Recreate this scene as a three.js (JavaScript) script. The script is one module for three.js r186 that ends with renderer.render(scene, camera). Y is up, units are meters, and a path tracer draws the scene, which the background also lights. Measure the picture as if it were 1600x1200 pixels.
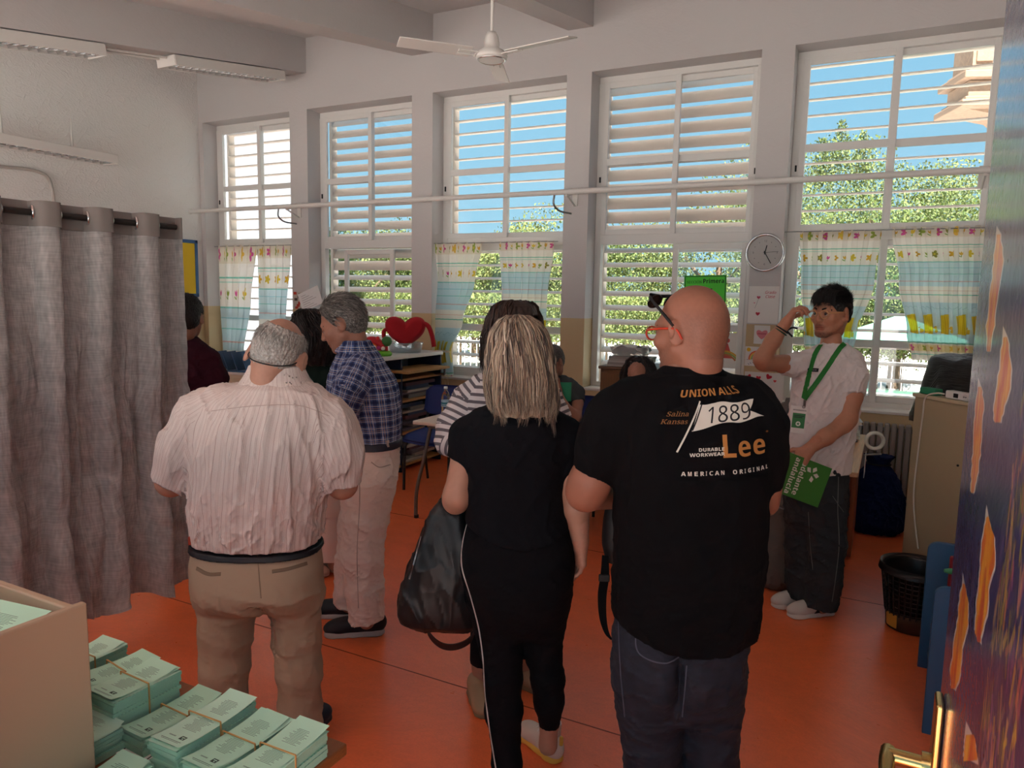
import * as THREE from 'three';
import { mergeGeometries, mergeVertices, toCreasedNormals } from 'three/addons/utils/BufferGeometryUtils.js';
import { RoundedBoxGeometry } from 'three/addons/geometries/RoundedBoxGeometry.js';
import { createNoise3D, createNoise2D } from 'simplex-noise';

// ---------------------------------------------------------------- camera, sky, sun, exposure
const scene = new THREE.Scene();
const renderer = new THREE.WebGLRenderer({ antialias: true });
renderer.toneMapping = THREE.LinearToneMapping;
renderer.toneMappingExposure = 1.62;
renderer.shadowMap.enabled = true;
const FOCAL = 1140, EYE = new THREE.Vector3(0, 1.65, 0);
const CAM_R = new THREE.Vector3(0.8872621, 0.01855405, -0.46089229), CAM_U = new THREE.Vector3(-0.07194017, 0.99252976, -0.0985357), CAM_F = new THREE.Vector3(-0.45562108, -0.12058366, -0.88196883);
const camera = new THREE.PerspectiveCamera(2 * Math.atan(600 / FOCAL) * 180 / Math.PI, 4 / 3, 0.05, 200);
camera.position.copy(EYE);
camera.quaternion.setFromRotationMatrix(new THREE.Matrix4().makeBasis(CAM_R, CAM_U, CAM_F.clone().negate()));
scene.add(camera);

// clear summer sky: deeper blue overhead, paler towards the horizon
{
  const w = 64, h = 256, d = new Float32Array(w * h * 4);
  for (let j = 0; j < h; j++) {
    const el = ((j + 0.5) / h - 0.5) * Math.PI, t = Math.pow(Math.max(0, Math.sin(el)), 0.55);
    const lo = [0.46, 0.82, 0.96], hi = [0.15, 0.48, 0.84];
    for (let i = 0; i < w; i++) {
      const k = (j * w + i) * 4;
      for (let c = 0; c < 3; c++) d[k + c] = lo[c] + (hi[c] - lo[c]) * t;
      d[k + 3] = 1;
    }
  }
  const sky = new THREE.DataTexture(d, w, h, THREE.RGBAFormat, THREE.FloatType);
  sky.mapping = THREE.EquirectangularReflectionMapping; sky.magFilter = THREE.LinearFilter; sky.minFilter = THREE.LinearFilter; sky.needsUpdate = true;
  scene.background = sky;
  scene.backgroundIntensity = 0.62;
}
// midday sun, high, from behind the door side of the building: it lights the playground, not the room
const sun = new THREE.DirectionalLight(0xfff8ee, 19);
sun.position.set(9, 40, 19); sun.target.position.set(0, 0, -4);
sun.castShadow = true; sun.shadow.mapSize.set(2048, 2048);
Object.assign(sun.shadow.camera, { left: -40, right: 40, top: 40, bottom: -40, near: 1, far: 120 });
scene.add(sun, sun.target);

// ---------------------------------------------------------------- helpers
let seedState = 12345;
const rnd = () => { seedState = (seedState * 1664525 + 1013904223) >>> 0; return seedState / 4294967296; };
const seed = (s) => { seedState = s >>> 0; };
const rr = (a, b) => a + (b - a) * rnd();
const noise3 = createNoise3D((() => { let s = 77; return () => { s = (s * 16807) % 2147483647; return s / 2147483647; }; })());
const noise2 = createNoise2D((() => { let s = 991; return () => { s = (s * 16807) % 2147483647; return s / 2147483647; }; })());
const V = (x, y, z) => new THREE.Vector3(x, y, z);
const clamp = (x, a, b) => Math.min(b, Math.max(a, x));
const mixf = (a, b, t) => a + (b - a) * t;
const sstep = (a, b, x) => { const t = clamp((x - a) / (b - a), 0, 1); return t * t * (3 - 2 * t); };
// a measured spot of the photograph at a depth (metres along the optical axis), in metres of the room
const at = (px, py, dep) => EYE.clone().addScaledVector(CAM_F, dep).addScaledVector(CAM_R, (px - 800) / FOCAL * dep).addScaledVector(CAM_U, -(py - 600) / FOCAL * dep);
const YAW = Math.atan2(0.45562108, 0.88196883);       // heading of the camera

const taken = {};
function numbered(name) {
  if (!(name in taken)) { taken[name] = 0; return name; }
  taken[name]++; return name + '_' + String(taken[name]).padStart(3, '0');
}
function tag(o, label, category, group) { Object.assign(o.userData, { label, category }); if (group) o.userData.group = group; return o; }
function shade(o) { o.traverse((m) => { if (m.isMesh) { m.castShadow = true; m.receiveShadow = true; } }); return o; }
function thing(name, label, category, pos = [0, 0, 0], turn = 0, group) {
  const o = new THREE.Group(); o.name = numbered(name); o.position.set(...pos); o.rotation.y = turn; tag(o, label, category, group); scene.add(o); return o;
}
function solo(name, geo, mat, label, category, pos = [0, 0, 0], turn = 0, group) {
  const o = new THREE.Mesh(geo, mat); o.name = numbered(name); o.position.set(...pos); o.rotation.y = turn; tag(o, label, category, group); scene.add(o); return o;
}
function part(parent, name, geo, mat, pos, rot) {
  const o = new THREE.Mesh(geo, mat); o.name = name; if (pos) o.position.set(...pos); if (rot) o.rotation.set(...rot); parent.add(o); return o;
}
function struct(name, geo, mat, pos) {
  const o = geo ? new THREE.Mesh(geo, mat) : new THREE.Group(); o.name = name; if (pos) o.position.set(...pos); o.userData.kind = 'structure'; scene.add(o); return o;
}
// ---- geometry
const box = (w, h, d, x = 0, y = 0, z = 0) => new THREE.BoxGeometry(w, h, d).translate(x, y, z);
const rbox = (w, h, d, r = 0.006, x = 0, y = 0, z = 0, s = 2) => new RoundedBoxGeometry(w, h, d, s, Math.min(r, w / 2.01, h / 2.01, d / 2.01)).translate(x, y, z);
// box between two corners, with uv in metres
function wbox(x0, x1, y0, y1, z0, z1) {
  const g = new THREE.BoxGeometry(x1 - x0, y1 - y0, z1 - z0).translate((x0 + x1) / 2, (y0 + y1) / 2, (z0 + z1) / 2);
  return metreUV(g);
}
function metreUV(g) {
  const p = g.attributes.position, n = g.attributes.normal, uv = new Float32Array(p.count * 2);
  for (let i = 0; i < p.count; i++) {
    const ax = Math.abs(n.getX(i)), ay = Math.abs(n.getY(i)), az = Math.abs(n.getZ(i));
    const x = p.getX(i), y = p.getY(i), z = p.getZ(i);
    const [u, v] = ax > ay && ax > az ? [z, y] : ay > az ? [x, z] : [x, y];
    uv[2 * i] = u; uv[2 * i + 1] = v;
  }
  g.setAttribute('uv', new THREE.BufferAttribute(uv, 2)); return g;
}
const cyl = (r0, r1, h, x = 0, y = 0, z = 0, n = 20) => new THREE.CylinderGeometry(r0, r1, h, n).translate(x, y, z);
const lathe = (pts, n = 28) => new THREE.LatheGeometry(pts.map((p) => new THREE.Vector2(p[0], p[1])), n);
const tube = (pts, r, n = 24, sides = 8, closed = false) => new THREE.TubeGeometry(new THREE.CatmullRomCurve3(pts.map((p) => (p.isVector3 ? p : V(...p))), closed, 'centripetal'), n, r, sides, closed);
function bar(a, b, r, sides = 8) { // straight round bar
  const A = a.isVector3 ? a : V(...a), B = b.isVector3 ? b : V(...b), d = B.clone().sub(A), l = d.length();
  const g = new THREE.CylinderGeometry(r, r, l, sides);
  g.applyQuaternion(new THREE.Quaternion().setFromUnitVectors(V(0, 1, 0), d.normalize()));
  return g.translate((A.x + B.x) / 2, (A.y + B.y) / 2, (A.z + B.z) / 2);
}
function prism(pts, depth, bevel = 0) { // outline in x,y extruded along z, centred
  const s = new THREE.Shape(pts.map((p) => new THREE.Vector2(p[0], p[1])));
  const g = new THREE.ExtrudeGeometry(s, { depth: depth - 2 * bevel, bevelEnabled: bevel > 0, bevelSize: bevel, bevelThickness: bevel, bevelSegments: 2, steps: 1, curveSegments: 12 });
  return g.translate(0, 0, -depth / 2 + bevel);
}
function merge(list) {
  const gs = list.map((g) => { let h = g.index ? g.toNonIndexed() : g; for (const k of Object.keys(h.attributes)) if (!['position', 'normal', 'uv'].includes(k)) h.deleteAttribute(k); if (!h.attributes.uv) h.setAttribute('uv', new THREE.BufferAttribute(new Float32Array(h.attributes.position.count * 2), 2)); return h; });
  return mergeGeometries(gs);
}
// sheet from a function (u,v in 0..1) -> [x,y,z]; two-sided thickness t pushes a second skin back along the normal
function sheet(fn, nu, nv, t = 0) {
  const pos = [], uv = [], idx = [];
  for (let j = 0; j <= nv; j++) for (let i = 0; i <= nu; i++) { pos.push(...fn(i / nu, j / nv)); uv.push(i / nu, j / nv); }
  for (let j = 0; j < nv; j++) for (let i = 0; i < nu; i++) { const a = j * (nu + 1) + i, b = a + 1, c = a + nu + 1, d = c + 1; idx.push(a, b, d, a, d, c); }
  const g = new THREE.BufferGeometry(); g.setAttribute('position', new THREE.Float32BufferAttribute(pos, 3)); g.setAttribute('uv', new THREE.Float32BufferAttribute(uv, 2)); g.setIndex(idx); g.computeVertexNormals();
  if (!t) return g;
  const n = g.attributes.normal, N = (nu + 1) * (nv + 1), p2 = pos.slice(), uv2 = uv.concat(uv), id2 = idx.slice();
  for (let i = 0; i < N; i++) p2.push(pos[3 * i] - n.getX(i) * t, pos[3 * i + 1] - n.getY(i) * t, pos[3 * i + 2] - n.getZ(i) * t);
  for (let k = 0; k < idx.length; k += 3) id2.push(idx[k] + N, idx[k + 2] + N, idx[k + 1] + N);
  const edge = (a, b) => id2.push(a, a + N, b + N, a, b + N, b);
  for (let i = 0; i < nu; i++) { edge(i + 1, i); edge(nv * (nu + 1) + i, nv * (nu + 1) + i + 1); }
  for (let j = 0; j < nv; j++) { edge(j * (nu + 1), (j + 1) * (nu + 1)); edge((j + 1) * (nu + 1) + nu, j * (nu + 1) + nu); }
  const h = new THREE.BufferGeometry(); h.setAttribute('position', new THREE.Float32BufferAttribute(p2, 3)); h.setAttribute('uv', new THREE.Float32BufferAttribute(uv2, 2)); h.setIndex(id2); h.computeVertexNormals();
  return h;
}
// ---- textures
function dataTex(w, h, fn, srgb = true) {
  const d = new Uint8Array(w * h * 4);
  for (let j = 0; j < h; j++) for (let i = 0; i < w; i++) { const c = fn(i / w, j / h, i, j), k = (j * w + i) * 4; d[k] = clamp(c[0], 0, 255); d[k + 1] = clamp(c[1], 0, 255); d[k + 2] = clamp(c[2], 0, 255); d[k + 3] = 255; }
  const t = new THREE.DataTexture(d, w, h); t.wrapS = t.wrapT = THREE.RepeatWrapping; t.magFilter = THREE.LinearFilter; t.minFilter = THREE.LinearMipmapLinearFilter; t.generateMipmaps = true;
  if (srgb) t.colorSpace = THREE.SRGBColorSpace; t.needsUpdate = true; return t;
}
function canvasTex(w, h, draw, srgb = true) {
  const c = document.createElement('canvas'); c.width = w; c.height = h; const x = c.getContext('2d'); draw(x, w, h);
  const t = new THREE.CanvasTexture(c); t.wrapS = t.wrapT = THREE.RepeatWrapping; if (srgb) t.colorSpace = THREE.SRGBColorSpace; t.needsUpdate = true; return t;
}
// tiling noise on the unit square
const tn = (u, v, f, s = 0) => { const a = u * Math.PI * 2, b = v * Math.PI * 2, R = f / (Math.PI * 2); return noise3(Math.cos(a) * R + s, Math.sin(a) * R + Math.cos(b) * R * 1.7, Math.sin(b) * R * 1.7 - s); };
const rep = (t, sx, sy = sx) => { const c = t.clone(); c.repeat.set(sx, sy); c.needsUpdate = true; return c; };
const grey = (v) => [v, v, v];
const std = (color, roughness = 0.7, o = {}) => new THREE.MeshStandardMaterial({ color, roughness, ...o });
const phys = (color, roughness = 0.7, o = {}) => new THREE.MeshPhysicalMaterial({ color, roughness, ...o });

const T = {};
T.plaster = dataTex(512, 512, (u, v) => { let h = 0.5 + 0.22 * tn(u, v, 9) + 0.16 * tn(u, v, 23, 3) + 0.10 * tn(u, v, 60, 5); return grey(h * 255); }, false);
T.stucco = dataTex(1024, 1024, (u, v) => { const drip = Math.pow(Math.max(0, 1 - Math.abs(tn(u, v * 0.55, 14, 2)) * 3.2), 2); const bl = sstep(0.1, 0.6, tn(u, v, 9, 8)); return grey(70 + 105 * drip * (0.35 + 0.65 * bl) + 34 * tn(u, v, 40, 1) + 16 * tn(u, v, 95, 4)); }, false);
T.fine = dataTex(256, 256, (u, v) => grey(128 + 60 * tn(u, v, 50, 1) + 50 * tn(u, v, 110, 7)), false);
T.weave = dataTex(256, 256, (u, v, i, j) => grey(110 + 55 * Math.sin(i * Math.PI / 2) * 0.6 + 55 * Math.sin(j * Math.PI / 2) * 0.6 + 36 * tn(u, v, 70, 3)), false);
T.wood = dataTex(512, 512, (u, v) => { const g = tn(u, v * 0.08, 26, 2) * 0.5 + tn(u * 1, v * 0.05, 70, 9) * 0.35; const k = 1 + 0.12 * g; return [225 * k, 200 * k, 168 * k]; });
T.floor = dataTex(1024, 1024, (u, v) => { const k = 1 + 0.02 * tn(u, v, 6, 1) + 0.015 * tn(u, v, 30, 4) + 0.03 * tn(u, v, 160, 7); return [236 * k, 114 * k, 66 * k]; });
T.floorR = dataTex(512, 512, (u, v) => grey(128 + 9 * tn(u, v, 7, 2) + 7 * tn(u, v, 26, 6) + 6 * tn(u, v, 80, 3)), false);

const M = {
  wall: std(0xd0cbca, 0.85, { bumpMap: T.plaster, bumpScale: 0.0016 }),
  stucco: std(0xf0edea, 0.85, { bumpMap: rep(T.stucco, 0.75, 0.75), bumpScale: 0.006 }),
  tan: std(0xcdb48a, 0.55, { bumpMap: T.plaster, bumpScale: 0.0012 }),
  ceiling: std(0xd6d2d1, 0.9, { bumpMap: T.plaster, bumpScale: 0.001 }),
  alu: std(0xe9e6e2, 0.38),
  slat: std(0xe4d5c8, 0.5),
  whitePaint: std(0xe8e4df, 0.45),
  glass: phys(0xffffff, 0.02, { transmission: 1, thickness: 0, ior: 1.45 }),
  chrome: std(0xd8d8d8, 0.18, { metalness: 1 }),
  steel: std(0x9a9a9a, 0.35, { metalness: 1 }),
  brass: std(0xd2b878, 0.25, { metalness: 1 }),
  black: std(0x141416, 0.6),
  rubber: std(0x1c1b1a, 0.8),
};
// ================================================================ the room
const ZW = -6.3, ZO = -6.6, SILL = 0.79, HEAD = 3.63, DADO = 1.45, XL = -7.56, XR = 1.5, ZD = -0.25, SLOPE = 0.1634;
const beamY = (z) => 4.01 - SLOPE * (z - ZW), slabY = (z) => beamY(z) + 0.36;
const OPEN = [[-7.49, -6.10], [-5.845, -4.45], [-4.2, -2.755], [-2.515, -1.07], [-0.82, 0.62]];
{
  const floor = struct('floor', metreUV(new THREE.BoxGeometry(XR - XL + 0.3, 0.12, 8.2).translate((XL + XR) / 2, -0.06, -3.05)), std(0xffffff, 0.5, { map: rep(T.floor, 0.6), roughnessMap: rep(T.floorR, 0.5), roughness: 0.62, bumpMap: rep(T.fine, 3), bumpScale: 0.0002 }));
  // welded joints of the vinyl sheets
  const weld = std(0x8d3a22, 0.6);
  for (const z of [-0.65, -2.5, -4.35]) part(floor, 'weld_seam', box(XR - XL, 0.0012, 0.005, (XR + XL) / 2, 0.0006, z), weld);

  const wl = struct('wall_left'); part(wl, 'plaster', wbox(XL - 0.25, XL, DADO, 5, -6.6, 0), M.stucco); part(wl, 'painted_dado', wbox(XL - 0.25, XL, 0, DADO, -6.6, 0), M.tan);
  const wr = struct('wall_right'); part(wr, 'plaster', wbox(XR, XR + 0.2, DADO, 5, -6.6, 0), M.wall); part(wr, 'painted_dado', wbox(XR, XR + 0.2, 0, DADO, -6.6, 0), M.tan);

  const ww = struct('wall_window');
  const posts = [[XL, OPEN[0][0]], [OPEN[0][1], OPEN[1][0]], [OPEN[1][1], OPEN[2][0]], [OPEN[2][1], OPEN[3][0]], [OPEN[3][1], OPEN[4][0]], [OPEN[4][1], XR]];
  for (const [a, b] of posts) { part(ww, 'pillar', wbox(a, b, DADO, HEAD, ZO, ZW), M.wall); part(ww, 'painted_dado', wbox(a, b, 0, DADO, ZO, ZW), M.tan); }
  for (const [a, b] of OPEN) part(ww, 'apron', wbox(a, b, 0, SILL, ZO, ZW), M.tan);
  part(ww, 'lintel', wbox(XL, XR, HEAD, 5, ZO, ZW), M.wall);

  // wall behind the camera: the doorway it stands in and the windows of the porch side
  const wd = struct('wall_door'), Z0 = ZD, Z1 = 0.0;
  const dw = [-0.85, 0.12], bw = [[-7.3, -5.2], [-4.9, -3.0], [-2.7, -1.15], [0.35, 1.4]];
  part(wd, 'plaster', wbox(XL, XR, 2.95, 5, Z0, Z1), M.wall);
  const cuts = [...bw.slice(0, 3), dw, bw[3]]; let x = XL;
  for (const [a, b] of cuts) { part(wd, 'pillar', wbox(x, a, DADO, 2.95, Z0, Z1), M.wall); part(wd, 'painted_dado', wbox(x, a, 0, DADO, Z0, Z1), M.tan); x = b; }
  part(wd, 'pillar', wbox(x, XR, DADO, 2.95, Z0, Z1), M.wall); part(wd, 'painted_dado', wbox(x, XR, 0, DADO, Z0, Z1), M.tan);
  for (const [a, b] of bw) part(wd, 'apron', wbox(a, b, 0, 0.95, Z0, Z1), M.tan);
  part(wd, 'plaster', wbox(dw[0], dw[1], 2.45, 2.95, Z0, Z1), M.wall);
  bw.forEach(([a, b], i) => {
    const w = struct('window_' + (6 + i)), zc = -0.1;
    part(w, 'frame', merge([box(b - a, 0.05, 0.06, (a + b) / 2, 2.925, zc), box(b - a, 0.05, 0.06, (a + b) / 2, 0.975, zc), box(0.05, 2, 0.06, a + 0.025, 1.95, zc), box(0.05, 2, 0.06, b - 0.025, 1.95, zc), box(0.05, 2, 0.06, (a + b) / 2, 1.95, zc)]), M.alu);
  });

  // sloping ceiling slab with beams that run to the pillars
  const zA = -6.62, zB = 0.05, cl = struct('ceiling');
  const slab = new THREE.BufferGeometry(), xs = [XL - 0.25, XR + 0.2];
  { const P = []; const q = (a, b, c, d) => P.push(...a, ...b, ...c, ...a, ...c, ...d);
    const c = (i, z, t) => [xs[i], slabY(z) + t, z];
    q(c(0, zA, 0), c(1, zA, 0), c(1, zB, 0), c(0, zB, 0)); q(c(0, zB, 0.2), c(1, zB, 0.2), c(1, zA, 0.2), c(0, zA, 0.2));
    q(c(0, zB, 0), c(1, zB, 0), c(1, zB, 0.2), c(0, zB, 0.2)); q(c(1, zA, 0), c(0, zA, 0), c(0, zA, 0.2), c(1, zA, 0.2));
    q(c(0, zA, 0), c(0, zB, 0), c(0, zB, 0.2), c(0, zA, 0.2)); q(c(1, zB, 0), c(1, zA, 0), c(1, zA, 0.2), c(1, zB, 0.2));
    slab.setAttribute('position', new THREE.Float32BufferAttribute(P, 3)); slab.computeVertexNormals(); metreUV(slab); }
  part(cl, 'slab', slab, M.ceiling);
  for (const [a, b] of [[OPEN[0][1], OPEN[1][0]], [OPEN[1][1], OPEN[2][0]], [OPEN[2][1], OPEN[3][0]], [OPEN[3][1], OPEN[4][0]]]) {
    const L = (zB - ZW), g = new THREE.BoxGeometry(b - a, 0.36, L), p = g.attributes.position;
    for (let i = 0; i < p.count; i++) { const z = p.getZ(i) + (zB + ZW) / 2; p.setXYZ(i, p.getX(i) + (a + b) / 2, beamY(z) + (p.getY(i) > 0 ? 0.361 : 0), z); }
    g.computeVertexNormals(); metreUV(g); part(cl, 'beam', g, M.wall);
  }
}

// ---- windows with outside louvres
{
  const zF = -6.535, zS = -6.70;
  const lens = (len, chord, th) => { // one louvre slat: flat ellipse, long axis along z before tilting
    const s = new THREE.Shape(); s.absellipse(0, 0, chord / 2, th / 2, 0, Math.PI * 2);
    const g = new THREE.ExtrudeGeometry(s, { depth: len, bevelEnabled: false, curveSegments: 7, steps: 1 });
    return toCreasedNormals(g.translate(0, 0, -len / 2).rotateY(Math.PI / 2), 0.7);
  };
  const tilts = [[0.06, 0.05], [0.85, 0.42], [0.1, 0.12], [1.02, 0.36], [0.14, 0.1]];
  OPEN.forEach(([a, b], i) => {
    const w = struct('window_' + (i + 1)), cx = (a + b) / 2, W = b - a;
    const top = 3.575, mid = 2.18, bot = SILL + 0.03, fr = [];
    const H = (y, h, z = zF, d = 0.07, x0 = a, x1 = b) => rbox(x1 - x0 - 0.006, h, d - 0.006, 0.003, (x0 + x1) / 2, y, z);
    const Vv = (x, wd, y0, y1, z = zF, d = 0.07) => rbox(wd, y1 - y0, d, 0.004, x, (y0 + y1) / 2, z);
    part(w, 'outer_frame', merge([H(top + 0.028, 0.055), H(mid, 0.085), H(bot, 0.06), Vv(a + 0.03, 0.06, bot, top), Vv(b - 0.03, 0.06, bot, top)]), M.alu);
    // four upper panes in two sliding sashes, four below
    const sash = (x0, x1, y0, y1, z, bars) => {
      const s = part(w, 'sash', merge([H(y1 - 0.025, 0.05, z, 0.035, x0, x1), H(y0 + 0.025, 0.05, z, 0.035, x0, x1), Vv(x0 + 0.024, 0.048, y0, y1, z, 0.035), Vv(x1 - 0.024, 0.048, y0, y1, z, 0.035), ...bars.map((y) => H(y, 0.06, z, 0.035, x0, x1))]), M.alu);
      const ys = [y0, ...bars, y1];
      for (let k = 0; k + 1 < ys.length; k++) part(s, 'pane', box(x1 - x0 - 0.09, ys[k + 1] - ys[k] - 0.05, 0.004, (x0 + x1) / 2, (ys[k] + ys[k + 1]) / 2, z), M.glass);
      return s;
    };
    const um = mid + (top - mid) * 0.5;
    sash(a + 0.05, cx + 0.03, mid + 0.04, top, zF + 0.02, [um]); sash(cx - 0.03, b - 0.05, mid + 0.04, top, zF - 0.02, [um]);
    if (i === 1) { sash(cx - 0.36, cx + 0.32, bot + 0.03, mid - 0.06, zF + 0.02, [1.47]); }
    else if (i === 3) { sash(cx + 0.02, b - 0.06, bot + 0.03, mid - 0.05, zF + 0.02, [1.40]); }
    else { sash(a + 0.05, cx + 0.03, bot + 0.03, mid - 0.04, zF + 0.02, [1.32]); sash(cx - 0.03, b - 0.05, bot + 0.03, mid - 0.04, zF - 0.02, [1.32]); }
    for (const [x, y] of [[a + 0.035, 2.72], [b - 0.035, 2.72]]) part(w, 'latch', rbox(0.014, 0.05, 0.012, 0.003, x, y, zF + 0.045), M.black);
    // louvre frame and slats
    part(w, 'louvre_frame', merge([Vv(a + 0.02, 0.04, bot - 0.05, top + 0.06, zS, 0.09), Vv(b - 0.02, 0.04, bot - 0.05, top + 0.06, zS, 0.09), H(mid - 0.01, 0.05, zS, 0.05)]), M.slat);
    const g = lens(W - 0.08, 0.135, 0.02), rows = [[mid + 0.09, top - 0.02, 11, tilts[i][0]], [bot + 0.06, mid - 0.09, 10, tilts[i][1]]];
    for (const [y0, y1, n, tilt] of rows) for (let k = 0; k < n; k++) {
      let t = tilt; if (i === 1 && y1 < mid && k >= n - 2) t = 0.95;
      part(w, 'louvre_slat', g, M.slat, [cx, y0 + (y1 - y0) * k / (n - 1), zS], [t, 0, 0]);
    }
    part(w, 'sill', rbox(W, 0.03, 0.26, 0.006, cx, SILL + 0.005, -6.43), M.whitePaint);
  });
}
// ================================================================ outside
{
  const ground = struct('ground', new THREE.BoxGeometry(140, 0.3, 140).translate(0, -0.32, 0), std(0xd2d0cd, 0.9));
  const stoneTex = dataTex(256, 256, (u, v) => { const k = 1 + 0.08 * tn(u, v, 8, 1) + 0.06 * tn(u, v, 40, 3); return [138 * k, 114 * k, 94 * k]; });
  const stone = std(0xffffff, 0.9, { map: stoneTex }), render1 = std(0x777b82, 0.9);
  // porch roof over the door side
  const porch = struct('trim_1', merge([wbox(XL - 0.3, XR + 0.3, 3.1, 3.25, 0.05, 1.95)]), M.ceiling);
  // white house close to the left window
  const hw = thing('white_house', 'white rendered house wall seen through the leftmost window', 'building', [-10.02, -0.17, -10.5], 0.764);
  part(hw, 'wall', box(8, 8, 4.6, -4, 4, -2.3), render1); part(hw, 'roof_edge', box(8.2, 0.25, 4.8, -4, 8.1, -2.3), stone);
  // church tower high behind the right window
  const P = at(1517, 150, 30), tw = thing('stone_building', 'pale stone bay of a building with moulded cornices, high in the rightmost window', 'building', [P.x + 0.4, 0, P.z], 0.35);
  const Y = P.y; // height of the upper cornice
  part(tw, 'main_block', box(5, Y + 6, 3, 3.75, (Y + 6) / 2, -0.6), stone); part(tw, 'corbel', prism([[-0.9, Y - 0.72], [1.4, Y - 0.72], [1.4, Y - 2.2], [1.1, Y - 1.5], [0.5, Y - 1.0]], 1.6, 0.02), stone);
  part(tw, 'cornice', merge([rbox(2.6, 0.28, 2.6, 0.05, 0, Y - 0.6, 0), rbox(2.2, 0.16, 2.2, 0.04, 0, Y - 0.38, 0)]), stone);
  part(tw, 'cornice', merge([rbox(2.5, 0.3, 2.5, 0.05, 0, Y + 0.5, 0), rbox(2.0, 0.2, 2.0, 0.05, 0, Y + 0.76, 0), rbox(1.9, 0.85, 1.9, 0.03, 0, Y - 0.1, 0)]), stone);
  part(tw, 'belfry', box(1.7, 3.2, 1.7, 0, Y + 2.4, 0), stone);
  for (const s of [-0.42, 0.42]) for (const q of [0, 1]) part(tw, 'panel', rbox(0.62, 1.3, 0.1, 0.03, s, Y + 1.7 + q * 1.45, 0.87), stone);
}
{
  // trees: trunk, and a crown of separate leaves
  const greens = [[0.065, 0.11, 0.025], [0.095, 0.14, 0.03], [0.12, 0.165, 0.04]].map((c, i) => phys(new THREE.Color().setRGB(...c), 0.75, { transmission: 0.25, thickness: 0, side: THREE.DoubleSide }));
  const bark = std(0x6b5a48, 0.9, { bumpMap: T.plaster, bumpScale: 0.01 });
  const leaf = (s) => { const g = new THREE.BufferGeometry(); g.setAttribute('position', new THREE.Float32BufferAttribute([0, 0, 0, s * 0.32, s * 0.5, s * 0.06, 0, s, 0, -s * 0.32, s * 0.5, s * 0.06], 3)); g.setIndex([0, 1, 2, 0, 2, 3]); g.computeVertexNormals(); return g; };
  function foliage(parent, name, mat, n, s, where) {
    const m = new THREE.InstancedMesh(leaf(s), mat, n); m.name = name; m.userData.kind = 'stuff';
    const mt = new THREE.Matrix4(), q = new THREE.Quaternion(), e = new THREE.Euler(), sc = V(1, 1, 1), c = new THREE.Color();
    for (let i = 0; i < n; i++) {
      const p = where(); e.set(rr(-1.6, 1.6), rr(0, 6.3), rr(-1.2, 1.2)); q.setFromEuler(e); const k = rr(0.7, 1.3); sc.set(k, k, k); m.setMatrixAt(i, mt.compose(p, q, sc));
      const b = rr(0.75, 1.35); m.setColorAt(i, c.setRGB(b * rr(0.85, 1.25), b, b * rr(0.7, 1.1)));
    }
    parent.add(m); return m;
  }
  function tree(label, x, z, h, r, n, kind, s = 0.16, base = 0.35) {
    const t = thing('garden_tree', label, 'tree', [x, -0.2, z], 0, 'trees beyond the playground');
    part(t, 'trunk', merge([new THREE.CylinderGeometry(0.07, 0.13, h * 0.6, 9).translate(0, h * 0.3, 0), bar([0, h * 0.45, 0], [r * 0.4, h * 0.7, 0.1], 0.05), bar([0, h * 0.4, 0], [-r * 0.4, h * 0.65, -0.2], 0.05)]), bark);
    const lumps = []; for (let i = 0; i < 26; i++) { const a = rr(0, 6.28), q = Math.sqrt(rnd()), y = rr(base, 0.93); const wdt = r * Math.sin(Math.PI * clamp((y - base + 0.12) / (1.1 - base + 0.1), 0.05, 1)) * 0.9; lumps.push([Math.cos(a) * q * wdt, h * y, Math.sin(a) * q * wdt, r * rr(0.28, 0.45)]); }
    foliage(t, 'foliage', greens[kind], Math.round(n * 4.5), s * 0.47, () => { const l = lumps[Math.floor(rnd() * lumps.length)], a = rr(0, 6.28), b = Math.acos(rr(-1, 1)), q = l[3] * Math.pow(rnd(), 0.4); return V(l[0] + q * Math.sin(b) * Math.cos(a), l[1] + q * Math.cos(b) * 0.8, l[2] + q * Math.sin(b) * Math.sin(a)); });
    return t;
  }
  seed(4242);
  // [pixel x, pixel y of the top, depth, radius, leaves, kind, label]
  const spots = [
    [560, 372, 20, 2.6, 5200, 1, 'rounded green tree seen low through the second window from the left'],
    [660, 352, 22, 2.6, 5200, 2, 'light green tree behind the pillar right of the second window'],
    [745, 340, 21, 2.4, 5200, 1, 'green tree in the lower left of the middle window'],
    [840, 345, 19, 2.2, 5200, 2, 'yellowish tree in the lower right of the middle window'],
    [985, 372, 20, 2.4, 5200, 1, 'green tree behind the louvres left of the green notice'],
    [1130, 300, 18, 2.3, 5600, 2, 'tree rising behind the louvres above the green notice'],
    [1290, 225, 13.5, 2.2, 9000, 1, 'tall bushy tree behind the left half of the rightmost window'],
    [1425, 235, 15, 2.2, 8000, 2, 'tall tree behind the right half of the rightmost window'],
    [1500, 290, 12.5, 1.9, 7000, 1, 'dense tree below the stone tower in the rightmost window'],
  ];
  for (const [px, py, dep, r, n, kind, label] of spots) { const p = at(px, py, dep); const t = tree(label, p.x, p.z, p.y + 0.2, r, n, kind, dep < 16 ? 0.12 : 0.16, 0.2); t.userData.group = 'trees beyond the playground'; }
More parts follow.
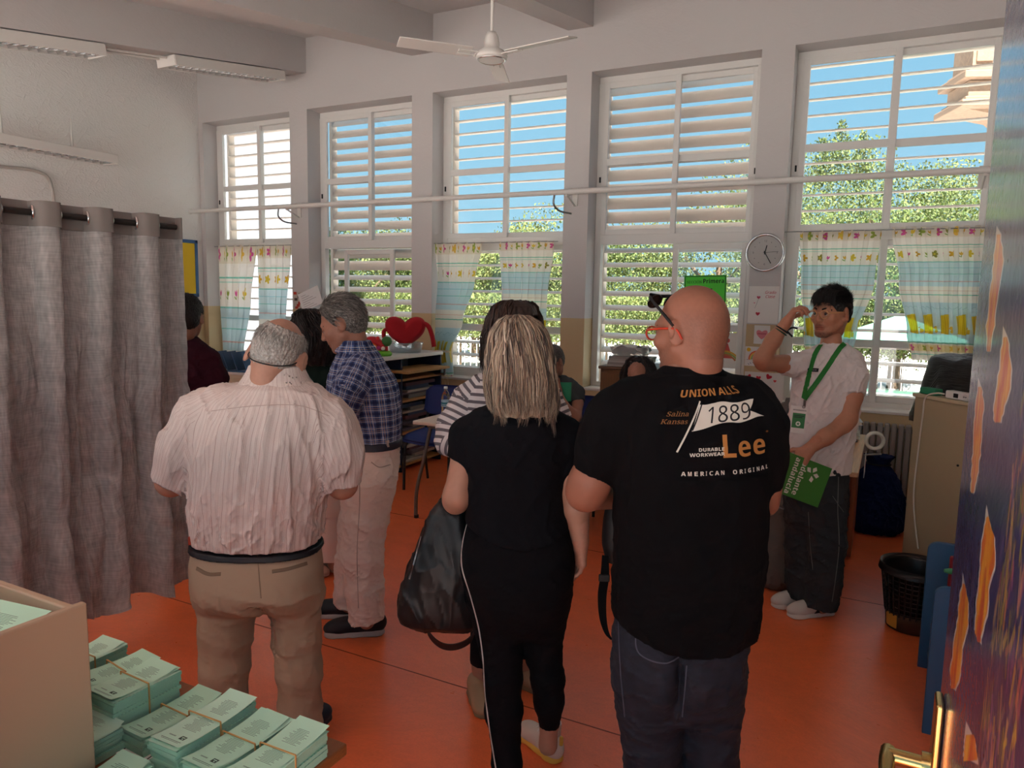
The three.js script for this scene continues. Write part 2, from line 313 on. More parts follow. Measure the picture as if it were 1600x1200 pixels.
  { // slim leader shoots of the tall tree
    const t = scene.children.find((o) => o.userData.label && o.userData.label.startsWith('tall bushy'));
    for (const [px, py] of [[1316, 188], [1350, 207], [1285, 215]]) { const a = at(px, py, 13.5), b = at(px - 4, py + 75, 13.5); a.sub(t.position); b.sub(t.position);
      foliage(t, 'shoot', greens[1], 700, 0.055, () => { const k = Math.pow(rnd(), 0.8); return b.clone().lerp(a, 1 - k).add(V(rr(-1, 1), rr(-0.3, 0.3), rr(-1, 1)).multiplyScalar(0.05 + 0.16 * k)); }); }
  }
  // clipped hedge behind the fence
  const hedge = thing('hedge', 'long bright green hedge behind the school fence', 'hedge', [-1, -0.17, -15.5]);
  part(hedge, 'stems', merge(Array.from({ length: 50 }, (_, i) => new THREE.CylinderGeometry(0.02, 0.03, 1.2, 6).translate(-12.2 + i * 0.42, 0.6, rr(-0.15, 0.15)))), bark);
  foliage(hedge, 'foliage', greens[2], 110000, 0.07, () => V(rr(-12.6, 9), rr(0.75, 1.75) + 0.12 * rnd(), rr(-0.6, 0.6)));
  const fence = thing('school_fence', 'white fence of upright bars along the playground', 'fence', [0, -0.17, -13.8]);
  for (const y of [0.15, 0.8]) part(fence, 'rail', box(18.6, 0.05, 0.05, -3.3, y, 0), M.whitePaint);
  const pick = box(0.014, 0.85, 0.014); for (let i = 0; i < 122; i++) part(fence, 'bar', pick, M.whitePaint, [-12.55 + i * 0.152, 0.45, 0.04]);
  // playground shade with green posts, seen low in the right window
  const c = at(1400, 575, 11), sh = thing('playground_shelter', 'low green and white playground shelter behind the young man', 'shelter', [c.x, -0.17, c.z]);
  const green = std(0x2f9e7d, 0.6), teal = std(0x79c9b0, 0.7);
  for (const [x, z] of [[-0.9, -0.5], [0.9, -0.5], [-0.9, 0.5], [0.9, 0.5]]) part(sh, 'post', cyl(0.04, 0.04, 1.25, x, 0.62, z, 10), green);
  part(sh, 'roof', prism([[-1.1, 1.2], [1.1, 1.2], [0, 1.62]], 1.3, 0.01), teal); part(sh, 'bench', rbox(1.6, 0.06, 0.4, 0.01, 0, 0.45, 0), M.whitePaint);
}
// ================================================================ fittings on walls and ceiling
const ray = (px, py) => CAM_F.clone().addScaledVector(CAM_R, (px - 800) / FOCAL).addScaledVector(CAM_U, -(py - 600) / FOCAL);
const onZ = (px, py, z) => { const d = ray(px, py); return EYE.clone().addScaledVector(d, z / d.z); };
const onX = (px, py, x) => { const d = ray(px, py); return EYE.clone().addScaledVector(d, x / d.x); };
const onY = (px, py, y) => { const d = ray(px, py); return EYE.clone().addScaledVector(d, (y - EYE.y) / d.y); };
{
  // long curtain pole
  const po = thing('curtain_pole', 'long white curtain pole running in front of all the windows', 'curtain pole', [0, 2.57, -6.1]);
  part(po, 'pipe', bar([-7.5, 0, 0], [0.62, 0, 0], 0.024, 14), M.whitePaint);
  for (const x of [-7.5, 0.62]) part(po, 'end_cap', new THREE.SphereGeometry(0.032, 12, 8).translate(x, 0, 0), M.whitePaint);
  for (const x of [-5.97, -2.64, 0.5]) {
    part(po, 'bracket', merge([box(0.05, 0.16, 0.012, x, -0.02, -0.194), bar([x, 0.02, -0.19], [x, -0.03, 0.01], 0.011), bar([x, -0.1, -0.19], [x, -0.03, 0.0], 0.009)]), M.whitePaint);
    if (x < 0) part(po, 'tieback_hook', tube([[x - 0.12, -0.02, 0.0], [x - 0.125, -0.1, 0.0], [x - 0.1, -0.15, -0.05], [x - 0.03, -0.17, -0.18]], 0.009, 20, 6), M.steel);
  }
}
{
  // ceiling fan
  const c = at(768, 88, 4.8), fan = thing('ceiling_fan', 'white three-bladed ceiling fan hanging above the room', 'fan', [c.x, c.y, c.z], 0);
  part(fan, 'down_rod', bar([0, 0.1, 0], [0, slabY(c.z) - c.y - 0.03, 0], 0.011, 10), M.whitePaint);
  part(fan, 'ceiling_cup', cyl(0.02, 0.055, 0.09, 0, slabY(c.z) - c.y - 0.05, 0), M.whitePaint);
  part(fan, 'motor', lathe([[0, 0.15], [0.03, 0.15], [0.045, 0.12], [0.052, 0.08], [0.05, 0.05], [0.085, 0.03], [0.105, 0.0], [0.1, -0.018], [0.075, -0.03], [0, -0.032]]), M.whitePaint);
  part(fan, 'trim_ring', new THREE.TorusGeometry(0.088, 0.006, 8, 32).rotateX(Math.PI / 2).translate(0, -0.024, 0), M.chrome);
  // blade angles read from the tips
  for (const [px, py, len] of [[620, 66, 0.62], [903, 58, 0.62], [784, 128, 0.6]]) {
    const d = ray(px, py), tY = c.y + 0.005, p = EYE.clone().addScaledVector(d, (tY - EYE.y) / d.y), a = Math.atan2(p.z - c.z, p.x - c.x);
    const blade = new THREE.Group(); blade.name = 'blade_arm'; blade.rotation.y = -a; fan.add(blade);
    part(blade, 'blade', rbox(len - 0.14, 0.008, 0.115, 0.003, 0.14 + (len - 0.14) / 2, 0.012, 0).applyMatrix4(new THREE.Matrix4()), M.whitePaint, [0, 0, 0], [0.22, 0, 0]);
    part(blade, 'iron', merge([rbox(0.16, 0.008, 0.02, 0.003, 0.15, 0.002, 0.022), rbox(0.16, 0.008, 0.02, 0.003, 0.15, 0.002, -0.022), rbox(0.05, 0.01, 0.06, 0.003, 0.09, 0.0, 0)]), M.whitePaint, [0, 0, 0], [0.22, 0, 0]);
  }
}
{
  // louvred ceiling luminaires (switched off)
  const louvre = std(0xcfcfcf, 0.22, { metalness: 1 });
  function luminaire(label, pos, len, tilt) {
    const t = thing('louvre_luminaire', label, 'ceiling lamp', pos, 0, 'switched off louvred luminaires'); t.rotation.x = tilt;
    const w = 0.24, h = 0.085;
    part(t, 'housing', merge([rbox(w, 0.012, len, 0.003, 0, h, 0), rbox(0.012, h, len, 0.003, w / 2, h / 2, 0), rbox(0.012, h, len, 0.003, -w / 2, h / 2, 0), rbox(w, h, 0.012, 0.003, 0, h / 2, len / 2), rbox(w, h, 0.012, 0.003, 0, h / 2, -len / 2)]), M.whitePaint);
    part(t, 'spine', rbox(0.012, 0.045, len - 0.02, 0.003, 0, 0.03, 0), louvre);
    for (const s of [-1, 1]) part(t, 'fluorescent_tube', bar([s * 0.055, 0.062, -len / 2 + 0.02], [s * 0.055, 0.062, len / 2 - 0.02], 0.013, 10), std(0xf2f2ee, 0.4));
    const g = prism([[-0.014, 0.046], [0.014, 0.046], [0.003, 0.006], [-0.003, 0.006]], w - 0.02).rotateY(Math.PI / 2), n = 18;
    for (let i = 0; i < n; i++) part(t, 'louvre_blade', g, louvre, [0, 0, -len / 2 + len * (i + 0.5) / n]);
    return t;
  }
  const th = Math.atan(SLOPE), yb = (z) => beamY(z) - 0.1;
  luminaire('white louvred luminaire under the beam nearest the corner window', [-5.975, yb(-5.33), -5.33], 1.36, th);
  luminaire('white louvred luminaire cut by the top left edge of the picture', [-5.975, yb(-3.33), -3.33], 1.36, th);
  const rail = solo('conduit_rail', merge([bar([-6.03, beamY(-4.62) - 0.03, -4.62], [-6.03, beamY(-4.05) - 0.03, -4.05], 0.011), bar([-5.93, beamY(-4.62) - 0.03, -4.62], [-5.93, beamY(-4.05) - 0.03, -4.05], 0.011)]), M.whitePaint, 'white conduit joining the two luminaires under the beam', 'conduit');
  const wl = luminaire('white louvred luminaire hanging low along the left wall', [-7.2, 2.9, -4.2], 1.42, 0);
  for (const z of [0.32, -0.32]) part(wl, 'hanger', merge([new THREE.CylinderGeometry(0.003, 0.014, 0.3, 10).translate(0, 0.235, z), box(0.35, 0.02, 0.02, -0.175, 0.092, z)]), M.whitePaint);
  solo('wall_pipe', tube([[-7.53, 2.74, -3.2], [-7.53, 2.76, -4.0], [-7.53, 2.77, -4.36], [-7.53, 2.73, -4.46], [-7.53, 2.6, -4.5], [-7.53, 1.6, -4.5], [-7.53, 0.9, -4.5]], 0.016, 60, 10), std(0xbdb6b0, 0.45), 'grey bent pipe on the left wall above the booth curtain', 'pipe');
}
{
  // clock
  const p = onZ(1196, 395, ZW), k = thing('wall_clock', 'round silver wall clock on the pillar beside the rightmost window', 'clock', [p.x, p.y, ZW]);
  const face = canvasTex(512, 512, (x) => {
    x.fillStyle = '#bcb9b6'; x.fillRect(0, 0, 512, 512); x.translate(256, 256); x.fillStyle = '#4a4a4c'; x.font = '44px sans-serif'; x.textAlign = 'center'; x.textBaseline = 'middle';
    for (let i = 1; i <= 12; i++) { const a = i / 12 * Math.PI * 2; if (i % 3 === 0) x.fillText(String(i), Math.sin(a) * 178, -Math.cos(a) * 178); else { x.beginPath(); x.arc(Math.sin(a) * 178, -Math.cos(a) * 178, 6, 0, 7); x.fill(); } }
    for (let i = 0; i < 60; i++) { const a = i / 60 * Math.PI * 2; x.fillRect(Math.sin(a) * 226 - 2, -Math.cos(a) * 226 - 2, 4, 4); }
  });
  part(k, 'case', lathe([[0, 0.005], [0.148, 0.005], [0.156, 0.016], [0.156, 0.034], [0.148, 0.044], [0.138, 0.042], [0.132, 0.03], [0.13, 0.022], [0, 0.022]], 48).rotateX(Math.PI / 2), M.chrome);
  part(k, 'dial', new THREE.CircleGeometry(0.133, 48).translate(0, 0, 0.0235), std(0xffffff, 0.6, { map: face }));
  const hand = (a, l, w, z, m, nm) => part(k, nm, rbox(w, l, 0.002, 0.0008, 0, l / 2 - 0.015, z), m, [0, 0, 0], [0, 0, -a]);
  hand(0.21, 0.075, 0.008, 0.027, M.black, 'hour_hand'); hand(2.62, 0.115, 0.006, 0.03, M.black, 'minute_hand'); hand(1.5, 0.12, 0.0025, 0.033, M.black, 'second_hand');
  part(k, 'pin', cyl(0.007, 0.007, 0.016, 0, 0, 0, 12).rotateX(Math.PI / 2).translate(0, 0, 0.03), M.black);
}
// ---- sheets of paper stuck to the pillars and panes
const heartPath = (x, cx, cy, s) => { x.beginPath(); x.moveTo(cx, cy + s * 0.9); x.bezierCurveTo(cx - s * 1.5, cy - s * 0.1, cx - s * 0.8, cy - s * 1.1, cx, cy - s * 0.35); x.bezierCurveTo(cx + s * 0.8, cy - s * 1.1, cx + s * 1.5, cy - s * 0.1, cx, cy + s * 0.9); x.fill(); };
function paperAt(name, label, x0, y0, x1, y1, z, draw, base = '#f1eeea', tilt = 0, category = 'drawing') {
  const a = onZ(x0, y0, z), b = onZ(x1, y1, z), w = Math.abs(b.x - a.x), h = Math.abs(a.y - b.y);
  const t = canvasTex(256, Math.round(256 * h / w), (x, W, H) => { x.fillStyle = base; x.fillRect(0, 0, W, H); draw(x, W, H); });
  const g = sheet((u, v) => [(u - 0.5) * w, (v - 0.5) * h, 0.002 + 0.006 * Math.pow(Math.abs(v - 0.5) * 2, 4) * (0.5 + 0.5 * u)], 8, 8, 0.0006);
  const m = solo(name, g, std(0xffffff, 0.8, { map: t }), label, category, [(a.x + b.x) / 2, (a.y + b.y) / 2, z], 0); m.rotation.z = tilt; return m;
}
{
  const zf = -6.49;
  paperAt('paper_drawing', 'white sheet with small hearts and red lettering under the clock', 1171, 447, 1215, 506, ZW + 0.001, (x, W, H) => { x.fillStyle = '#c8506a'; heartPath(x, W * 0.33, H * 0.3, 17); x.fillStyle = '#c22c44'; heartPath(x, W * 0.33, H * 0.74, 20); x.fillStyle = '#e3a7b8'; heartPath(x, W * 0.2, H * 0.45, 9); x.strokeStyle = '#777'; x.lineWidth = 2; x.beginPath(); x.moveTo(W * 0.33, H * 0.34); x.lineTo(W * 0.22, H * 0.6); x.stroke(); x.fillStyle = '#c4344c'; x.font = 'italic 34px sans-serif'; x.fillText('Grado', W * 0.52, H * 0.2); x.fillText('Clase', W * 0.54, H * 0.31); });
  paperAt('paper_drawing', 'small paper with one big pink heart on the pillar', 1179, 508, 1202, 538, ZW + 0.001, (x, W, H) => { x.fillStyle = '#e8909a'; heartPath(x, W / 2, H * 0.46, W * 0.4); x.strokeStyle = '#b9455a'; x.lineWidth = 5; x.beginPath(); for (let i = 0; i < 40; i++) x.lineTo(W * 0.22 + i * W * 0.014, H * 0.45 + Math.sin(i * 1.1) * 12); x.stroke(); });
  paperAt('paper_drawing', 'small paper with a child\'s rainbow drawing on the pillar', 1165, 541, 1197, 573, ZW + 0.001, (x, W, H) => { ['#d8603a', '#e9b53a', '#8cb560', '#6f93c4'].forEach((c, i) => { x.strokeStyle = c; x.lineWidth = 14; x.beginPath(); x.arc(W * 0.55, H * 0.62, W * (0.36 - i * 0.06), Math.PI * 0.95, Math.PI * 1.95); x.stroke(); }); x.fillStyle = '#f0c332'; x.beginPath(); x.arc(W * 0.16, H * 0.16, 24, 0, 7); x.fill(); for (let i = 0; i < 16; i++) { x.fillStyle = ['#445', '#c44', '#48a'][i % 3]; x.fillRect(W * (0.1 + 0.8 * ((i * 0.37) % 1)), H * (0.66 + 0.3 * ((i * 0.61) % 1)), 7, 7); } });
  paperAt('paper_drawing', 'white sheet with red and blue hearts behind the young man\'s elbow', 1164, 580, 1222, 636, ZW + 0.001, (x, W, H) => { [[0.1, 0.16, 20, '#c81e34'], [0.36, 0.17, 16, '#d0253c'], [0.62, 0.12, 20, '#c41c34'], [0.44, 0.42, 26, '#c8182e'], [0.78, 0.24, 10, '#d44'], [0.22, 0.66, 22, '#cf2a3c'], [0.62, 0.56, 12, '#2c9ac0'], [0.72, 0.64, 14, '#39a7d4'], [0.5, 0.82, 20, '#d8475a']].forEach(([a, b, s, c], i) => { x.save(); x.translate(a * W, b * H); x.rotate((i % 3 - 1) * 0.5); x.fillStyle = c; heartPath(x, 0, 0, s * 1.1); x.restore(); }); });
  paperAt('paper_drawing', 'drawing of a red volcano taped to the window pane', 1116, 519, 1149, 576, zf, (x, W, H) => { x.fillStyle = '#d9615a'; x.beginPath(); x.moveTo(W * 0.38, H * 0.3); x.lineTo(W * 0.62, H * 0.3); x.lineTo(W * 0.85, H * 0.72); x.lineTo(W * 0.15, H * 0.72); x.fill(); for (const [a, b] of [[0.4, 0.22], [0.5, 0.17], [0.6, 0.22], [0.5, 0.25]]) { x.beginPath(); x.arc(W * a, H * b, 26, 0, 7); x.fill(); } ['#e3b145', '#9bb35a', '#c97b52'].forEach((c, i) => { x.strokeStyle = c; x.lineWidth = 18; x.beginPath(); x.arc(W * 0.5, H * 1.0, W * (0.75 - i * 0.08), Math.PI * 1.2, Math.PI * 1.8); x.stroke(); }); });
  const note = paperAt('notice_sheet', 'bright green polling notice on the window above the bald man', 1070, 430, 1133, 490, zf, (x, W, H) => { x.fillStyle = '#16301a'; x.font = 'bold 36px sans-serif'; x.fillText('Primera', 114, 48, 130); x.font = '22px serif'; x.fillText('SECCIÓN', 16, 48); x.fillText('MESA', 16, 112); x.font = 'bold 50px sans-serif'; x.fillText('A', 150, 116); x.font = '20px serif'; x.fillText('De la A', 16, 178); x.font = 'bold 44px sans-serif'; x.fillText('L', 196, 182); x.lineWidth = 5; x.strokeStyle = '#1c5a24'; x.strokeRect(6, 6, W - 12, H - 12); }, '#5fe04a', 0.02, 'notice');
  paperAt('paper_sheet', 'white sheet curling off the pillar behind the dark-haired woman', 468, 452, 502, 482, ZW + 0.02, (x, W, H) => { x.fillStyle = '#999'; for (let i = 0; i < 9; i++) x.fillRect(30, 30 + i * 20, 60 + (i * 37) % 120, 3); }, '#efeeee', 0.35, 'paper');
  paperAt('paper_collage', 'small red and grey collage under the curling sheet', 459, 456, 480, 483, ZW + 0.001, (x, W, H) => { for (let i = 0; i < 14; i++) { x.fillStyle = ['#b8432f', '#8a8078', '#e4ddd4', '#5b4a44'][i % 4]; x.fillRect((i * 71) % W, (i * 53) % H, 60, 40); } }, '#c9c0b6', 0, 'paper');
  // pin board on the left wall
  const bd = thing('pin_board', 'yellow pin board with a blue frame beside the booth curtain', 'board', [XL, 1.9, -5.72]);
  part(bd, 'panel', box(0.02, 0.62, 0.9, 0.012, 0, 0), std(0xe8c22a, 0.8, { bumpMap: T.fine, bumpScale: 0.0006 }));
  for (const s of [-1, 1]) { part(bd, 'frame_rail', rbox(0.03, 0.04, 0.98, 0.005, 0.016, s * 0.32, 0), std(0x2f5f95, 0.5)); part(bd, 'frame_stile', rbox(0.03, 0.68, 0.04, 0.005, 0.016, 0, s * 0.47), std(0x2f5f95, 0.5)); }
}
// ---- printed window curtains
{
  const print = canvasTex(1024, 1024, (x, W, H) => { // v = 0 at the hem; canvas top is the heading
    x.fillStyle = '#f7f3ec'; x.fillRect(0, 0, W, H);
    const band = (y0, y1, c) => { x.fillStyle = c; x.fillRect(0, y0 * H, W, (y1 - y0) * H); };
    band(0.26, 0.44, '#d3e9ef'); band(0.56, 0.86, '#d0e7ee'); band(0.0, 0.075, '#ece3d2'); band(0.88, 0.93, '#f0dfae');
    for (const [y, c, h] of [[0.13, '#7fcdbb', 7], [0.15, '#a8dccd', 4], [0.255, '#86cfc8', 7], [0.30, '#9ed5dd', 5], [0.345, '#8bd0c8', 5], [0.40, '#e4b9b4', 6], [0.47, '#e9c9bb', 4], [0.50, '#7fcdbb', 7], [0.86, '#84cbb6', 9], [0.95, '#86cfc8', 7]]) { x.fillStyle = c; x.fillRect(0, y * H, W, h); }
    const flower = (cx, cy, r, c) => { x.fillStyle = c; for (let k = 0; k < 5; k++) { x.beginPath(); x.ellipse(cx + Math.cos(k * 1.257) * r * 0.6, cy + Math.sin(k * 1.257) * r * 0.6, r * 0.5, r * 0.32, k * 1.257, 0, 7); x.fill(); } x.fillStyle = '#d8c23a'; x.beginPath(); x.arc(cx, cy, r * 0.25, 0, 7); x.fill(); };
    const tulip = (cx, cy, r, c) => { x.fillStyle = '#8fb060'; x.fillRect(cx - r * 0.08, cy, r * 0.16, r); x.beginPath(); x.ellipse(cx - r * 0.35, cy + r * 0.7, r * 0.35, r * 0.13, 0.7, 0, 7); x.fill(); x.fillStyle = c; x.beginPath(); x.moveTo(cx - r * 0.5, cy - r * 0.6); x.lineTo(cx - r * 0.2, cy - r * 0.2); x.lineTo(cx, cy - r * 0.7); x.lineTo(cx + r * 0.2, cy - r * 0.2); x.lineTo(cx + r * 0.5, cy - r * 0.6); x.quadraticCurveTo(cx + r * 0.5, cy + r * 0.4, cx, cy + r * 0.4); x.quadraticCurveTo(cx - r * 0.5, cy + r * 0.4, cx - r * 0.5, cy - r * 0.6); x.fill(); };
    const cols = ['#d9a62e', '#d6539a', '#e0c23c', '#93a63f', '#d9a62e', '#cf4f8e', '#8d8a3a', '#e3b84a'];
    for (let i = 0; i < 12; i++) { const cx = 45 + i * 86; (i % 2 ? flower : tulip)(cx, 0.036 * H, 30, cols[i % 8]); }
    for (let i = 0; i < 11; i++) { const cx = 60 + i * 92; (i % 2 ? tulip : flower)(cx, 0.2 * H, 26, cols[(i * 3 + 2) % 8]); }
    for (let i = 0; i < 11; i++) { const cx = 40 + i * 94; (i % 2 ? tulip : flower)(cx, 0.905 * H, 24, cols[(i * 5 + 1) % 8]); }
    // yellow hay stacks and ducklings in the blue field
    for (let i = 0; i < 5; i++) { const cx = 100 + i * 205; x.fillStyle = '#e6c82c'; x.beginPath(); x.moveTo(cx - 62, 0.66 * H); x.lineTo(cx + 52, 0.645 * H); x.lineTo(cx + 62, 0.80 * H); x.lineTo(cx - 46, 0.79 * H); x.fill(); x.strokeStyle = '#c9a51e'; x.lineWidth = 3; for (let k = 0; k < 8; k++) { x.beginPath(); x.moveTo(cx - 50 + k * 13, 0.66 * H); x.lineTo(cx - 42 + k * 13, 0.79 * H); x.stroke(); } x.fillStyle = '#e0b92f'; x.beginPath(); x.ellipse(cx + 102, 0.775 * H, 24, 17, 0, 0, 7); x.fill(); x.beginPath(); x.arc(cx + 84, 0.75 * H, 13, 0, 7); x.fill(); x.fillStyle = '#d2863a'; x.fillRect(cx + 62, 0.75 * H, 12, 6); x.strokeStyle = '#9cc7cf'; x.lineWidth = 3; x.beginPath(); for (let k = 0; k < 24; k++) x.lineTo(cx - 90 + k * 8, 0.6 * H + Math.sin(k * 0.9) * 9); x.stroke(); }
  });
  const mat = (sx, ox) => { const t = rep(print, sx, 1); t.offset.x = ox; return phys(0xffffff, 0.9, { map: t, transmission: 0.6, thickness: 0, side: THREE.DoubleSide }); };
  const Z = -6.34;
  // rows: [pixel y, left x, right x]; the cloth is gathered between them
  function panel(label, rows, pleats, sx, ox) {
    const R = rows.map(([y, a, b]) => [onZ(a, y, Z), onZ(b, y, Z)]), top = R[0][0].y, bot = R[R.length - 1][0].y;
    const edge = (v, s) => { const y = top + (bot - top) * v; let k = 0; while (k + 2 < R.length && R[k + 1][0].y > y) k++; const t = clamp((R[k][0].y - y) / (R[k][0].y - R[k + 1][0].y), 0, 1), q = t * t * (3 - 2 * t); return mixf(R[k][s].x, R[k + 1][s].x, rows.length > 2 ? q : t); };
    const g = sheet((u, v0) => { const v = 1 - v0, a = edge(v, 0), b = edge(v, 1), w = b - a, full = R[0][1].x - R[0][0].x; const sq = clamp(w / full, 0.2, 1);
      const ph = u * Math.PI * 2 * pleats + 0.5 * noise2(u * 3, v * 1.2 + ox * 9), amp = (0.018 + 0.02 * sstep(0.05, 0.4, v)) * (0.6 + 0.7 * (1 - sq));
      return [a + w * (u + 0.012 * Math.sin(ph * 2)), top + (bot - top) * v + (v < 0.03 ? 0.006 * Math.cos(ph) : 0), Z + amp * Math.sin(ph) + 0.01 * noise2(u * 5, v * 2)]; }, pleats * 14, 40, 0);
    const t = thing('printed_curtain', label, 'curtain', [0, 0, 0], 0, 'children\'s print curtains on the windows');
    part(t, 'cloth', g, mat(sx, ox)); return t;
  }
  panel('flower print curtain tied back, nearest the left corner', [[384, 341, 400], [470, 344, 392], [560, 352, 378], [600, 358, 366], [660, 352, 372], [745, 350, 374]], 5, 0.8, 0.1);
  panel('straight flower print curtain beside the tied one in the leftmost window', [[384, 402, 454], [520, 406, 446], [640, 408, 446]], 5, 0.75, 0.55);
  panel('flower print curtain tied back beside the red heart cushion', [[380, 680, 753], [440, 684, 742], [500, 682, 722], [548, 682, 702], [580, 681, 706], [612, 680, 708]], 6, 0.8, 0.3);
  panel('flower print curtain above the striped woman\'s head', [[378, 780, 866], [480, 786, 854], [560, 790, 848]], 7, 0.8, 0.7);
  panel('flower print curtain directly behind the young man', [[362, 1251, 1379], [440, 1252, 1366], [520, 1256, 1338], [566, 1258, 1326]], 8, 0.85, 0.2);
  panel('widest flower print curtain above the black plastic cover', [[356, 1394, 1546], [440, 1404, 1540], [520, 1416, 1532], [562, 1424, 1528]], 9, 0.95, 0.0);
  const wireM = M.steel;
  [[335, 384, 456, 384], [676, 380, 872, 378], [1226, 363, 1549, 355]].forEach(([a, ya, b, yb], i) => { const p = onZ(a, ya, Z), q = onZ(b, yb, Z); const y = (p.y + q.y) / 2; solo('curtain_wire', bar([Math.max(p.x, OPEN[[0, 2, 4][i]][0]), y, Z], [Math.min(q.x, OPEN[[0, 2, 4][i]][1]), y, Z], 0.004, 8), wireM, ['thin wire carrying the curtains of the leftmost window', 'thin wire carrying the curtains of the middle window', 'thin wire carrying the curtains of the rightmost window'][i], 'curtain wire'); });
  for (const [px, py, r, l] of [[362, 600, 0.05, 'cream tie around the leftmost curtain'], [692, 549, 0.07, 'cream tie around the curtain by the red heart']]) { const p = onZ(px, py, Z); solo('curtain_tie', new THREE.TorusGeometry(r, 0.011, 8, 24).scale(1, 0.8, 1).rotateX(Math.PI / 2 - 0.1), std(0xe8dfcd, 0.9), l, 'tie', [p.x, p.y, p.z]); }
}
// ================================================================ furniture and loose things
const SDF_CELL = {};
{
  // grey voting-booth curtain on its rail
  const X = -3.2, yR = 1.955, z0 = -2.55, z1 = -0.75, per = 0.235;
  const fr = thing('booth_stand', 'dark metal rail and posts carrying the grey booth curtain', 'rail', [X, 0, 0]);
  const dark = std(0x3c3836, 0.4, { metalness: 0.6 });
  part(fr, 'rail', bar([0, yR, z0 + 0.04], [0, yR, z1 + 0.1], 0.014, 12), dark);
  for (const z of [z0 + 0.55, z1 + 0.1]) { part(fr, 'post', merge([bar([-0.42, 0.02, z], [-0.42, yR, z], 0.014, 10), bar([-0.42, yR, z], [0, yR, z], 0.012, 10)]), dark); part(fr, 'foot', rbox(0.2, 0.016, 0.2, 0.008, -0.46, 0.008, z), dark); }
  const n = (z1 - z0) / per, cu = thing('booth_curtain', 'tall grey linen curtain with metal eyelets closing the voting booth', 'curtain', [X, 0, 0]);
  const linen = dataTex(512, 512, (u, v) => { const k = 1 + 0.07 * tn(u, v * 0.1, 60, 3) + 0.07 * tn(u * 0.12, v, 66, 8) + 0.04 * tn(u, v, 5, 2); return [178 * k, 174 * k, 172 * k]; });
  const cloth = std(0xffffff, 0.92, { map: rep(linen, 4, 3), bumpMap: rep(T.weave, 30, 22), bumpScale: 0.0004, side: THREE.DoubleSide });
  const surf = (u, h) => { // h = height above the hem 0..1
    const d = 1 - h, ph = u * n * Math.PI * 2 + 0.7, c = Math.cos(ph), ridge = Math.exp(-Math.pow((Math.acos(c)) / 0.85, 4)), sq = ridge * 1.9 - 0.72;
    const amp = 0.046 + 0.02 * sstep(0.2, 1, d);
    const wob = sstep(0.06, 0.5, d);
    const wr = 0.012 * noise3(u * 26, d * 5, 1) + 0.007 * noise3(u * 60, d * 9, 4) + 0.004 * noise3(u * 120 + d * 20, d * 26, 7) + 0.005 * noise3(u * 40 - d * 12, d * 30, 17);
    const x = amp * sq * (1 - 0.22 * wob) + 0.03 * wob * noise2(u * 9, d * 1.6) + wob * wr;
    const z = z0 + (z1 - z0) * u + 0.025 * wob * noise2(u * 12 + 5, d * 1.8) + 0.012 * Math.sin(ph) * ridge * 4 * (1 - 0.5 * wob);
    const hem = 0.12 - 0.03 * noise2(u * 7, 3) - 0.02 * Math.sin(u * n * Math.PI);
    return [x, mixf(hem, yR + 0.045, h), z];
  };
  part(cu, 'cloth', sheet(surf, 300, 90, 0), cloth);
  part(cu, 'heading_band', sheet((u, v) => { const p = surf(u, 0.945 + 0.056 * v); return [p[0] + 0.0025, p[1] + 0.001, p[2]]; }, 300, 4, 0.005), std(0x8d8581, 0.9, { bumpMap: rep(T.weave, 30, 1), bumpScale: 0.0004 }));
  const ring = new THREE.TorusGeometry(0.027, 0.0065, 8, 22);
  for (let k = 0; k < 2 * n; k++) { const u = (Math.floor(k / 2) * 2 * Math.PI + (k % 2 ? 0.843 : -0.843) + 2 * Math.PI - 0.7) / (n * Math.PI * 2); if (u < 0.01 || u > 0.99) continue; const a = surf(u, 0.975), b = surf(u + 0.004, 0.975); part(cu, 'eyelet', ring, M.chrome, [0, yR, a[2]], [0, k % 2 ? -0.45 : 0.45, 0]); }
}
// ---- tables and chairs
const woodTop = std(0xffffff, 0.4, { map: rep(T.wood, 1.2, 1.2) });
function tubeTable(label, x0, x1, z0, z1, h, top) {
  const t = thing('classroom_table', label, 'table', [(x0 + x1) / 2, 0, (z0 + z1) / 2], 0, 'polling station tables'), w = x1 - x0, d = z1 - z0;
  part(t, 'tabletop', rbox(w, 0.026, d, 0.008, 0, h - 0.013, 0), top);
  const m = std(0x6f665f, 0.4, { metalness: 0.5 });
  for (const sx of [-1, 1]) for (const sz of [-1, 1]) { const l = part(t, 'leg', tube([[sx * (w / 2 - 0.1), h - 0.03, sz * (d / 2 - 0.1)], [sx * (w / 2 - 0.06), h - 0.3, sz * (d / 2 - 0.06)], [sx * (w / 2 - 0.02), 0.2, sz * (d / 2 - 0.03)], [sx * (w / 2 - 0.02), 0.012, sz * (d / 2 - 0.02)]], 0.014, 24, 8), m); part(l, 'foot_cap', cyl(0.018, 0.018, 0.022, sx * (w / 2 - 0.025), 0.011, sz * (d / 2 - 0.02), 10), M.rubber); }
  part(t, 'frame', merge([box(w - 0.2, 0.03, 0.02, 0, h - 0.042, d / 2 - 0.08), box(w - 0.2, 0.03, 0.02, 0, h - 0.042, -d / 2 + 0.08), box(0.02, 0.03, d - 0.16, w / 2 - 0.1, h - 0.042, 0), box(0.02, 0.03, d - 0.16, -w / 2 + 0.1, h - 0.042, 0)]), m);
  return t;
}
const palTop = std(0xe5d6c6, 0.35, { bumpMap: T.fine, bumpScale: 0.0001 });
tubeTable('pale polling table with the water bottle on its corner', -3.05, -2.03, -4.86, -4.33, 0.73, palTop);
tubeTable('pale polling table in front of the seated people', -2.01, -0.98, -4.86, -4.33, 0.73, palTop);
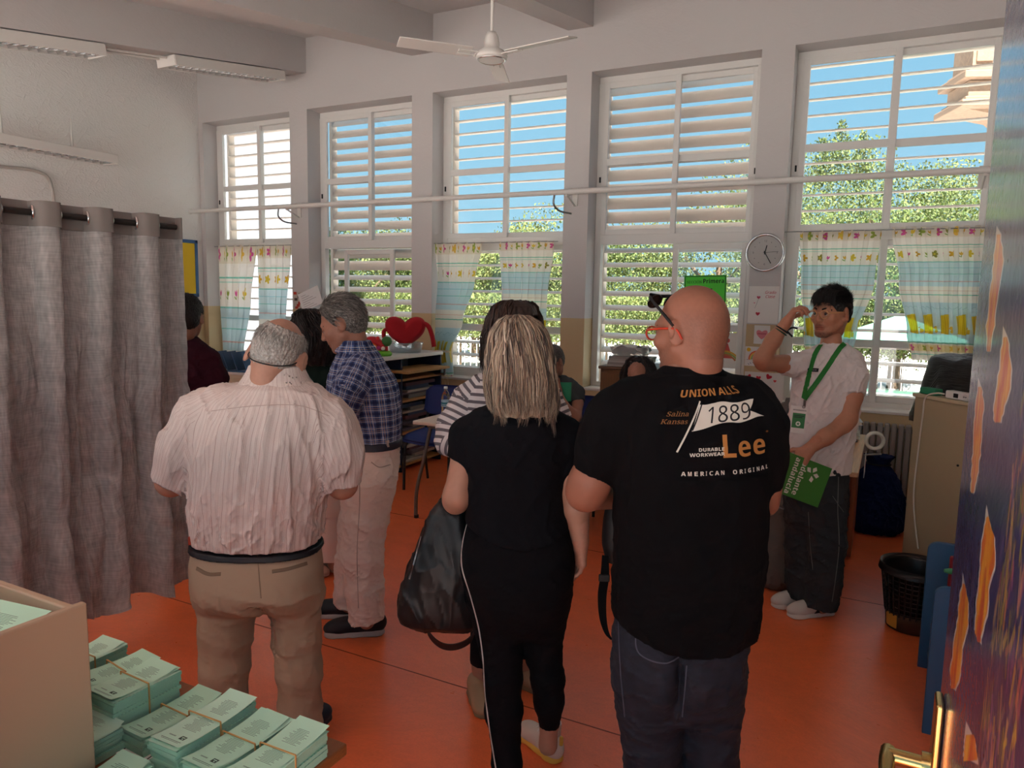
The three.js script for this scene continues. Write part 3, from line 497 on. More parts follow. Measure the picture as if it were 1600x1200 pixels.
const chairM = { blue: std(0x1d2f70, 0.7, { bumpMap: rep(T.weave, 4), bumpScale: 0.0004 }), leg: std(0x17171a, 0.45) };
function chair(label, x, z, turn) {
  const c = thing('school_chair', label, 'chair', [x, 0, z], turn, 'blue school chairs');
  part(c, 'seat', sheet((u, v) => [(u - 0.5) * 0.42, 0.435 + 0.02 * Math.pow(Math.abs(u - 0.5) * 2, 2) - 0.03 * sstep(0.8, 1, v), (v - 0.5) * 0.4], 12, 12, 0.03), chairM.blue);
  part(c, 'backrest', sheet((u, v) => { const e = Math.pow(Math.abs(u - 0.5) * 2, 6) * 0.05 * Math.pow(Math.abs(v - 0.5) * 2, 3); return [(u - 0.5) * 0.41, 0.6 + v * 0.26 - e * Math.sign(v - 0.5), -0.22 - 0.05 * v + 0.05 * Math.pow((u - 0.5) * 2, 2)]; }, 14, 8, 0.03), chairM.blue);
  for (const s of [-1, 1]) {
    part(c, 'leg', tube([[s * 0.19, 0.42, 0.15], [s * 0.2, 0.38, 0.17], [s * 0.205, 0.2, 0.18], [s * 0.205, 0.01, 0.19]], 0.012, 16, 8), chairM.leg);
    part(c, 'leg', tube([[s * 0.2, 0.8, -0.265], [s * 0.2, 0.6, -0.235], [s * 0.195, 0.4, -0.17], [s * 0.2, 0.2, -0.2], [s * 0.205, 0.01, -0.25]], 0.012, 20, 8), chairM.leg);
    part(c, 'side_rail', tube([[s * 0.19, 0.41, 0.15], [s * 0.195, 0.4, -0.17]], 0.011, 4, 8), chairM.leg);
  }
  part(c, 'crossbar', bar([-0.2, 0.4, 0.1], [0.2, 0.4, 0.1], 0.01), chairM.leg);
  return c;
}
chair('empty blue school chair at the corner of the polling table', -3.36, -5.12, 0.12);
const seatMan = onY(893, 655, 0.74), seatWoman = onY(998, 655, 0.74);
chair('blue school chair under the seated man in grey', -2.1, -5.2, 0.05);
chair('blue school chair under the seated dark-haired woman', -1.52, -5.2, -0.05);
{
  // water bottle
  const p = onY(691, 647, 0.73), b = thing('water_bottle', 'clear plastic water bottle on the polling table', 'bottle', [p.x + 0.03, 0.73, p.z]);
  const pet = phys(0xffffff, 0.08, { transmission: 1, thickness: 0.003, ior: 1.4 });
  part(b, 'bottle_body', lathe([[0, 0.002], [0.03, 0.002], [0.034, 0.012], [0.032, 0.05], [0.034, 0.06], [0.032, 0.1], [0.034, 0.12], [0.033, 0.145], [0.02, 0.175], [0.013, 0.185], [0.013, 0.2], [0, 0.2]]), pet);
  part(b, 'label_band', new THREE.CylinderGeometry(0.0348, 0.0348, 0.05, 24, 1, true).translate(0, 0.09, 0), std(0xbfd9e6, 0.5, { side: THREE.DoubleSide, map: canvasTex(128, 64, (x) => { x.fillStyle = '#dfeef4'; x.fillRect(0, 0, 128, 64); x.fillStyle = '#2f8f9c'; x.fillRect(0, 22, 128, 18); x.fillStyle = '#345'; x.fillRect(0, 48, 128, 5); }) }));
  part(b, 'cap', cyl(0.015, 0.015, 0.016, 0, 0.208, 0, 16), std(0xe9eef2, 0.4));
  // papers on the table
  const sheetG = box(0.21, 0.002, 0.297), pm = std(0xf2eee6, 0.8);
  [[-1.72, -4.5, 0.1, 'white paper sheet on the polling table nearest the bald man'], [-1.5, -4.62, -0.2, 'second white paper sheet further back on the polling table'], [-2.3, -4.6, 0.3, 'white paper sheet on the table in front of the seated man']].forEach(([x, z, r, l], i) => solo('paper_sheet', sheetG, pm, l, 'paper', [x, 0.7312, z], r));
}
{
  // bookcase standing at right angles to the windows
  const x0 = -4.33, x1 = -3.93, z0 = -6.08, z1 = -4.75, H = 1.09, b = thing('bookcase', 'low bookcase with white top and paper-filled shelves near the red heart', 'bookcase', [x0, 0, z0]);
  const W = x1 - x0, L = z1 - z0, navy = std(0x232c47, 0.6), pine = std(0xd9b98a, 0.5, { map: rep(T.wood, 1) });
  part(b, 'top', rbox(W + 0.02, 0.035, L + 0.02, 0.006, W / 2, H - 0.017, L / 2), M.whitePaint);
  for (const z of [0.012, L / 2, L - 0.012]) part(b, 'side_panel', rbox(W, H - 0.035, 0.022, 0.003, W / 2, (H - 0.035) / 2, z), navy);
  part(b, 'back_panel', box(0.012, H - 0.04, L, 0.006, H / 2 - 0.02, L / 2), std(0x8ea3bb, 0.6));
  for (const y of [0.06, 0.36, 0.66, 0.86]) part(b, 'shelf', rbox(W - 0.01, 0.022, L - 0.01, 0.003, W / 2 + 0.004, y, L / 2), pine);
  part(b, 'pull_out_board', rbox(0.34, 0.022, 0.7, 0.003, W / 2 + 0.17, 0.945, 0.42), pine);
  part(b, 'support_bar', merge([bar([W + 0.1, 0.875, 0.1], [W + 0.1, 0.935, 0.1], 0.01), bar([W + 0.1, 0.875, 0.1], [W - 0.02, 0.872, 0.1], 0.01)]), M.steel);
  // things on the shelves: paper bundles and folders
  seed(55); const cols = [0x8b8780, 0xb9b2a6, 0x5d5660, 0x7a6e78, 0x4c5a55, 0xcfc8bc, 0x6b4f58, 0x40506b];
  const cm = cols.map((c) => std(c, 0.8)), cn = ['grey', 'pale grey', 'dark violet', 'mauve', 'dark green', 'cream', 'plum', 'slate blue'], ordn = ['lowest', 'second', 'third', 'fourth', 'fifth', 'sixth', 'seventh', 'eighth', 'ninth', 'tenth', 'eleventh', 'twelfth', 'thirteenth', 'fourteenth', 'fifteenth', 'sixteenth', 'seventeenth', 'eighteenth'];
  for (const [y, hmax] of [[0.071, 0.25], [0.371, 0.25], [0.671, 0.16]]) for (const [za, zb] of [[0.03, L / 2 - 0.02], [L / 2 + 0.02, L - 0.03]]) {
    let yy = y; let k = 0;
    while (yy < y + hmax - 0.02) { const h = rr(0.016, 0.036), l = rr(0.3, zb - za - 0.12), w = rr(0.2, 0.3), ci = Math.floor(rnd() * cm.length); solo('paper_folder', rbox(w, h, l, 0.002), cm[ci], `${cn[ci]} folder, ${ordn[k]} from below in the ${za < 0.1 ? 'window side' : 'room side'} pile on the ${y < 0.1 ? 'bottom' : y < 0.5 ? 'middle' : 'upper'} bookcase shelf`, 'folder', [x0 + W - w / 2 - rr(0.02, 0.06), yy + h / 2 + 0.0005, z0 + za + l / 2 + rr(0.01, zb - za - l - 0.01)], 0, 'folders on the bookcase shelves'); yy += h + 0.001; k++; }
  }
  const ball = solo('blue_ball', new THREE.SphereGeometry(0.04, 20, 14), std(0x2d3f70, 0.4), 'small dark blue ball on the upper bookcase shelf', 'ball', [x0 + 0.3, 0.912, z0 + 0.98]);

  // red heart cushion in a clear tub
  const hp = V(x0 + 0.22, H, z0 + 0.36);
  const tub = thing('plastic_tub', 'clear plastic tub holding the red heart cushion', 'tub', [hp.x, H, hp.z], 0.5);
  part(tub, 'tub_wall', lathe([[0.0, 0.002], [0.15, 0.002], [0.165, 0.09], [0.172, 0.09], [0.17, 0.098], [0.16, 0.096], [0.145, 0.008], [0, 0.008]], 32), phys(0xe8edf0, 0.15, { transmission: 0.75, thickness: 0 }));
  const heart = new THREE.Shape(); heart.moveTo(0, -0.15); heart.bezierCurveTo(-0.1, -0.09, -0.2, -0.03, -0.19, 0.07); heart.bezierCurveTo(-0.185, 0.16, -0.05, 0.16, 0, 0.085); heart.bezierCurveTo(0.05, 0.16, 0.185, 0.16, 0.19, 0.07); heart.bezierCurveTo(0.2, -0.03, 0.1, -0.09, 0, -0.15);
  const hg = new THREE.ExtrudeGeometry(heart, { depth: 0.02, bevelEnabled: true, bevelThickness: 0.075, bevelSize: 0.05, bevelOffset: -0.05, bevelSegments: 10, curveSegments: 30 }).translate(0, 0, -0.01);
  const cus = thing('heart_cushion', 'big red plush heart cushion on the bookcase', 'cushion', [hp.x, H + 0.2, hp.z], 0.62);
  const redM = std(0xb5121f, 0.85, { bumpMap: rep(T.weave, 6), bumpScale: 0.001 });
  part(cus, 'pillow', hg, redM);
  part(cus, 'plush_arm', tube([[0.14, 0.09, 0.03], [0.21, 0.06, 0.05], [0.25, -0.03, 0.06], [0.27, -0.14, 0.07]], 0.022, 20, 8), redM); part(cus, 'plush_arm', tube([[-0.15, 0.03, 0.03], [-0.2, 0.0, 0.04], [-0.2, -0.06, 0.05]], 0.02, 20, 8), redM);
  // colourful play toy
  const tp = V(x0 + 0.24, H, z0 + 0.86), toy = thing('activity_toy', 'colourful arch toy with a green base on the bookcase', 'toy', [tp.x, H, tp.z], 0.6);
  part(toy, 'base', lathe([[0, 0], [0.15, 0], [0.16, 0.02], [0.14, 0.045], [0, 0.05]], 28).scale(1, 1, 0.6), std(0x6fbf2c, 0.4));
  part(toy, 'arch', new THREE.TorusGeometry(0.09, 0.035, 10, 26, Math.PI).translate(-0.02, 0.05, 0), std(0xc8202c, 0.4));
  part(toy, 'inner_arch', new THREE.TorusGeometry(0.048, 0.016, 8, 20, Math.PI).translate(-0.02, 0.05, 0.012), std(0xe8862a, 0.4));
  part(toy, 'leaf_ball', new THREE.IcosahedronGeometry(0.048, 1).translate(0.11, 0.13, 0), std(0x3e7a3c, 0.6)); part(toy, 'stem', cyl(0.012, 0.014, 0.09, 0.11, 0.07, 0, 10), std(0xc8202c, 0.4));
  for (const [x, y, c] of [[-0.11, 0.08, 0x2d5fb0], [-0.05, 0.075, 0xf0d030], [0.0, 0.08, 0xf2f2f2], [0.04, 0.075, 0xd83a86], [0.08, 0.07, 0xf5e9dc], [-0.08, 0.15, 0xf0782a], [0.035, 0.16, 0xe8322e]]) part(toy, 'bead', new THREE.SphereGeometry(0.018, 12, 9).translate(x, y, 0.05), std(c, 0.4));
  // pencil pots on the low unit by the tied curtain
  const lp = at(345, 590, 6.4), lu = thing('low_cupboard', 'low cream cupboard under the leftmost curtain', 'cupboard', [-6.1, 0, -5.6]);
  part(lu, 'body', rbox(1.1, 0.78, 0.45, 0.006, 0, 0.39, 0), std(0xd8c9b0, 0.6)); part(lu, 'top', rbox(1.14, 0.025, 0.48, 0.006, 0, 0.79, 0), M.whitePaint); for (const s of [-1, 1]) { const d = part(lu, 'door', rbox(0.52, 0.7, 0.018, 0.004, s * 0.27, 0.39, 0.23), std(0xd2c2a6, 0.6)); part(d, 'knob', new THREE.SphereGeometry(0.014, 10, 8).translate(s * 0.05, 0.45, 0.25), M.steel); }
  const tray = thing('desk_organiser', 'blue slanted paper organiser behind the old man', 'organiser', [-6.1, 0.8025, -5.5], 0.25);
  for (let i = 0; i < 4; i++) part(tray, 'divider', rbox(0.012, 0.2, 0.24, 0.004, 0, 0.1, 0), std(0x33567e, 0.5), [-0.16 + i * 0.11, 0.014, 0], [0, 0, 0.35]);
  part(tray, 'tray_floor', rbox(0.5, 0.012, 0.26, 0.004, 0, 0.006, 0), std(0x33567e, 0.5));
  seed(9); for (let i = 0; i < 5; i++) { const q = solo('marker_pen', merge([cyl(0.012, 0.012, 0.13, 0, 0.065, 0, 10), cyl(0.006, 0.012, 0.02, 0, 0.14, 0, 10)]), std([0x27466e, 0x2b6a8a, 0x8a3a4a, 0x3f7f6a, 0x1f3352][i], 0.5), ['navy', 'teal', 'wine red', 'green', 'darkest blue'][i] + ' marker pen standing on the low cupboard', 'pen', [-5.72 + i * 0.04, 0.8025, -5.48 + 0.03 * (i % 2)], 0); }
}
{
  // brown cabinet with paper stack behind the seated woman
  const c = thing('brown_cabinet', 'brown wooden cabinet with a paper stack behind the seated woman', 'cabinet', [-1.76, 0, -5.95]);
  const br = std(0x8e6844, 0.55, { map: rep(T.wood, 1) });
  part(c, 'body', rbox(0.72, 1.06, 0.5, 0.006, 0, 0.53, 0), br); part(c, 'top', rbox(0.75, 0.025, 0.53, 0.006, 0, 1.072, 0), std(0x6b4b32, 0.5)); for (const s of [-1, 1]) { const d = part(c, 'door', rbox(0.345, 0.98, 0.018, 0.004, s * 0.177, 0.54, 0.256), br); part(d, 'handle', bar([s * 0.04, 0.5, 0.275], [s * 0.04, 0.62, 0.275], 0.006), M.steel); }
  const gm = [std(0xb7b0a8, 0.8), std(0xa19a94, 0.8), std(0xcac5bd, 0.8)];
  for (let i = 0; i < 5; i++) solo('paper_ream', rbox(0.34, 0.016, 0.24, 0.003), gm[i % 3], ['lowest', 'second lowest', 'middle', 'second highest', 'topmost'][i] + ' paper bundle in the stack on the brown cabinet', 'paper stack', [-1.9 + 0.004 * i, 1.0935 + i * 0.0165, -5.82], 0.05 * (i % 2));
  const bs = thing('paper_basket', 'clear tray of loose papers on top of the brown cabinet stack', 'tray', [-1.9, 1.1685, -5.82]);
  part(bs, 'tray_wall', new THREE.CylinderGeometry(0.2, 0.16, 0.08, 4, 1, true).rotateY(Math.PI / 4).scale(1.05, 1, 0.8).translate(0, 0.041, 0), phys(0xf0ede8, 0.3, { transmission: 0.5, thickness: 0, side: THREE.DoubleSide }));
  seed(31); for (let i = 0; i < 4; i++) part(bs, 'loose_paper', sheet((u, v) => [(u - 0.5) * 0.28, 0.03 + i * 0.014 + 0.03 * noise2(u * 2 + i, v * 2), (v - 0.5) * 0.2], 8, 6, 0), std(0xeee9e2, 0.8, { side: THREE.DoubleSide }), [0, 0, 0], [0, rr(-0.3, 0.3), 0]);
}
{
  // desk behind the young man
  const x0 = -0.78, x1 = -0.1, z0 = -5.6, z1 = -4.3, H = 0.73, d = thing('teacher_desk', 'wooden desk behind the young man with books and tape on it', 'desk', [(x0 + x1) / 2, 0, (z0 + z1) / 2]);
  const L = z1 - z0, W = x1 - x0, br = std(0xa9633f, 0.5, { map: rep(T.wood, 1) }), pinkwood = std(0xe6bfa4, 0.35, { map: rep(T.wood, 1) });
  part(d, 'desktop', rbox(W, 0.028, L, 0.006, 0, H - 0.014, 0), pinkwood);
  part(d, 'side_panel', rbox(W - 0.06, H - 0.03, 0.03, 0.004, 0, (H - 0.03) / 2, -L / 2 + 0.05), br); part(d, 'side_panel', rbox(0.03, H - 0.06, 0.5, 0.004, W / 2 - 0.04, (H - 0.06) / 2 + 0.03, -L / 2 + 0.35), br);
  part(d, 'modesty_panel', rbox(0.022, 0.42, L - 0.1, 0.004, -W / 2 + 0.1, H - 0.25, 0), std(0x6f2f22, 0.5)); for (const s of [-1, 1]) part(d, 'leg', rbox(0.04, H - 0.03, 0.04, 0.004, s * (W / 2 - 0.06), (H - 0.03) / 2, L / 2 - 0.08), std(0x7a2b24, 0.5));
  seed(71); let yy = H; const bc = [0x3c4a60, 0xd9d4ca, 0x6d7f98, 0xe7e2d8, 0x2a3e5c, 0xc9d3dc];
  for (let i = 0; i < 6; i++) { const h = rr(0.014, 0.03), w = rr(0.18, 0.22), l = rr(0.24, 0.29), bk = thing('book', ['lowest', 'second lowest', 'third', 'fourth', 'fifth', 'topmost'][i] + ' book of the pile on the teacher desk', 'book', [-0.25 + rr(-0.015, 0.015), yy + h / 2 + 0.0005, -5.38], rr(-0.15, 0.15)); part(bk, 'cover', merge([box(w, 0.003, l, 0, h / 2 - 0.0015, 0), box(w, 0.003, l, 0, -h / 2 + 0.0015, 0), box(0.004, h, l, -w / 2 + 0.002, 0, 0)]), std(bc[i], 0.5)); part(bk, 'pages', box(w - 0.012, h - 0.007, l - 0.012), std(0xeee8da, 0.8)); yy += h + 0.001; }
  const tp = onX(1359, 702, -0.06); solo('tape_roll', new THREE.TorusGeometry(0.05, 0.011, 10, 36).scale(1, 1, 1.8), std(0xeae6da, 0.5), 'white roll of tape standing at the desk edge', 'tape', [-0.04, 0.792, -5.02], 0.3);
  const holder = thing('paper_pocket', 'white paper pocket hanging from the desk side by the tape roll', 'paper', [-0.098, 0.6, -5.2]);
  part(holder, 'leaf', box(0.004, 0.14, 0.2, 0.01, 0, 0), std(0xefece6, 0.8)); part(holder, 'mark', box(0.002, 0.05, 0.012, 0.0135, 0.01, 0), std(0xb0402c, 0.6)); part(holder, 'hook', bar([0.0, 0.06, 0], [0.1, 0.07, -0.05], 0.006), M.steel);
  // drawer unit standing beside the desk, only its grips show
}
{
  // beige metal cabinet, turned, with drawer grips on its left side
  const p = onY(1403, 930, 0), u = V(0.64, 0, 0.77).normalize(), ang = Math.atan2(-u.z, u.x), c = thing('beige_cabinet', 'beige metal cabinet with a white cable down its back', 'cabinet', [p.x, 0, p.z], ang);
  const be = std(0xb3a080, 0.5), H = 1.15;  // local x along the visible face, -z away from the viewer
  part(c, 'body', rbox(0.62, H - 0.04, 0.45, 0.006, 0.31, H / 2 + 0.02, -0.225), be); part(c, 'plinth', box(0.58, 0.045, 0.41, 0.31, 0.0225, -0.225), M.black); part(c, 'top', rbox(0.64, 0.02, 0.47, 0.004, 0.31, H, -0.225), std(0xc6b594, 0.45));
  for (let i = 0; i < 4; i++) { const d = part(c, 'drawer', rbox(0.018, 0.235, 0.41, 0.004, -0.008, 0.2 + i * 0.25, -0.225), be); part(d, 'grip', tube([[-0.016, 0.22 + i * 0.25, -0.07], [-0.055, 0.22 + i * 0.25, -0.07], [-0.055, 0.22 + i * 0.25, -0.15], [-0.016, 0.22 + i * 0.25, -0.15]], 0.006, 20, 6), M.chrome); }
  part(c, 'screw', cyl(0.006, 0.006, 0.006, 0, 0, 0, 10).rotateX(Math.PI / 2).translate(0.33, 0.83, 0.002), M.black);
  const loc = (x, y, z) => V(x, y, z).applyAxisAngle(V(0, 1, 0), ang).add(V(p.x, 0, p.z));
  const place = (o, x, y, z) => { const q = loc(x, y, z); o.position.copy(q); o.rotation.y = ang; return o; };
  const strip = place(thing('power_strip', 'white power strip on the edge of the beige cabinet', 'power strip'), 0.33, H + 0.0105, -0.03);
  part(strip, 'housing', rbox(0.26, 0.04, 0.05, 0.006, 0, 0.021, 0), M.whitePaint); part(strip, 'switch', rbox(0.03, 0.022, 0.004, 0.002, -0.06, 0.021, 0.026), M.black);
  for (const x of [0.0, 0.05, 0.1]) { const s = part(strip, 'socket', cyl(0.016, 0.016, 0.004, 0, 0, 0, 18).rotateX(Math.PI / 2).translate(x, 0.021, 0.026), std(0xd8d4ce, 0.4)); part(s, 'hole', merge([cyl(0.003, 0.003, 0.004, 0, 0, 0, 8).rotateX(Math.PI / 2).translate(x - 0.006, 0.021, 0.028), cyl(0.003, 0.003, 0.004, 0, 0, 0, 8).rotateX(Math.PI / 2).translate(x + 0.006, 0.021, 0.028)]), M.black); }
  const pts = [[0.2, H + 0.03, -0.0], [0.16, H + 0.03, 0.006], [0.09, H + 0.0, 0.012], [0.08, H - 0.1, 0.012], [0.07, H - 0.3, 0.012], [0.065, 0.6, 0.012], [0.1, 0.42, 0.012], [0.13, 0.32, 0.012]].map((q) => loc(...q));
  solo('power_cable', tube(pts, 0.0045, 60, 6), std(0xd9d2c4, 0.5), 'white cable hanging down the beige cabinet', 'cable');
  place(solo('board_eraser', rbox(0.11, 0.035, 0.05, 0.006, 0, 0.0185, 0), std(0x2f8b63, 0.7), 'green felt board eraser on the beige cabinet', 'eraser'), 0.08, H + 0.011, -0.028);
  // black plastic sheet over a screen
  const cov = place(thing('covered_screen', 'screen under a shiny black plastic sheet on the beige cabinet', 'covered screen'), 0.26, H + 0.01, -0.26);
  const bag = phys(0x0c0c0e, 0.32, { bumpMap: rep(T.fine, 0.6), bumpScale: 0.004, side: THREE.DoubleSide });
  part(cov, 'plastic_sheet', sheet((a, b) => { // draped box, a round the top, b down the sides
    const th = a * Math.PI * 2, r = Math.pow(Math.pow(Math.abs(Math.cos(th)), 6) + Math.pow(Math.abs(Math.sin(th)), 6), -1 / 6), top = b < 0.35, q = top ? b / 0.35 : 1, dn = top ? 0 : (b - 0.35) / 0.65;
    const nz = noise3(Math.cos(th) * 3, Math.sin(th) * 3, b * 4);
    const flare = 1 + 0.12 * dn + 0.05 * nz * dn, hx = 0.33, hz = 0.17, left = Math.cos(th) < -0.55 ? 1 : 0;
    const drop = dn * (0.2 + (left ? 0.16 : 0) + 0.02 * nz);
    return [Math.cos(th) * r * q * hx * flare - (left ? 0.06 * dn : 0), 0.215 + 0.012 * nz - drop - 0.03 * Math.pow(q, 6), Math.sin(th) * r * q * hz * flare];
  }, 96, 26, 0), bag);
  part(cov, 'screen_body', rbox(0.5, 0.19, 0.22, 0.01, 0, 0.1, 0), M.black);
  const toyq = place(thing('red_toy_figure', 'small red figure peeking out above the black plastic sheet', 'toy'), 0.28, H + 0.24, -0.24); 
  part(toyq, 'torso', lathe([[0, 0.0], [0.04, 0.0], [0.045, 0.04], [0.02, 0.1], [0, 0.11]], 16), std(0xb01825, 0.6)); part(toyq, 'cap', lathe([[0, 0.1], [0.055, 0.1], [0.05, 0.115], [0.02, 0.16], [0, 0.17]], 16), std(0xc01c28, 0.6));
  // waste basket
  const wp = onY(1440, 950, 0), w = thing('waste_basket', 'black slotted waste basket with a liner beside the beige cabinet', 'basket', [0.2, 0, -4.12]);
  const bk = std(0x1d1a18, 0.55);
  part(w, 'base', lathe([[0, 0.004], [0.118, 0.004], [0.125, 0.09], [0.121, 0.09], [0.112, 0.012], [0, 0.012]], 32), std(0x4a3b2b, 0.6));
  part(w, 'rim', new THREE.TorusGeometry(0.158, 0.01, 8, 36).rotateX(Math.PI / 2).translate(0, 0.32, 0), bk);
  for (let i = 0; i < 9; i++) part(w, 'ring', new THREE.TorusGeometry(0.126 + 0.0033 * i, 0.0035, 5, 32).rotateX(Math.PI / 2), bk, [0, 0.1 + i * 0.024, 0]);
  for (let i = 0; i < 30; i++) { const a = i / 30 * Math.PI * 2; part(w, 'rib', bar([Math.cos(a) * 0.125, 0.08, Math.sin(a) * 0.125], [Math.cos(a) * 0.157, 0.32, Math.sin(a) * 0.157], 0.0045, 5), bk); }
  part(w, 'liner', lathe([[0.05, 0.03], [0.105, 0.05], [0.118, 0.15], [0.142, 0.31], [0.165, 0.337], [0.172, 0.3]], 36), phys(0x101012, 0.35, { side: THREE.DoubleSide }));
  part(w, 'sticker', new THREE.CylinderGeometry(0.1265, 0.1215, 0.07, 10, 1, true, Math.PI * 1.62, 0.6).translate(0, 0.05, 0), std(0xc8963c, 0.6, { side: THREE.DoubleSide }));
  // low blue book bin
  const bb = thing('book_bin', 'low blue wooden book bin with rounded end boards', 'book bin', [0.4, 0, -3.39]);
  const bl = std(0x24567f, 0.45, { bumpMap: T.fine, bumpScale: 0.0003 });
  const endb = () => { const s = new THREE.Shape(); s.moveTo(-0.18, 0); s.lineTo(-0.18, 0.55); s.quadraticCurveTo(-0.18, 0.59, -0.13, 0.59); s.lineTo(0.18, 0.59); s.lineTo(0.18, 0); s.closePath(); return new THREE.ExtrudeGeometry(s, { depth: 0.018, bevelEnabled: true, bevelSize: 0.003, bevelThickness: 0.003, bevelSegments: 2 }); };
  part(bb, 'end_board', endb(), bl, [0, 0, 0.282]); part(bb, 'end_board', endb(), bl, [0, 0, -0.3]);
  part(bb, 'bottom_board', rbox(0.32, 0.018, 0.56, 0.003, 0.01, 0.08, 0), bl); part(bb, 'side_board', rbox(0.018, 0.2, 0.56, 0.003, -0.11, 0.2, 0), bl); part(bb, 'side_board', rbox(0.018, 0.2, 0.56, 0.003, 0.16, 0.2, 0), bl);
  solo('red_folder', rbox(0.2, 0.5, 0.03, 0.01), std(0x8c1f28, 0.5), 'dark red folder standing in the blue book bin', 'folder', [0.39, 0.3405, -3.52], 0.15);
  solo('green_marker', merge([cyl(0.012, 0.012, 0.12).rotateZ(Math.PI / 2), cyl(0.007, 0.012, 0.02).rotateZ(Math.PI / 2).translate(-0.07, 0, 0)]), std(0x3f8f5c, 0.5), 'green marker lying on the folder box in the book bin', 'pen', [0.34, 0.574, -3.36], 0.2);
  solo('folder_box', rbox(0.18, 0.47, 0.2, 0.006), std(0xd9d6cf, 0.7), 'pale folder box standing in the blue book bin', 'box', [0.39, 0.3255, -3.34], 0);
}
{
  // radiator
  const r = thing('wall_radiator', 'grey ribbed radiator under the rightmost window', 'radiator', [0.1, 0, -6.24]), gm = std(0x8f8a86, 0.45);
  for (let i = 0; i < 26; i++) part(r, 'fin', rbox(0.04, 0.62, 0.07, 0.012), gm, [-0.6 + i * 0.048, 0.42, 0.02]);
  part(r, 'pipe', merge([bar([-0.62, 0.16, 0.0], [0.62, 0.16, 0.0], 0.016), bar([-0.62, 0.68, 0.0], [0.62, 0.68, 0.0], 0.016), bar([-0.6, 0, 0], [-0.6, 0.16, 0], 0.012)]), gm);
}
{
  // open painted door at the right, close to the camera
  const X = 0.1, z0 = -1.155, z1 = -0.285, H = 2.38;
  const paint = canvasTex(1024, 2048, (x, W, Hh) => {
    const px = (z) => (z - z0) / (z1 - z0) * W, py = (y) => (1 - y / H) * Hh; const P = (a, b) => { const q = onX(a, b, X); return [px(q.z), py(q.y)]; };
    x.fillStyle = '#35345c'; x.fillRect(0, 0, W, Hh);
    seed(808);
    const blot = (n, ya, yb, cols, lw) => { for (let i = 0; i < n; i++) { x.strokeStyle = cols[i % cols.length]; x.globalAlpha = rr(0.05, 0.22); x.lineWidth = rr(2, lw); const a = rr(0, W), b = py(rr(ya, yb)); x.beginPath(); x.moveTo(a, b); x.quadraticCurveTo(a + rr(-14, 14), b + rr(20, 60), a + rr(-10, 10), b + rr(60, 200)); x.stroke(); } x.globalAlpha = 1; };
    blot(500, 1.45, 2.4, ['#5d5c84', '#24244a', '#7d7a98', '#32345f'], 14); blot(420, 1.22, 1.5, ['#0f1538', '#151c46', '#1b2452'], 22); blot(420, 0.0, 1.25, ['#45264a', '#54304e', '#371e40'], 20);
    // band of yellow, pink and violet brush strokes further towards the hinge
    for (let i = 0; i < 900; i++) { const y = rr(0.7, 2.0), q = onX(1585, 900, X); const z = rr(-0.76, -0.6) + 0.12 * (y - 1.3); x.strokeStyle = ['#c9a83a', '#b9604a', '#a0507a', '#d8a860', '#7d5a8c', '#8d8a3a'][Math.floor(rnd() * 6)]; x.globalAlpha = rr(0.2, 0.7); x.lineWidth = rr(3, 10); x.beginPath(); x.moveTo(px(z), py(y)); x.lineTo(px(z) + rr(-20, 20), py(y) + rr(10, 50)); x.stroke(); }
    x.globalAlpha = 1;
    // flames with a pale rim
    const flame = (rows0) => { const rows = []; for (let i = 0; i + 1 < rows0.length; i++) for (let q = 0; q < 4; q++) { const t = q / 4, w = i || q ? 1 : 0; rows.push([0, 1, 2].map((c) => mixf(rows0[i][c], rows0[i + 1][c], t) + (c ? w * rr(-1.1, 1.1) : 0))); } rows.push(rows0[rows0.length - 1]); const L = rows.map(([y, a]) => P(a, y)), Rr = rows.map(([y, , b]) => P(b, y)); const path = (g) => { x.beginPath(); L.forEach(([a, b], i) => (i ? x.lineTo(a - g, b) : x.moveTo(a - g, b - g))); [...Rr].reverse().forEach(([a, b]) => x.lineTo(a + g, b)); x.closePath(); };
      path(10); x.fillStyle = '#cfc6c0'; x.fill(); path(0); x.fillStyle = '#d9822a'; x.fill(); x.save(); path(0); x.clip(); for (let i = 0; i < 40; i++) { const k = Math.floor(rnd() * L.length); x.fillStyle = ['#c8452c', '#e0a030', '#b83a2c', '#e8b040'][i % 4]; x.globalAlpha = 0.45; x.beginPath(); x.ellipse(mixf(L[k][0], Rr[k][0], rnd()), L[k][1] + rr(-20, 20), rr(4, 14), rr(14, 44), 0, 0, 7); x.fill(); } x.restore(); x.globalAlpha = 1; };
    flame([[820, 1540, 1543], [850, 1535, 1551], [890, 1531, 1554], [930, 1528, 1543], [970, 1524, 1541], [1000, 1522, 1532], [1015, 1527, 1531]]);
    flame([[922, 1503, 1506], [950, 1498, 1511], [985, 1495, 1512], [1020, 1489, 1503], [1060, 1484, 1500], [1085, 1484, 1492]]);
    flame([[615, 1527, 1532], [640, 1524, 1536], [680, 1521, 1533], [720, 1519, 1530], [755, 1517, 1526], [780, 1516, 1520]]);
    flame([[540, 1566, 1572], [580, 1562, 1578], [620, 1556, 1576], [655, 1552, 1566], [672, 1553, 1562]]);
    flame([[378, 1556, 1562], [420, 1552, 1566], [470, 1546, 1558], [520, 1541, 1552], [560, 1541, 1546]]);
    flame([[1160, 1508, 1520], [1180, 1506, 1524], [1200, 1504, 1526]]);
  });
  const rough = rep(T.floorR, 1, 2);
  const door = thing('painted_door', 'open dark blue and purple door painted with orange flames', 'door', [X, 0, 0]);
  const leaf = new THREE.BoxGeometry(0.04, H, z1 - z0).translate(0.02, H / 2 + 0.008, (z0 + z1) / 2);
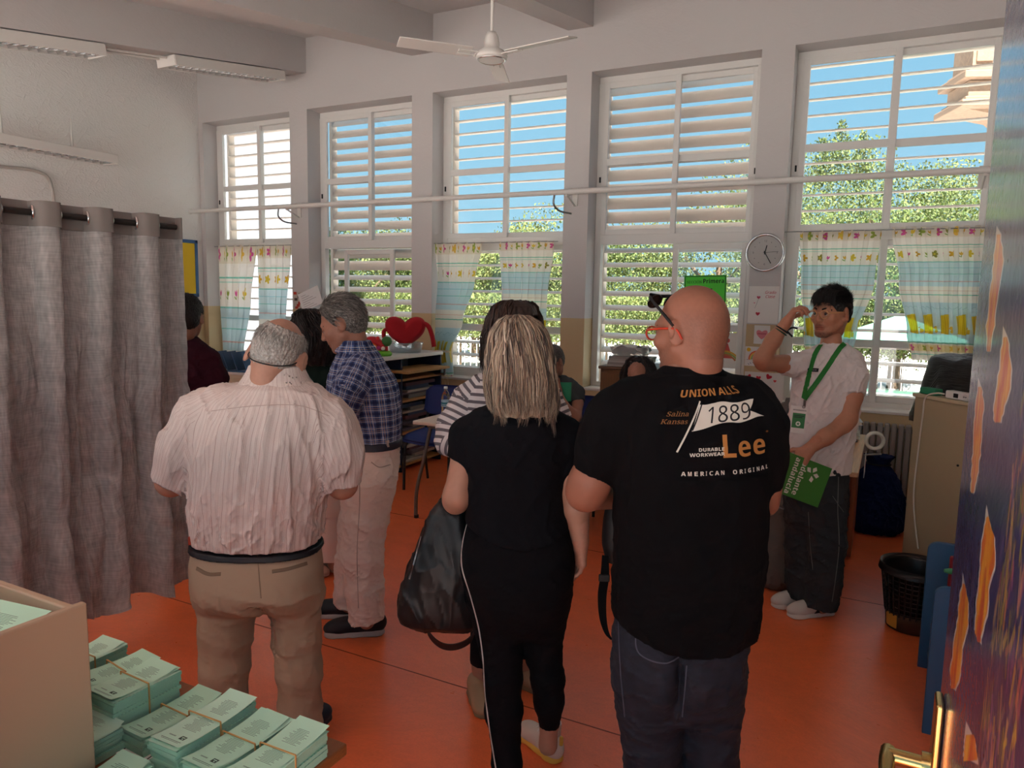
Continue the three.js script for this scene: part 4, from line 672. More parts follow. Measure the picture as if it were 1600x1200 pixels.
  { const p = leaf.attributes.position, uv = leaf.attributes.uv; for (let i = 0; i < p.count; i++) uv.setXY(i, (p.getZ(i) - z0) / (z1 - z0), (p.getY(i) - 0.008) / H); }
  part(door, 'door_leaf', leaf, phys(0xffffff, 0.42, { map: paint, clearcoat: 0.8, clearcoatRoughness: 0.12, bumpMap: rep(T.stucco, 1, 3), bumpScale: 0.0015 }));
  const h = new THREE.Group(); h.name = 'lever_handle'; h.position.set(-0.0005, 1.02, z0 + 0.06); door.add(h);
  part(h, 'plate', rbox(0.01, 0.24, 0.045, 0.004, -0.005, -0.02, 0), M.brass); part(h, 'neck', cyl(0.011, 0.011, 0.055, 0, 0, 0, 16).rotateZ(Math.PI / 2).translate(-0.034, 0, 0), M.brass); part(h, 'collar', cyl(0.017, 0.017, 0.012, 0, 0, 0, 18).rotateZ(Math.PI / 2).translate(-0.014, 0, 0), M.brass);
  part(h, 'lever', tube([[-0.06, 0, -0.012], [-0.062, 0, 0.02], [-0.06, -0.004, 0.07], [-0.058, -0.006, 0.12]], 0.0105, 20, 10), M.brass); part(h, 'keyhole', cyl(0.006, 0.006, 0.003, 0, 0, 0, 10).rotateZ(Math.PI / 2).translate(-0.0105, -0.09, 0), M.black);
  for (const y of [0.25, 1.2, 2.15]) part(door, 'hinge', cyl(0.009, 0.009, 0.09, 0.02, y, z1 + 0.012, 10), M.steel);
  // frame of the doorway
  const f = struct('door_1', merge([wbox(0.105, 0.165, 0, 2.47, -0.262, 0.01), wbox(-0.875, -0.835, 0, 2.47, -0.262, 0.01), wbox(-0.875, 0.165, 2.43, 2.49, -0.262, 0.01)]), std(0x37507c, 0.5));
}
{
  // ballot table in the lower left
  const t = thing('ballot_table', 'brown table carrying the stacks of green ballots', 'table', [-1.47, 0, -0.72]);
  part(t, 'tabletop', rbox(1.12, 0.025, 0.7, 0.004, 0, 0.7375, 0), std(0x9a6c46, 0.45, { map: rep(T.wood, 1) }));
  for (const sx of [-1, 1]) for (const sz of [-1, 1]) part(t, 'leg', rbox(0.035, 0.725, 0.035, 0.004, sx * 0.5, 0.3625, sz * 0.3), std(0x55504c, 0.5));
  const grn = ['#bcebd2', '#b4e5cc', '#c2eed8', '#b0e1c8'];
  const tex = (k) => canvasTex(256, 600, (x, W, H) => {
    x.fillStyle = grn[k % 4]; x.fillRect(0, 0, W, H); x.fillStyle = '#2f4a3e';
    // logo block, heading, two columns of tiny names, seen upside down from here
    seed(300 + k); x.font = 'bold 15px sans-serif'; x.textAlign = 'center';
    x.save(); x.translate(W / 2, H / 2);
    x.rotate(0);
    x.scale(1, -1); x.scale(1, -1); for (let i = 0; i < 26; i++) { const l = rr(60, 150); x.globalAlpha = 0.75; x.fillRect(-l / 2, -210 + i * 11 + (i > 12 ? 60 : 0), l, 3); }
    x.globalAlpha = 1; x.fillRect(-70, 190, 44, 36); x.fillStyle = '#bcebd2'; x.fillRect(-62, 198, 28, 8); x.fillRect(-58, 212, 12, 8); x.fillStyle = '#2f4a3e'; x.fillText('SENADO', 40, 216); x.fillRect(-86, 252, 172, 4); x.fillRect(-76, 264, 150, 3);
    x.restore();
  });
  const tops = [0, 1, 2, 3].map((k) => std(0xffffff, 0.8, { map: tex(k) })), edge = dataTex(64, 128, (u, v, i, j) => { const k = 0.82 + 0.22 * ((j * 7919 % 13) / 13); return [172 * k, 226 * k, 198 * k]; }), sideM = std(0xffffff, 0.85, { map: edge });
  function stack(label, x, z, w, l, h, k, turn = 0, band = true) {
    const s = thing('ballot_stack', label, 'ballot stack', [x + w / 2, 0.7502, z + l / 2], turn, 'stacks of green ballots'); seed(1000 + k * 17);
    // bundles of slightly shifted sheets
    const n = Math.max(3, Math.round(h / 0.008)); let y = 0;
    for (let i = 0; i < n; i++) { const hh = h / n; part(s, 'bundle', box(w, hh * 0.96, l), sideM, [rr(-0.003, 0.003), y + hh / 2, rr(-0.004, 0.004)], [0, rr(-0.03, 0.03), 0]); y += hh; }
    for (let i = 0; i < 3; i++) part(s, 'top_sheet', sheet((u, v) => [(u - 0.5) * w, 0.0006 + 0.004 * i * Math.pow(Math.abs(v - 0.5) * 2, 3), (v - 0.5) * l], 2, 8, 0).rotateY(0), std(0xffffff, 0.8, { map: tops[k % 4].map, side: THREE.DoubleSide }), [rr(-0.004, 0.004), h + 0.0008 * i, rr(-0.006, 0.006)], [0, rr(-0.05, 0.05) + Math.PI, 0]);
    if (band) part(s, 'rubber_band', merge([box(w + 0.01, 0.0015, 0.003, 0, h + 0.009, 0), box(0.0015, h + 0.008, 0.003, w / 2 + 0.005, h / 2 + 0.004, 0), box(0.0015, h + 0.008, 0.003, -w / 2 - 0.005, h / 2 + 0.004, 0)]), std(0xc49a5c, 0.6));
    return s;
  }
  stack('green ballot stack at the right end of the table', -0.99, -1.02, 0.076, 0.19, 0.05, 0, 0.03);
  stack('second green ballot stack from the right end, with a black square logo', -1.08, -1.01, 0.076, 0.19, 0.05, 1, 0.0);
  stack('third green ballot stack from the right, tallest of the front row', -1.172, -1.01, 0.076, 0.19, 0.065, 2, 0.03);
  stack('fourth green ballot stack from the right, low and fanned', -1.29, -1.03, 0.075, 0.185, 0.032, 3, -0.05);
  stack('tall green ballot stack held by a rubber band near the wooden box', -1.392, -0.995, 0.085, 0.15, 0.085, 0, -0.04);
  stack('green ballot stack partly hidden by the wooden box corner', -1.5, -1.03, 0.076, 0.15, 0.065, 1, -0.15);
  stack('green ballot stack only a corner of which shows beside the box', -1.61, -1.03, 0.076, 0.16, 0.07, 2, 0.0);
  stack('short green ballot stack in the second row at the picture bottom', -1.205, -0.8, 0.076, 0.17, 0.04, 3, 0.02, false);
  stack('green ballot stack lying sideways against the wooden box', -1.43, -0.842, 0.15, 0.078, 0.045, 2, 0.0, false);
  stack('green ballot stack at the bottom edge behind the second stack', -1.1, -0.78, 0.077, 0.18, 0.03, 1, 0.02, false);
  solo('printed_form', sheet((u, v) => [(u - 0.5) * 0.21, 0.0006, (v - 0.5) * 0.2], 2, 2, 0.0004), std(0xffffff, 0.8, { map: canvasTex(256, 256, (x) => { x.fillStyle = '#efeae6'; x.fillRect(0, 0, 256, 256); x.strokeStyle = '#444'; x.lineWidth = 3; for (let i = 0; i < 9; i++) { x.strokeRect(10, 10 + i * 27, 150, 27); x.strokeRect(160, 10 + i * 27, 80, 27); } x.fillStyle = '#555'; for (let i = 0; i < 9; i++) x.fillRect(20, 20 + i * 27, 60 + (i * 31) % 60, 5); }) }), 'white printed form on the table between the ballot stacks', 'paper', [-1.245, 0.7506, -0.93], 0.1);
  // wooden ballot box with raised sides
  const x1 = -1.22, z0 = -0.75, x0 = -1.85, z1 = -0.42, H = 1.1, b = thing('wooden_ballot_box', 'open pale wooden box in the left foreground holding green ballots', 'wooden box', [0, 0.75, 0]);
  const wd = std(0xb49c82, 0.5, { bumpMap: T.fine, bumpScale: 0.0001 }), h = H - 0.75;
  part(b, 'side_board', rbox(0.016, h, z1 - z0, 0.004, x1 - 0.008, h / 2, (z0 + z1) / 2), wd); part(b, 'side_board', rbox(0.016, h, z1 - z0, 0.004, x0 + 0.008, h / 2, (z0 + z1) / 2), wd);
  part(b, 'back_board', rbox(x1 - x0 - 0.034, h - 0.012, 0.016, 0.004, (x0 + x1) / 2, (h - 0.012) / 2, z0 + 0.008), wd); part(b, 'front_board', rbox(x1 - x0 - 0.034, h - 0.012, 0.016, 0.004, (x0 + x1) / 2, (h - 0.012) / 2, z1 - 0.008), wd);
  part(b, 'inner_shelf', rbox(x1 - x0 - 0.034, 0.012, z1 - z0 - 0.034, 0.003, (x0 + x1) / 2, h - 0.075, (z0 + z1) / 2), wd);
  const s1 = stack('green ballots lying inside the open wooden box', -1.41, -0.72, 0.13, 0.21, 0.035, 0, 0.12, false); s1.position.y = 0.75 + h - 0.0685;
  const s2 = stack('green ballots at the far left inside the wooden box', -1.62, -0.715, 0.12, 0.2, 0.06, 2, -0.1, false); s2.position.y = 0.75 + h - 0.0685;
}
// ================================================================ people: distance fields meshed into continuous surfaces
const smin = (a, b, k) => { if (k <= 0) return Math.min(a, b); const h = Math.max(k - Math.abs(a - b), 0) / k; return Math.min(a, b) - h * h * k * 0.25; };
class Field {
  constructor() { this.pr = []; this.post = null; }
  push(f, c, R, k, uv, sub) { this.pr.push({ f, c, R, k, uv, sub }); return this; }
  cap(a, b, ra, rb, k = 0.03, cut) { // tapered capsule; cut = flat end at b
    const bx = b.x - a.x, by = b.y - a.y, bz = b.z - a.z, l2 = bx * bx + by * by + bz * bz || 1e-9, l = Math.sqrt(l2), dx = bx / l, dy = by / l, dz = bz / l;
    const f = (x, y, z) => { const px = x - a.x, py = y - a.y, pz = z - a.z, t = Math.max(0, Math.min(1, (px * bx + py * by + pz * bz) / l2)), qx = px - bx * t, qy = py - by * t, qz = pz - bz * t; let d = Math.sqrt(qx * qx + qy * qy + qz * qz) - (ra + (rb - ra) * t); if (cut) d = Math.max(d, px * dx + py * dy + pz * dz - l); return d; };
    const e1 = Math.abs(dy) < 0.9 ? V(0, 1, 0) : V(1, 0, 0), D = V(dx, dy, dz), u1 = e1.clone().cross(D).normalize(), u2 = D.clone().cross(u1), rm = (ra + rb) / 2;
    const uv = (x, y, z) => { const px = x - a.x, py = y - a.y, pz = z - a.z; return [Math.atan2(px * u1.x + py * u1.y + pz * u1.z, px * u2.x + py * u2.y + pz * u2.z), rm, px * dx + py * dy + pz * dz]; };
    return this.push(f, a.clone().add(b).multiplyScalar(0.5), l / 2 + Math.max(ra, rb), k, uv);
  }
  chain(pts, k = 0.03, cut = false) { for (let i = 0; i + 1 < pts.length; i++) this.cap(pts[i][0], pts[i + 1][0], pts[i][1], pts[i + 1][1], k, cut && i === pts.length - 2); return this; }
  ell(c, r, k = 0.02, sub = false, rot) {
    const m = rot ? new THREE.Matrix4().makeRotationFromEuler(new THREE.Euler(...rot)).invert().elements : null, mn = Math.min(r[0], r[1], r[2]);
    const f = (x, y, z) => { let a = x - c.x, b = y - c.y, d = z - c.z; if (m) { const A = m[0] * a + m[4] * b + m[8] * d, B = m[1] * a + m[5] * b + m[9] * d, C = m[2] * a + m[6] * b + m[10] * d; a = A; b = B; d = C; } a /= r[0]; b /= r[1]; d /= r[2]; const k0 = Math.sqrt(a * a + b * b + d * d); if (k0 < 1e-6) return -mn; const k1 = Math.sqrt(a * a / (r[0] * r[0]) + b * b / (r[1] * r[1]) + d * d / (r[2] * r[2])); return k0 * (k0 - 1) / k1; };
    return this.push(f, c, Math.max(...r), k, null, sub);
  }
  loft(st, k = 0.03, n = 2.3) { // stations {y,cx,cz,w,d} from high to low or low to high
    const S = [...st].sort((a, b) => a.y - b.y), y0 = S[0].y, y1 = S[S.length - 1].y, o = {};
    const get = (y) => { let i = 0; while (i + 2 < S.length && S[i + 1].y < y) i++; let t = clamp((y - S[i].y) / (S[i + 1].y - S[i].y || 1e-9), 0, 1); const h = (q) => { const p0 = (S[i - 1] || S[i])[q], p1 = S[i][q], p2 = S[i + 1][q], p3 = (S[i + 2] || S[i + 1])[q]; return 0.5 * (2 * p1 + (p2 - p0) * t + (2 * p0 - 5 * p1 + 4 * p2 - p3) * t * t + (3 * p1 - p0 - 3 * p2 + p3) * t * t * t); }; o.cx = h('cx'); o.cz = h('cz'); o.w = Math.max(0.004, h('w')); o.d = Math.max(0.004, h('d')); return o; };
    let R = 0, mx = 0, mz = 0; for (const s of S) { mx += s.cx / S.length; mz += s.cz / S.length; } for (const s of S) R = Math.max(R, Math.hypot(s.w + Math.abs(s.cx - mx), (y1 - y0) / 2, s.d + Math.abs(s.cz - mz)));
    const f = (x, y, z) => { const q = get(y), a = x - q.cx, b = z - q.cz, k0 = Math.pow(Math.pow(Math.abs(a) / q.w, n) + Math.pow(Math.abs(b) / q.d, n), 1 / n), len = Math.hypot(a, b); let d = k0 < 0.02 ? -Math.min(q.w, q.d) : len * (1 - 1 / k0); d *= 0.9; const dy = Math.max(y0 - y, y - y1); return dy > 0 ? (d > 0 ? Math.hypot(d, dy) : dy) : Math.max(d, dy); };
    const ra = S.reduce((s, q) => s + (q.w + q.d) / 2, 0) / S.length;
    return this.push(f, V(mx, (y0 + y1) / 2, mz), R, k, (x, y, z) => { const q = get(y); return [Math.atan2((x - q.cx) / q.w, (z - q.cz) / q.d), ra, y]; });
  }
  d(x, y, z) {
    let d = 1e3;
    for (const p of this.pr) {
      const e = Math.sqrt((x - p.c.x) ** 2 + (y - p.c.y) ** 2 + (z - p.c.z) ** 2) - p.R;
      if (p.sub) { if (e < p.k) d = -smin(-d, p.f(x, y, z), p.k); } else if (e < d + p.k) d = smin(d, e > 0.25 ? e : p.f(x, y, z), p.k);
    }
    return this.post ? this.post(d, x, y, z) : d;
  }
  box(pad = 0.02) { const mn = V(1e9, 1e9, 1e9), mx = V(-1e9, -1e9, -1e9); for (const p of this.pr) if (!p.sub) { mn.min(p.c.clone().subScalar(p.R)); mx.max(p.c.clone().addScalar(p.R)); } return [mn.subScalar(pad), mx.addScalar(pad)]; }
  // surface nets on a grid; blocks far from the surface are skipped
  mesh(cell, o = {}) {
    const [mn, mx] = o.box || this.box(), nx = Math.ceil((mx.x - mn.x) / cell) + 2, ny = Math.ceil((mx.y - mn.y) / cell) + 2, nz = Math.ceil((mx.z - mn.z) / cell) + 2;
    const g = new Float32Array(nx * ny * nz).fill(1), B = 6, id = (i, j, k) => (k * ny + j) * nx + i;
    for (let k0 = 0; k0 < nz; k0 += B) for (let j0 = 0; j0 < ny; j0 += B) for (let i0 = 0; i0 < nx; i0 += B) {
      const h = cell * B / 2, dc = this.d(mn.x + i0 * cell + h, mn.y + j0 * cell + h, mn.z + k0 * cell + h), far = Math.abs(dc) > h * 1.7321 * 1.5 + 0.01 + (o.slack || 0);
      for (let k = k0; k < Math.min(nz, k0 + B); k++) for (let j = j0; j < Math.min(ny, j0 + B); j++) for (let i = i0; i < Math.min(nx, i0 + B); i++) g[id(i, j, k)] = far ? dc : this.d(mn.x + i * cell, mn.y + j * cell, mn.z + k * cell);
    }
    const vid = new Int32Array(nx * ny * nz).fill(-1), P = [], N = [];
    const C = [[0, 0, 0], [1, 0, 0], [0, 1, 0], [1, 1, 0], [0, 0, 1], [1, 0, 1], [0, 1, 1], [1, 1, 1]], E = [[0, 1], [2, 3], [4, 5], [6, 7], [0, 2], [1, 3], [4, 6], [5, 7], [0, 4], [1, 5], [2, 6], [3, 7]], v = new Float64Array(8);
    for (let k = 0; k < nz - 1; k++) for (let j = 0; j < ny - 1; j++) for (let i = 0; i < nx - 1; i++) {
      let m = 0; for (let c = 0; c < 8; c++) { v[c] = g[id(i + C[c][0], j + C[c][1], k + C[c][2])]; if (v[c] < 0) m++; }
      if (m === 0 || m === 8) continue;
      let sx = 0, sy = 0, sz = 0, n = 0;
      for (const [a, b] of E) if ((v[a] < 0) !== (v[b] < 0)) { const t = v[a] / (v[a] - v[b]); sx += C[a][0] + (C[b][0] - C[a][0]) * t; sy += C[a][1] + (C[b][1] - C[a][1]) * t; sz += C[a][2] + (C[b][2] - C[a][2]) * t; n++; }
      let x = mn.x + (i + sx / n) * cell, y = mn.y + (j + sy / n) * cell, z = mn.z + (k + sz / n) * cell; const e = cell * 0.35;
      const d0 = this.d(x, y, z); let gx = this.d(x + e, y, z) - this.d(x - e, y, z), gy = this.d(x, y + e, z) - this.d(x, y - e, z), gz = this.d(x, y, z + e) - this.d(x, y, z - e); const gl = Math.hypot(gx, gy, gz) || 1; gx /= gl; gy /= gl; gz /= gl;
      const st = clamp(d0, -cell * 0.4, cell * 0.4) * 0.8; x -= gx * st; y -= gy * st; z -= gz * st;
      vid[id(i, j, k)] = P.length / 3; P.push(x, y, z); N.push(gx, gy, gz);
    }
    const I = [];
    const quad = (a, b, c, d, flip) => { if (a < 0 || b < 0 || c < 0 || d < 0) return; if (flip) I.push(a, c, b, a, d, c); else I.push(a, b, c, a, c, d); };
    for (let k = 1; k < nz - 1; k++) for (let j = 1; j < ny - 1; j++) for (let i = 1; i < nx - 1; i++) {
      const s = g[id(i, j, k)] < 0;
      if (s !== (g[id(i + 1, j, k)] < 0)) quad(vid[id(i, j - 1, k - 1)], vid[id(i, j, k - 1)], vid[id(i, j, k)], vid[id(i, j - 1, k)], !s);
      if (s !== (g[id(i, j + 1, k)] < 0)) quad(vid[id(i - 1, j, k - 1)], vid[id(i - 1, j, k)], vid[id(i, j, k)], vid[id(i, j, k - 1)], !s);
      if (s !== (g[id(i, j, k + 1)] < 0)) quad(vid[id(i - 1, j - 1, k)], vid[id(i, j - 1, k)], vid[id(i, j, k)], vid[id(i - 1, j, k)], !s);
    }
    let geo = new THREE.BufferGeometry(); geo.setAttribute('position', new THREE.Float32BufferAttribute(P, 3)); geo.setAttribute('normal', new THREE.Float32BufferAttribute(N, 3)); geo.setIndex(I);
    if (o.uv) { // cloth coordinates in metres, chosen per triangle so that no seam smears
      geo = geo.toNonIndexed(); const p = geo.attributes.position, uv = new Float32Array(p.count * 2), prs = this.pr.filter((q) => q.uv && !q.sub);
      for (let t = 0; t < p.count; t += 3) {
        const cx = (p.getX(t) + p.getX(t + 1) + p.getX(t + 2)) / 3, cy = (p.getY(t) + p.getY(t + 1) + p.getY(t + 2)) / 3, cz = (p.getZ(t) + p.getZ(t + 1) + p.getZ(t + 2)) / 3;
        let best = null, bd = 1e9; for (const q of prs) { const dd = q.f(cx, cy, cz); if (dd < bd) { bd = dd; best = q; } }
        const a0 = best.uv(cx, cy, cz)[0];
        for (let c = 0; c < 3; c++) { const r = best.uv(p.getX(t + c), p.getY(t + c), p.getZ(t + c)); let a = r[0]; if (a - a0 > Math.PI) a -= Math.PI * 2; if (a0 - a > Math.PI) a += Math.PI * 2; uv[2 * (t + c)] = a * r[1]; uv[2 * (t + c) + 1] = r[2]; }
      }
      geo.setAttribute('uv', new THREE.BufferAttribute(uv, 2));
    }
    if (o.color) paint(geo, o.color);
    return geo;
  }
}
function paint(geo, fn) { const p = geo.attributes.position, n = geo.attributes.normal, c = new Float32Array(p.count * 3); for (let i = 0; i < p.count; i++) { const r = fn(p.getX(i), p.getY(i), p.getZ(i), n); c[3 * i] = r[0]; c[3 * i + 1] = r[1]; c[3 * i + 2] = r[2]; } geo.setAttribute('color', new THREE.BufferAttribute(c, 3)); return geo; }
const lin = (hex) => { const c = new THREE.Color(hex); return [c.r, c.g, c.b]; };
function joinSkin(list) { return mergeGeometries(list.map((g) => { const h = g.index ? g.toNonIndexed() : g; for (const k of Object.keys(h.attributes)) if (!['position', 'normal', 'color'].includes(k)) h.deleteAttribute(k); return h; })); }

// ---- head in its own frame: origin between the ears, +z forward, about 0.24 tall
function headGeo(skin, o = {}) {
  const F = new Field(), v = V;
  F.ell(v(0, 0.036, -0.014), [0.076, 0.092, 0.097], 0); F.ell(v(0, -0.03, 0.026), [0.061, 0.085, 0.066], 0.04); F.ell(v(0, -0.005, -0.055), [0.062, 0.065, 0.045], 0.04);
  for (const s of [-1, 1]) { F.cap(v(s * 0.055, -0.05, 0.0), v(s * 0.02, -0.1, 0.06), 0.018, 0.018, 0.03); F.ell(v(s * 0.042, -0.026, 0.062), [0.024, 0.018, 0.022], 0.025); }
  F.ell(v(0, -0.1, 0.066), [0.022, 0.016, 0.018], 0.025); F.cap(v(-0.036, 0.021, 0.077), v(0.036, 0.021, 0.077), 0.012, 0.012, 0.02);
  for (const s of [-1, 1]) F.ell(v(s * 0.031, -0.001, 0.1), [0.02, 0.014, 0.018], 0.014, true);
  for (const s of [-1, 1]) F.ell(v(s * 0.031, -0.001, 0.075), [0.014, 0.0125, 0.0135], 0.006);
  F.cap(v(0, 0.016, 0.086), v(0, -0.031, 0.108), 0.0075, 0.0125, 0.014); for (const s of [-1, 1]) F.ell(v(s * 0.0125, -0.036, 0.097), [0.0085, 0.0075, 0.011], 0.008);
  F.ell(v(0, -0.06, 0.083), [0.025, 0.014, 0.012], 0.015); F.cap(v(-0.019, -0.066, 0.085), v(0.019, -0.066, 0.085), 0.0052, 0.0052, 0.006); F.cap(v(-0.017, -0.0765, 0.084), v(0.017, -0.0765, 0.084), 0.006, 0.006, 0.006);
  for (const s of [-1, 1]) F.ell(v(0, -0.0713, 0.096), [0.026, 0.0016, 0.01], 0.003, true);
  const es = o.ear || 1;
  for (const s of [-1, 1]) { F.ell(v(s * (0.082 + (es - 1) * 0.03), -0.002, -0.014), [0.0085 * es, 0.034 * es, 0.021 * es], 0.007, false, [0.15, s * 0.55, s * 0.1]); F.ell(v(s * 0.0745, -0.026, -0.004), [0.008, 0.01, 0.011], 0.008); F.ell(v(s * (0.094 + (es - 1) * 0.03), 0.003, -0.004), [0.007, 0.02 * es, 0.011 * es], 0.006, true, [0.15, s * 0.55, 0]); }
  F.cap(v(0, -0.04, -0.025), v(0, -0.085, -0.035), 0.05 * (o.neck || 1), 0.05 * (o.neck || 1), 0.03);
  const base = lin(skin), lip = [base[0] * 0.8, base[1] * 0.55, base[2] * 0.55];
  const col = (x, y, z) => {
    const l = sstep(0.03, 0.018, Math.abs(x)) * sstep(0.016, 0.011, Math.abs(y + 0.0715)) * (z > 0.07 ? 1 : 0), m = 1 + 0.05 * noise3(x * 60, y * 60, z * 60);
    let c = base.map((b, i) => mixf(b, lip[i], l * (o.lips ?? 0.8)) * m);
    if (o.stubble) { const q = o.stubble(x, y, z) * (0.8 + 0.4 * noise3(x * 180, y * 180, z * 180)); c = c.map((b, i) => mixf(b, o.stubbleC[i], clamp(q, 0, 1))); }
    return c;
  };
  const g = F.mesh(o.cell || 0.0042, { box: [v(-0.105, -0.2, -0.13), v(0.105, 0.145, 0.135)], color: col });
  return { geo: g, F };
}
// ---- hand in its own frame: wrist at the origin, fingers along +y, palm towards +z, thumb on +x * side
function handGeo(skin, side = 1, curl = [0.35, 0.4, 0.45, 0.5], thumb = 0.5) {
  const F = new Field(), v = (x, y, z) => V(x * side, y, z);
  F.cap(v(0, -0.05, 0), v(0, 0.01, 0), 0.027, 0.025, 0.02);
  for (let i = 0; i < 4; i++) F.cap(v(0.009 - i * 0.006, 0.005, 0), v(0.03 - i * 0.0195, 0.085 - (i === 3 ? 0.008 : 0), 0), 0.0165, 0.0125, 0.018);
  F.cap(v(0.012, 0.02, 0.006), v(0.03, 0.05, 0.008), 0.017, 0.014, 0.016);
  const len = [0.07, 0.079, 0.073, 0.057];
  for (let i = 0; i < 4; i++) {
    let p = v(0.03 - i * 0.0195, 0.085 - (i === 3 ? 0.008 : 0), 0), a = 0, r = 0.0092 - (i === 3 ? 0.0012 : 0); const spread = (1.5 - i) * 0.05;
    for (let k = 0; k < 3; k++) { a += curl[i] * [0.9, 1.1, 0.7][k]; const l = len[i] * [0.45, 0.31, 0.24][k], q = p.clone().add(v(Math.sin(spread) * l * Math.cos(a), Math.cos(a) * l, Math.sin(a) * l)); F.cap(p, q, r, r * 0.92, 0.004); p = q; r *= 0.92; }
  }
  { let p = v(0.027, 0.035, 0.008); const ds = [[0.75, 0.6, 0.25], [0.45, 0.8, 0.3 + thumb * 0.5], [0.2, 0.85, 0.25 + thumb * 0.7]], ll = [0.035, 0.032, 0.026]; let r = 0.0125; for (let k = 0; k < 3; k++) { const q = p.clone().add(v(...ds[k]).normalize().multiplyScalar(ll[k])); F.cap(p, q, r, r * 0.88, 0.006); p = q; r *= 0.88; } }
  const b = lin(skin); return F.mesh(0.0034, { color: (x, y, z) => { const m = 0.98 + 0.06 * noise3(x * 90, y * 90, z * 90); return [b[0] * m * 1.04, b[1] * m * 0.96, b[2] * m * 0.96]; } });
}
const poseHand = (g, wrist, dir, palm) => { const y = dir.clone().normalize(), z = palm.clone().addScaledVector(y, -palm.dot(y)).normalize(), x = y.clone().cross(z); return g.applyMatrix4(new THREE.Matrix4().makeBasis(x, y, z).setPosition(wrist)); };
// ---- locks of hair
class Locks {
  constructor() { this.p = []; this.c = []; this.i = []; }
  add(pts, w, col, taper = 0.15) { // three-sided tapering lock along pts
    const n = pts.length, b = this.p.length / 3, t = V(0, 0, 0), u = V(0, 0, 0), s = V(0, 0, 0), ref = V(rr(-1, 1), rr(-1, 1), rr(-1, 1)).normalize();
    for (let k = 0; k < n; k++) {
      t.copy(pts[Math.min(n - 1, k + 1)]).sub(pts[Math.max(0, k - 1)]).normalize(); u.crossVectors(t, ref).normalize(); s.crossVectors(t, u);
      const q = k / (n - 1), r = w * (0.55 + 0.45 * Math.sin(Math.PI * Math.min(1, q * 1.6 + 0.15))) * (q > 0.6 ? mixf(1, taper, (q - 0.6) / 0.4) : 1), f = 0.92 + 0.16 * q;
      for (let m = 0; m < 3; m++) { const a = m * 2.0944; this.p.push(pts[k].x + (u.x * Math.cos(a) + s.x * Math.sin(a)) * r, pts[k].y + (u.y * Math.cos(a) + s.y * Math.sin(a)) * r, pts[k].z + (u.z * Math.cos(a) + s.z * Math.sin(a)) * r); this.c.push(col[0], col[1], col[2]); }
      if (k) for (let m = 0; m < 3; m++) { const m2 = (m + 1) % 3, A = b + (k - 1) * 3; this.i.push(A + m, A + m2, A + 3 + m2, A + m, A + 3 + m2, A + 3 + m); }
    }
  }
  geo() { const g = new THREE.BufferGeometry(); g.setAttribute('position', new THREE.Float32BufferAttribute(this.p, 3)); g.setAttribute('color', new THREE.Float32BufferAttribute(this.c, 3)); g.setIndex(this.i); g.computeVertexNormals(); return g; }
}
const jitterCol = (cols, j = 0.18) => { const c = cols[Math.floor(rnd() * cols.length)], k = 1 + rr(-j, j); return [c[0] * k, c[1] * k, c[2] * k]; };
// short hair on the skull: base layer plus locks; region(p) in head coordinates decides where hair grows
function shortHair(o) {
  const grow = o.region; o = { ...o, region: (x, y, z) => Math.min(grow(x, y, z), Math.hypot(Math.abs(x) - 0.088, (y + 0.002) * 0.75, z + 0.012) - 0.03) };
  const c = V(0, 0.036, -0.014), R = [0.077 + o.t, 0.093 + o.t * (o.up || 1), 0.098 + o.t], L = new Locks(), n = o.n;
  const F = new Field(); F.ell(c, R, 0); F.ell(V(0, -0.005, -0.055), [0.063 + o.t, 0.066 + o.t, 0.046 + o.t], 0.03); if (o.extra) o.extra(F);
  F.post = (d, x, y, z) => Math.max(d + 0.0022 * noise3(x * 90, y * 45, z * 90) + (o.lump || 0) * noise3(x * 28, y * 28, z * 28), -o.region(x, y, z) * 0.6);
  const list = [F.mesh(0.0045, { box: [V(-0.14, -0.14, -0.16), V(0.14, 0.19, 0.15)], slack: 0.02, color: () => jitterCol(o.cols, 0.08).map((q) => q * 0.9) })];
  for (let k = 0; k < n; k++) {
    const a = rr(0, Math.PI * 2), h = rr(-0.75, 1), s = Math.sqrt(1 - h * h), p = V(c.x + R[0] * s * Math.cos(a), c.y + R[1] * h, c.z + R[2] * s * Math.sin(a));
    if (o.region(p.x, p.y, p.z) < 0.002) continue;
    const nrm = V((p.x - c.x) / R[0] ** 2, (p.y - c.y) / R[1] ** 2, (p.z - c.z) / R[2] ** 2).normalize(), dir = o.flow(p, nrm).clone(); dir.addScaledVector(nrm, -dir.dot(nrm)).normalize();
    const len = o.len * rr(0.6, 1.3) * (o.lenAt ? o.lenAt(p) : 1), pts = []; const lift = o.lift ?? 0.25, side = nrm.clone().cross(dir).multiplyScalar(rr(-0.25, 0.25));
    for (let m = 0; m < 5; m++) { const q = m / 4, e = p.clone().addScaledVector(dir, len * q).addScaledVector(side, len * q * q).addScaledVector(nrm, len * lift * q * (1 - q * 0.6) - 0.003); pts.push(e); }
    L.add(pts, o.w * rr(0.6, 1.3), jitterCol(o.cols, o.jit ?? 0.18));
  }
  list.push(L.geo()); return joinSkin(list);
}
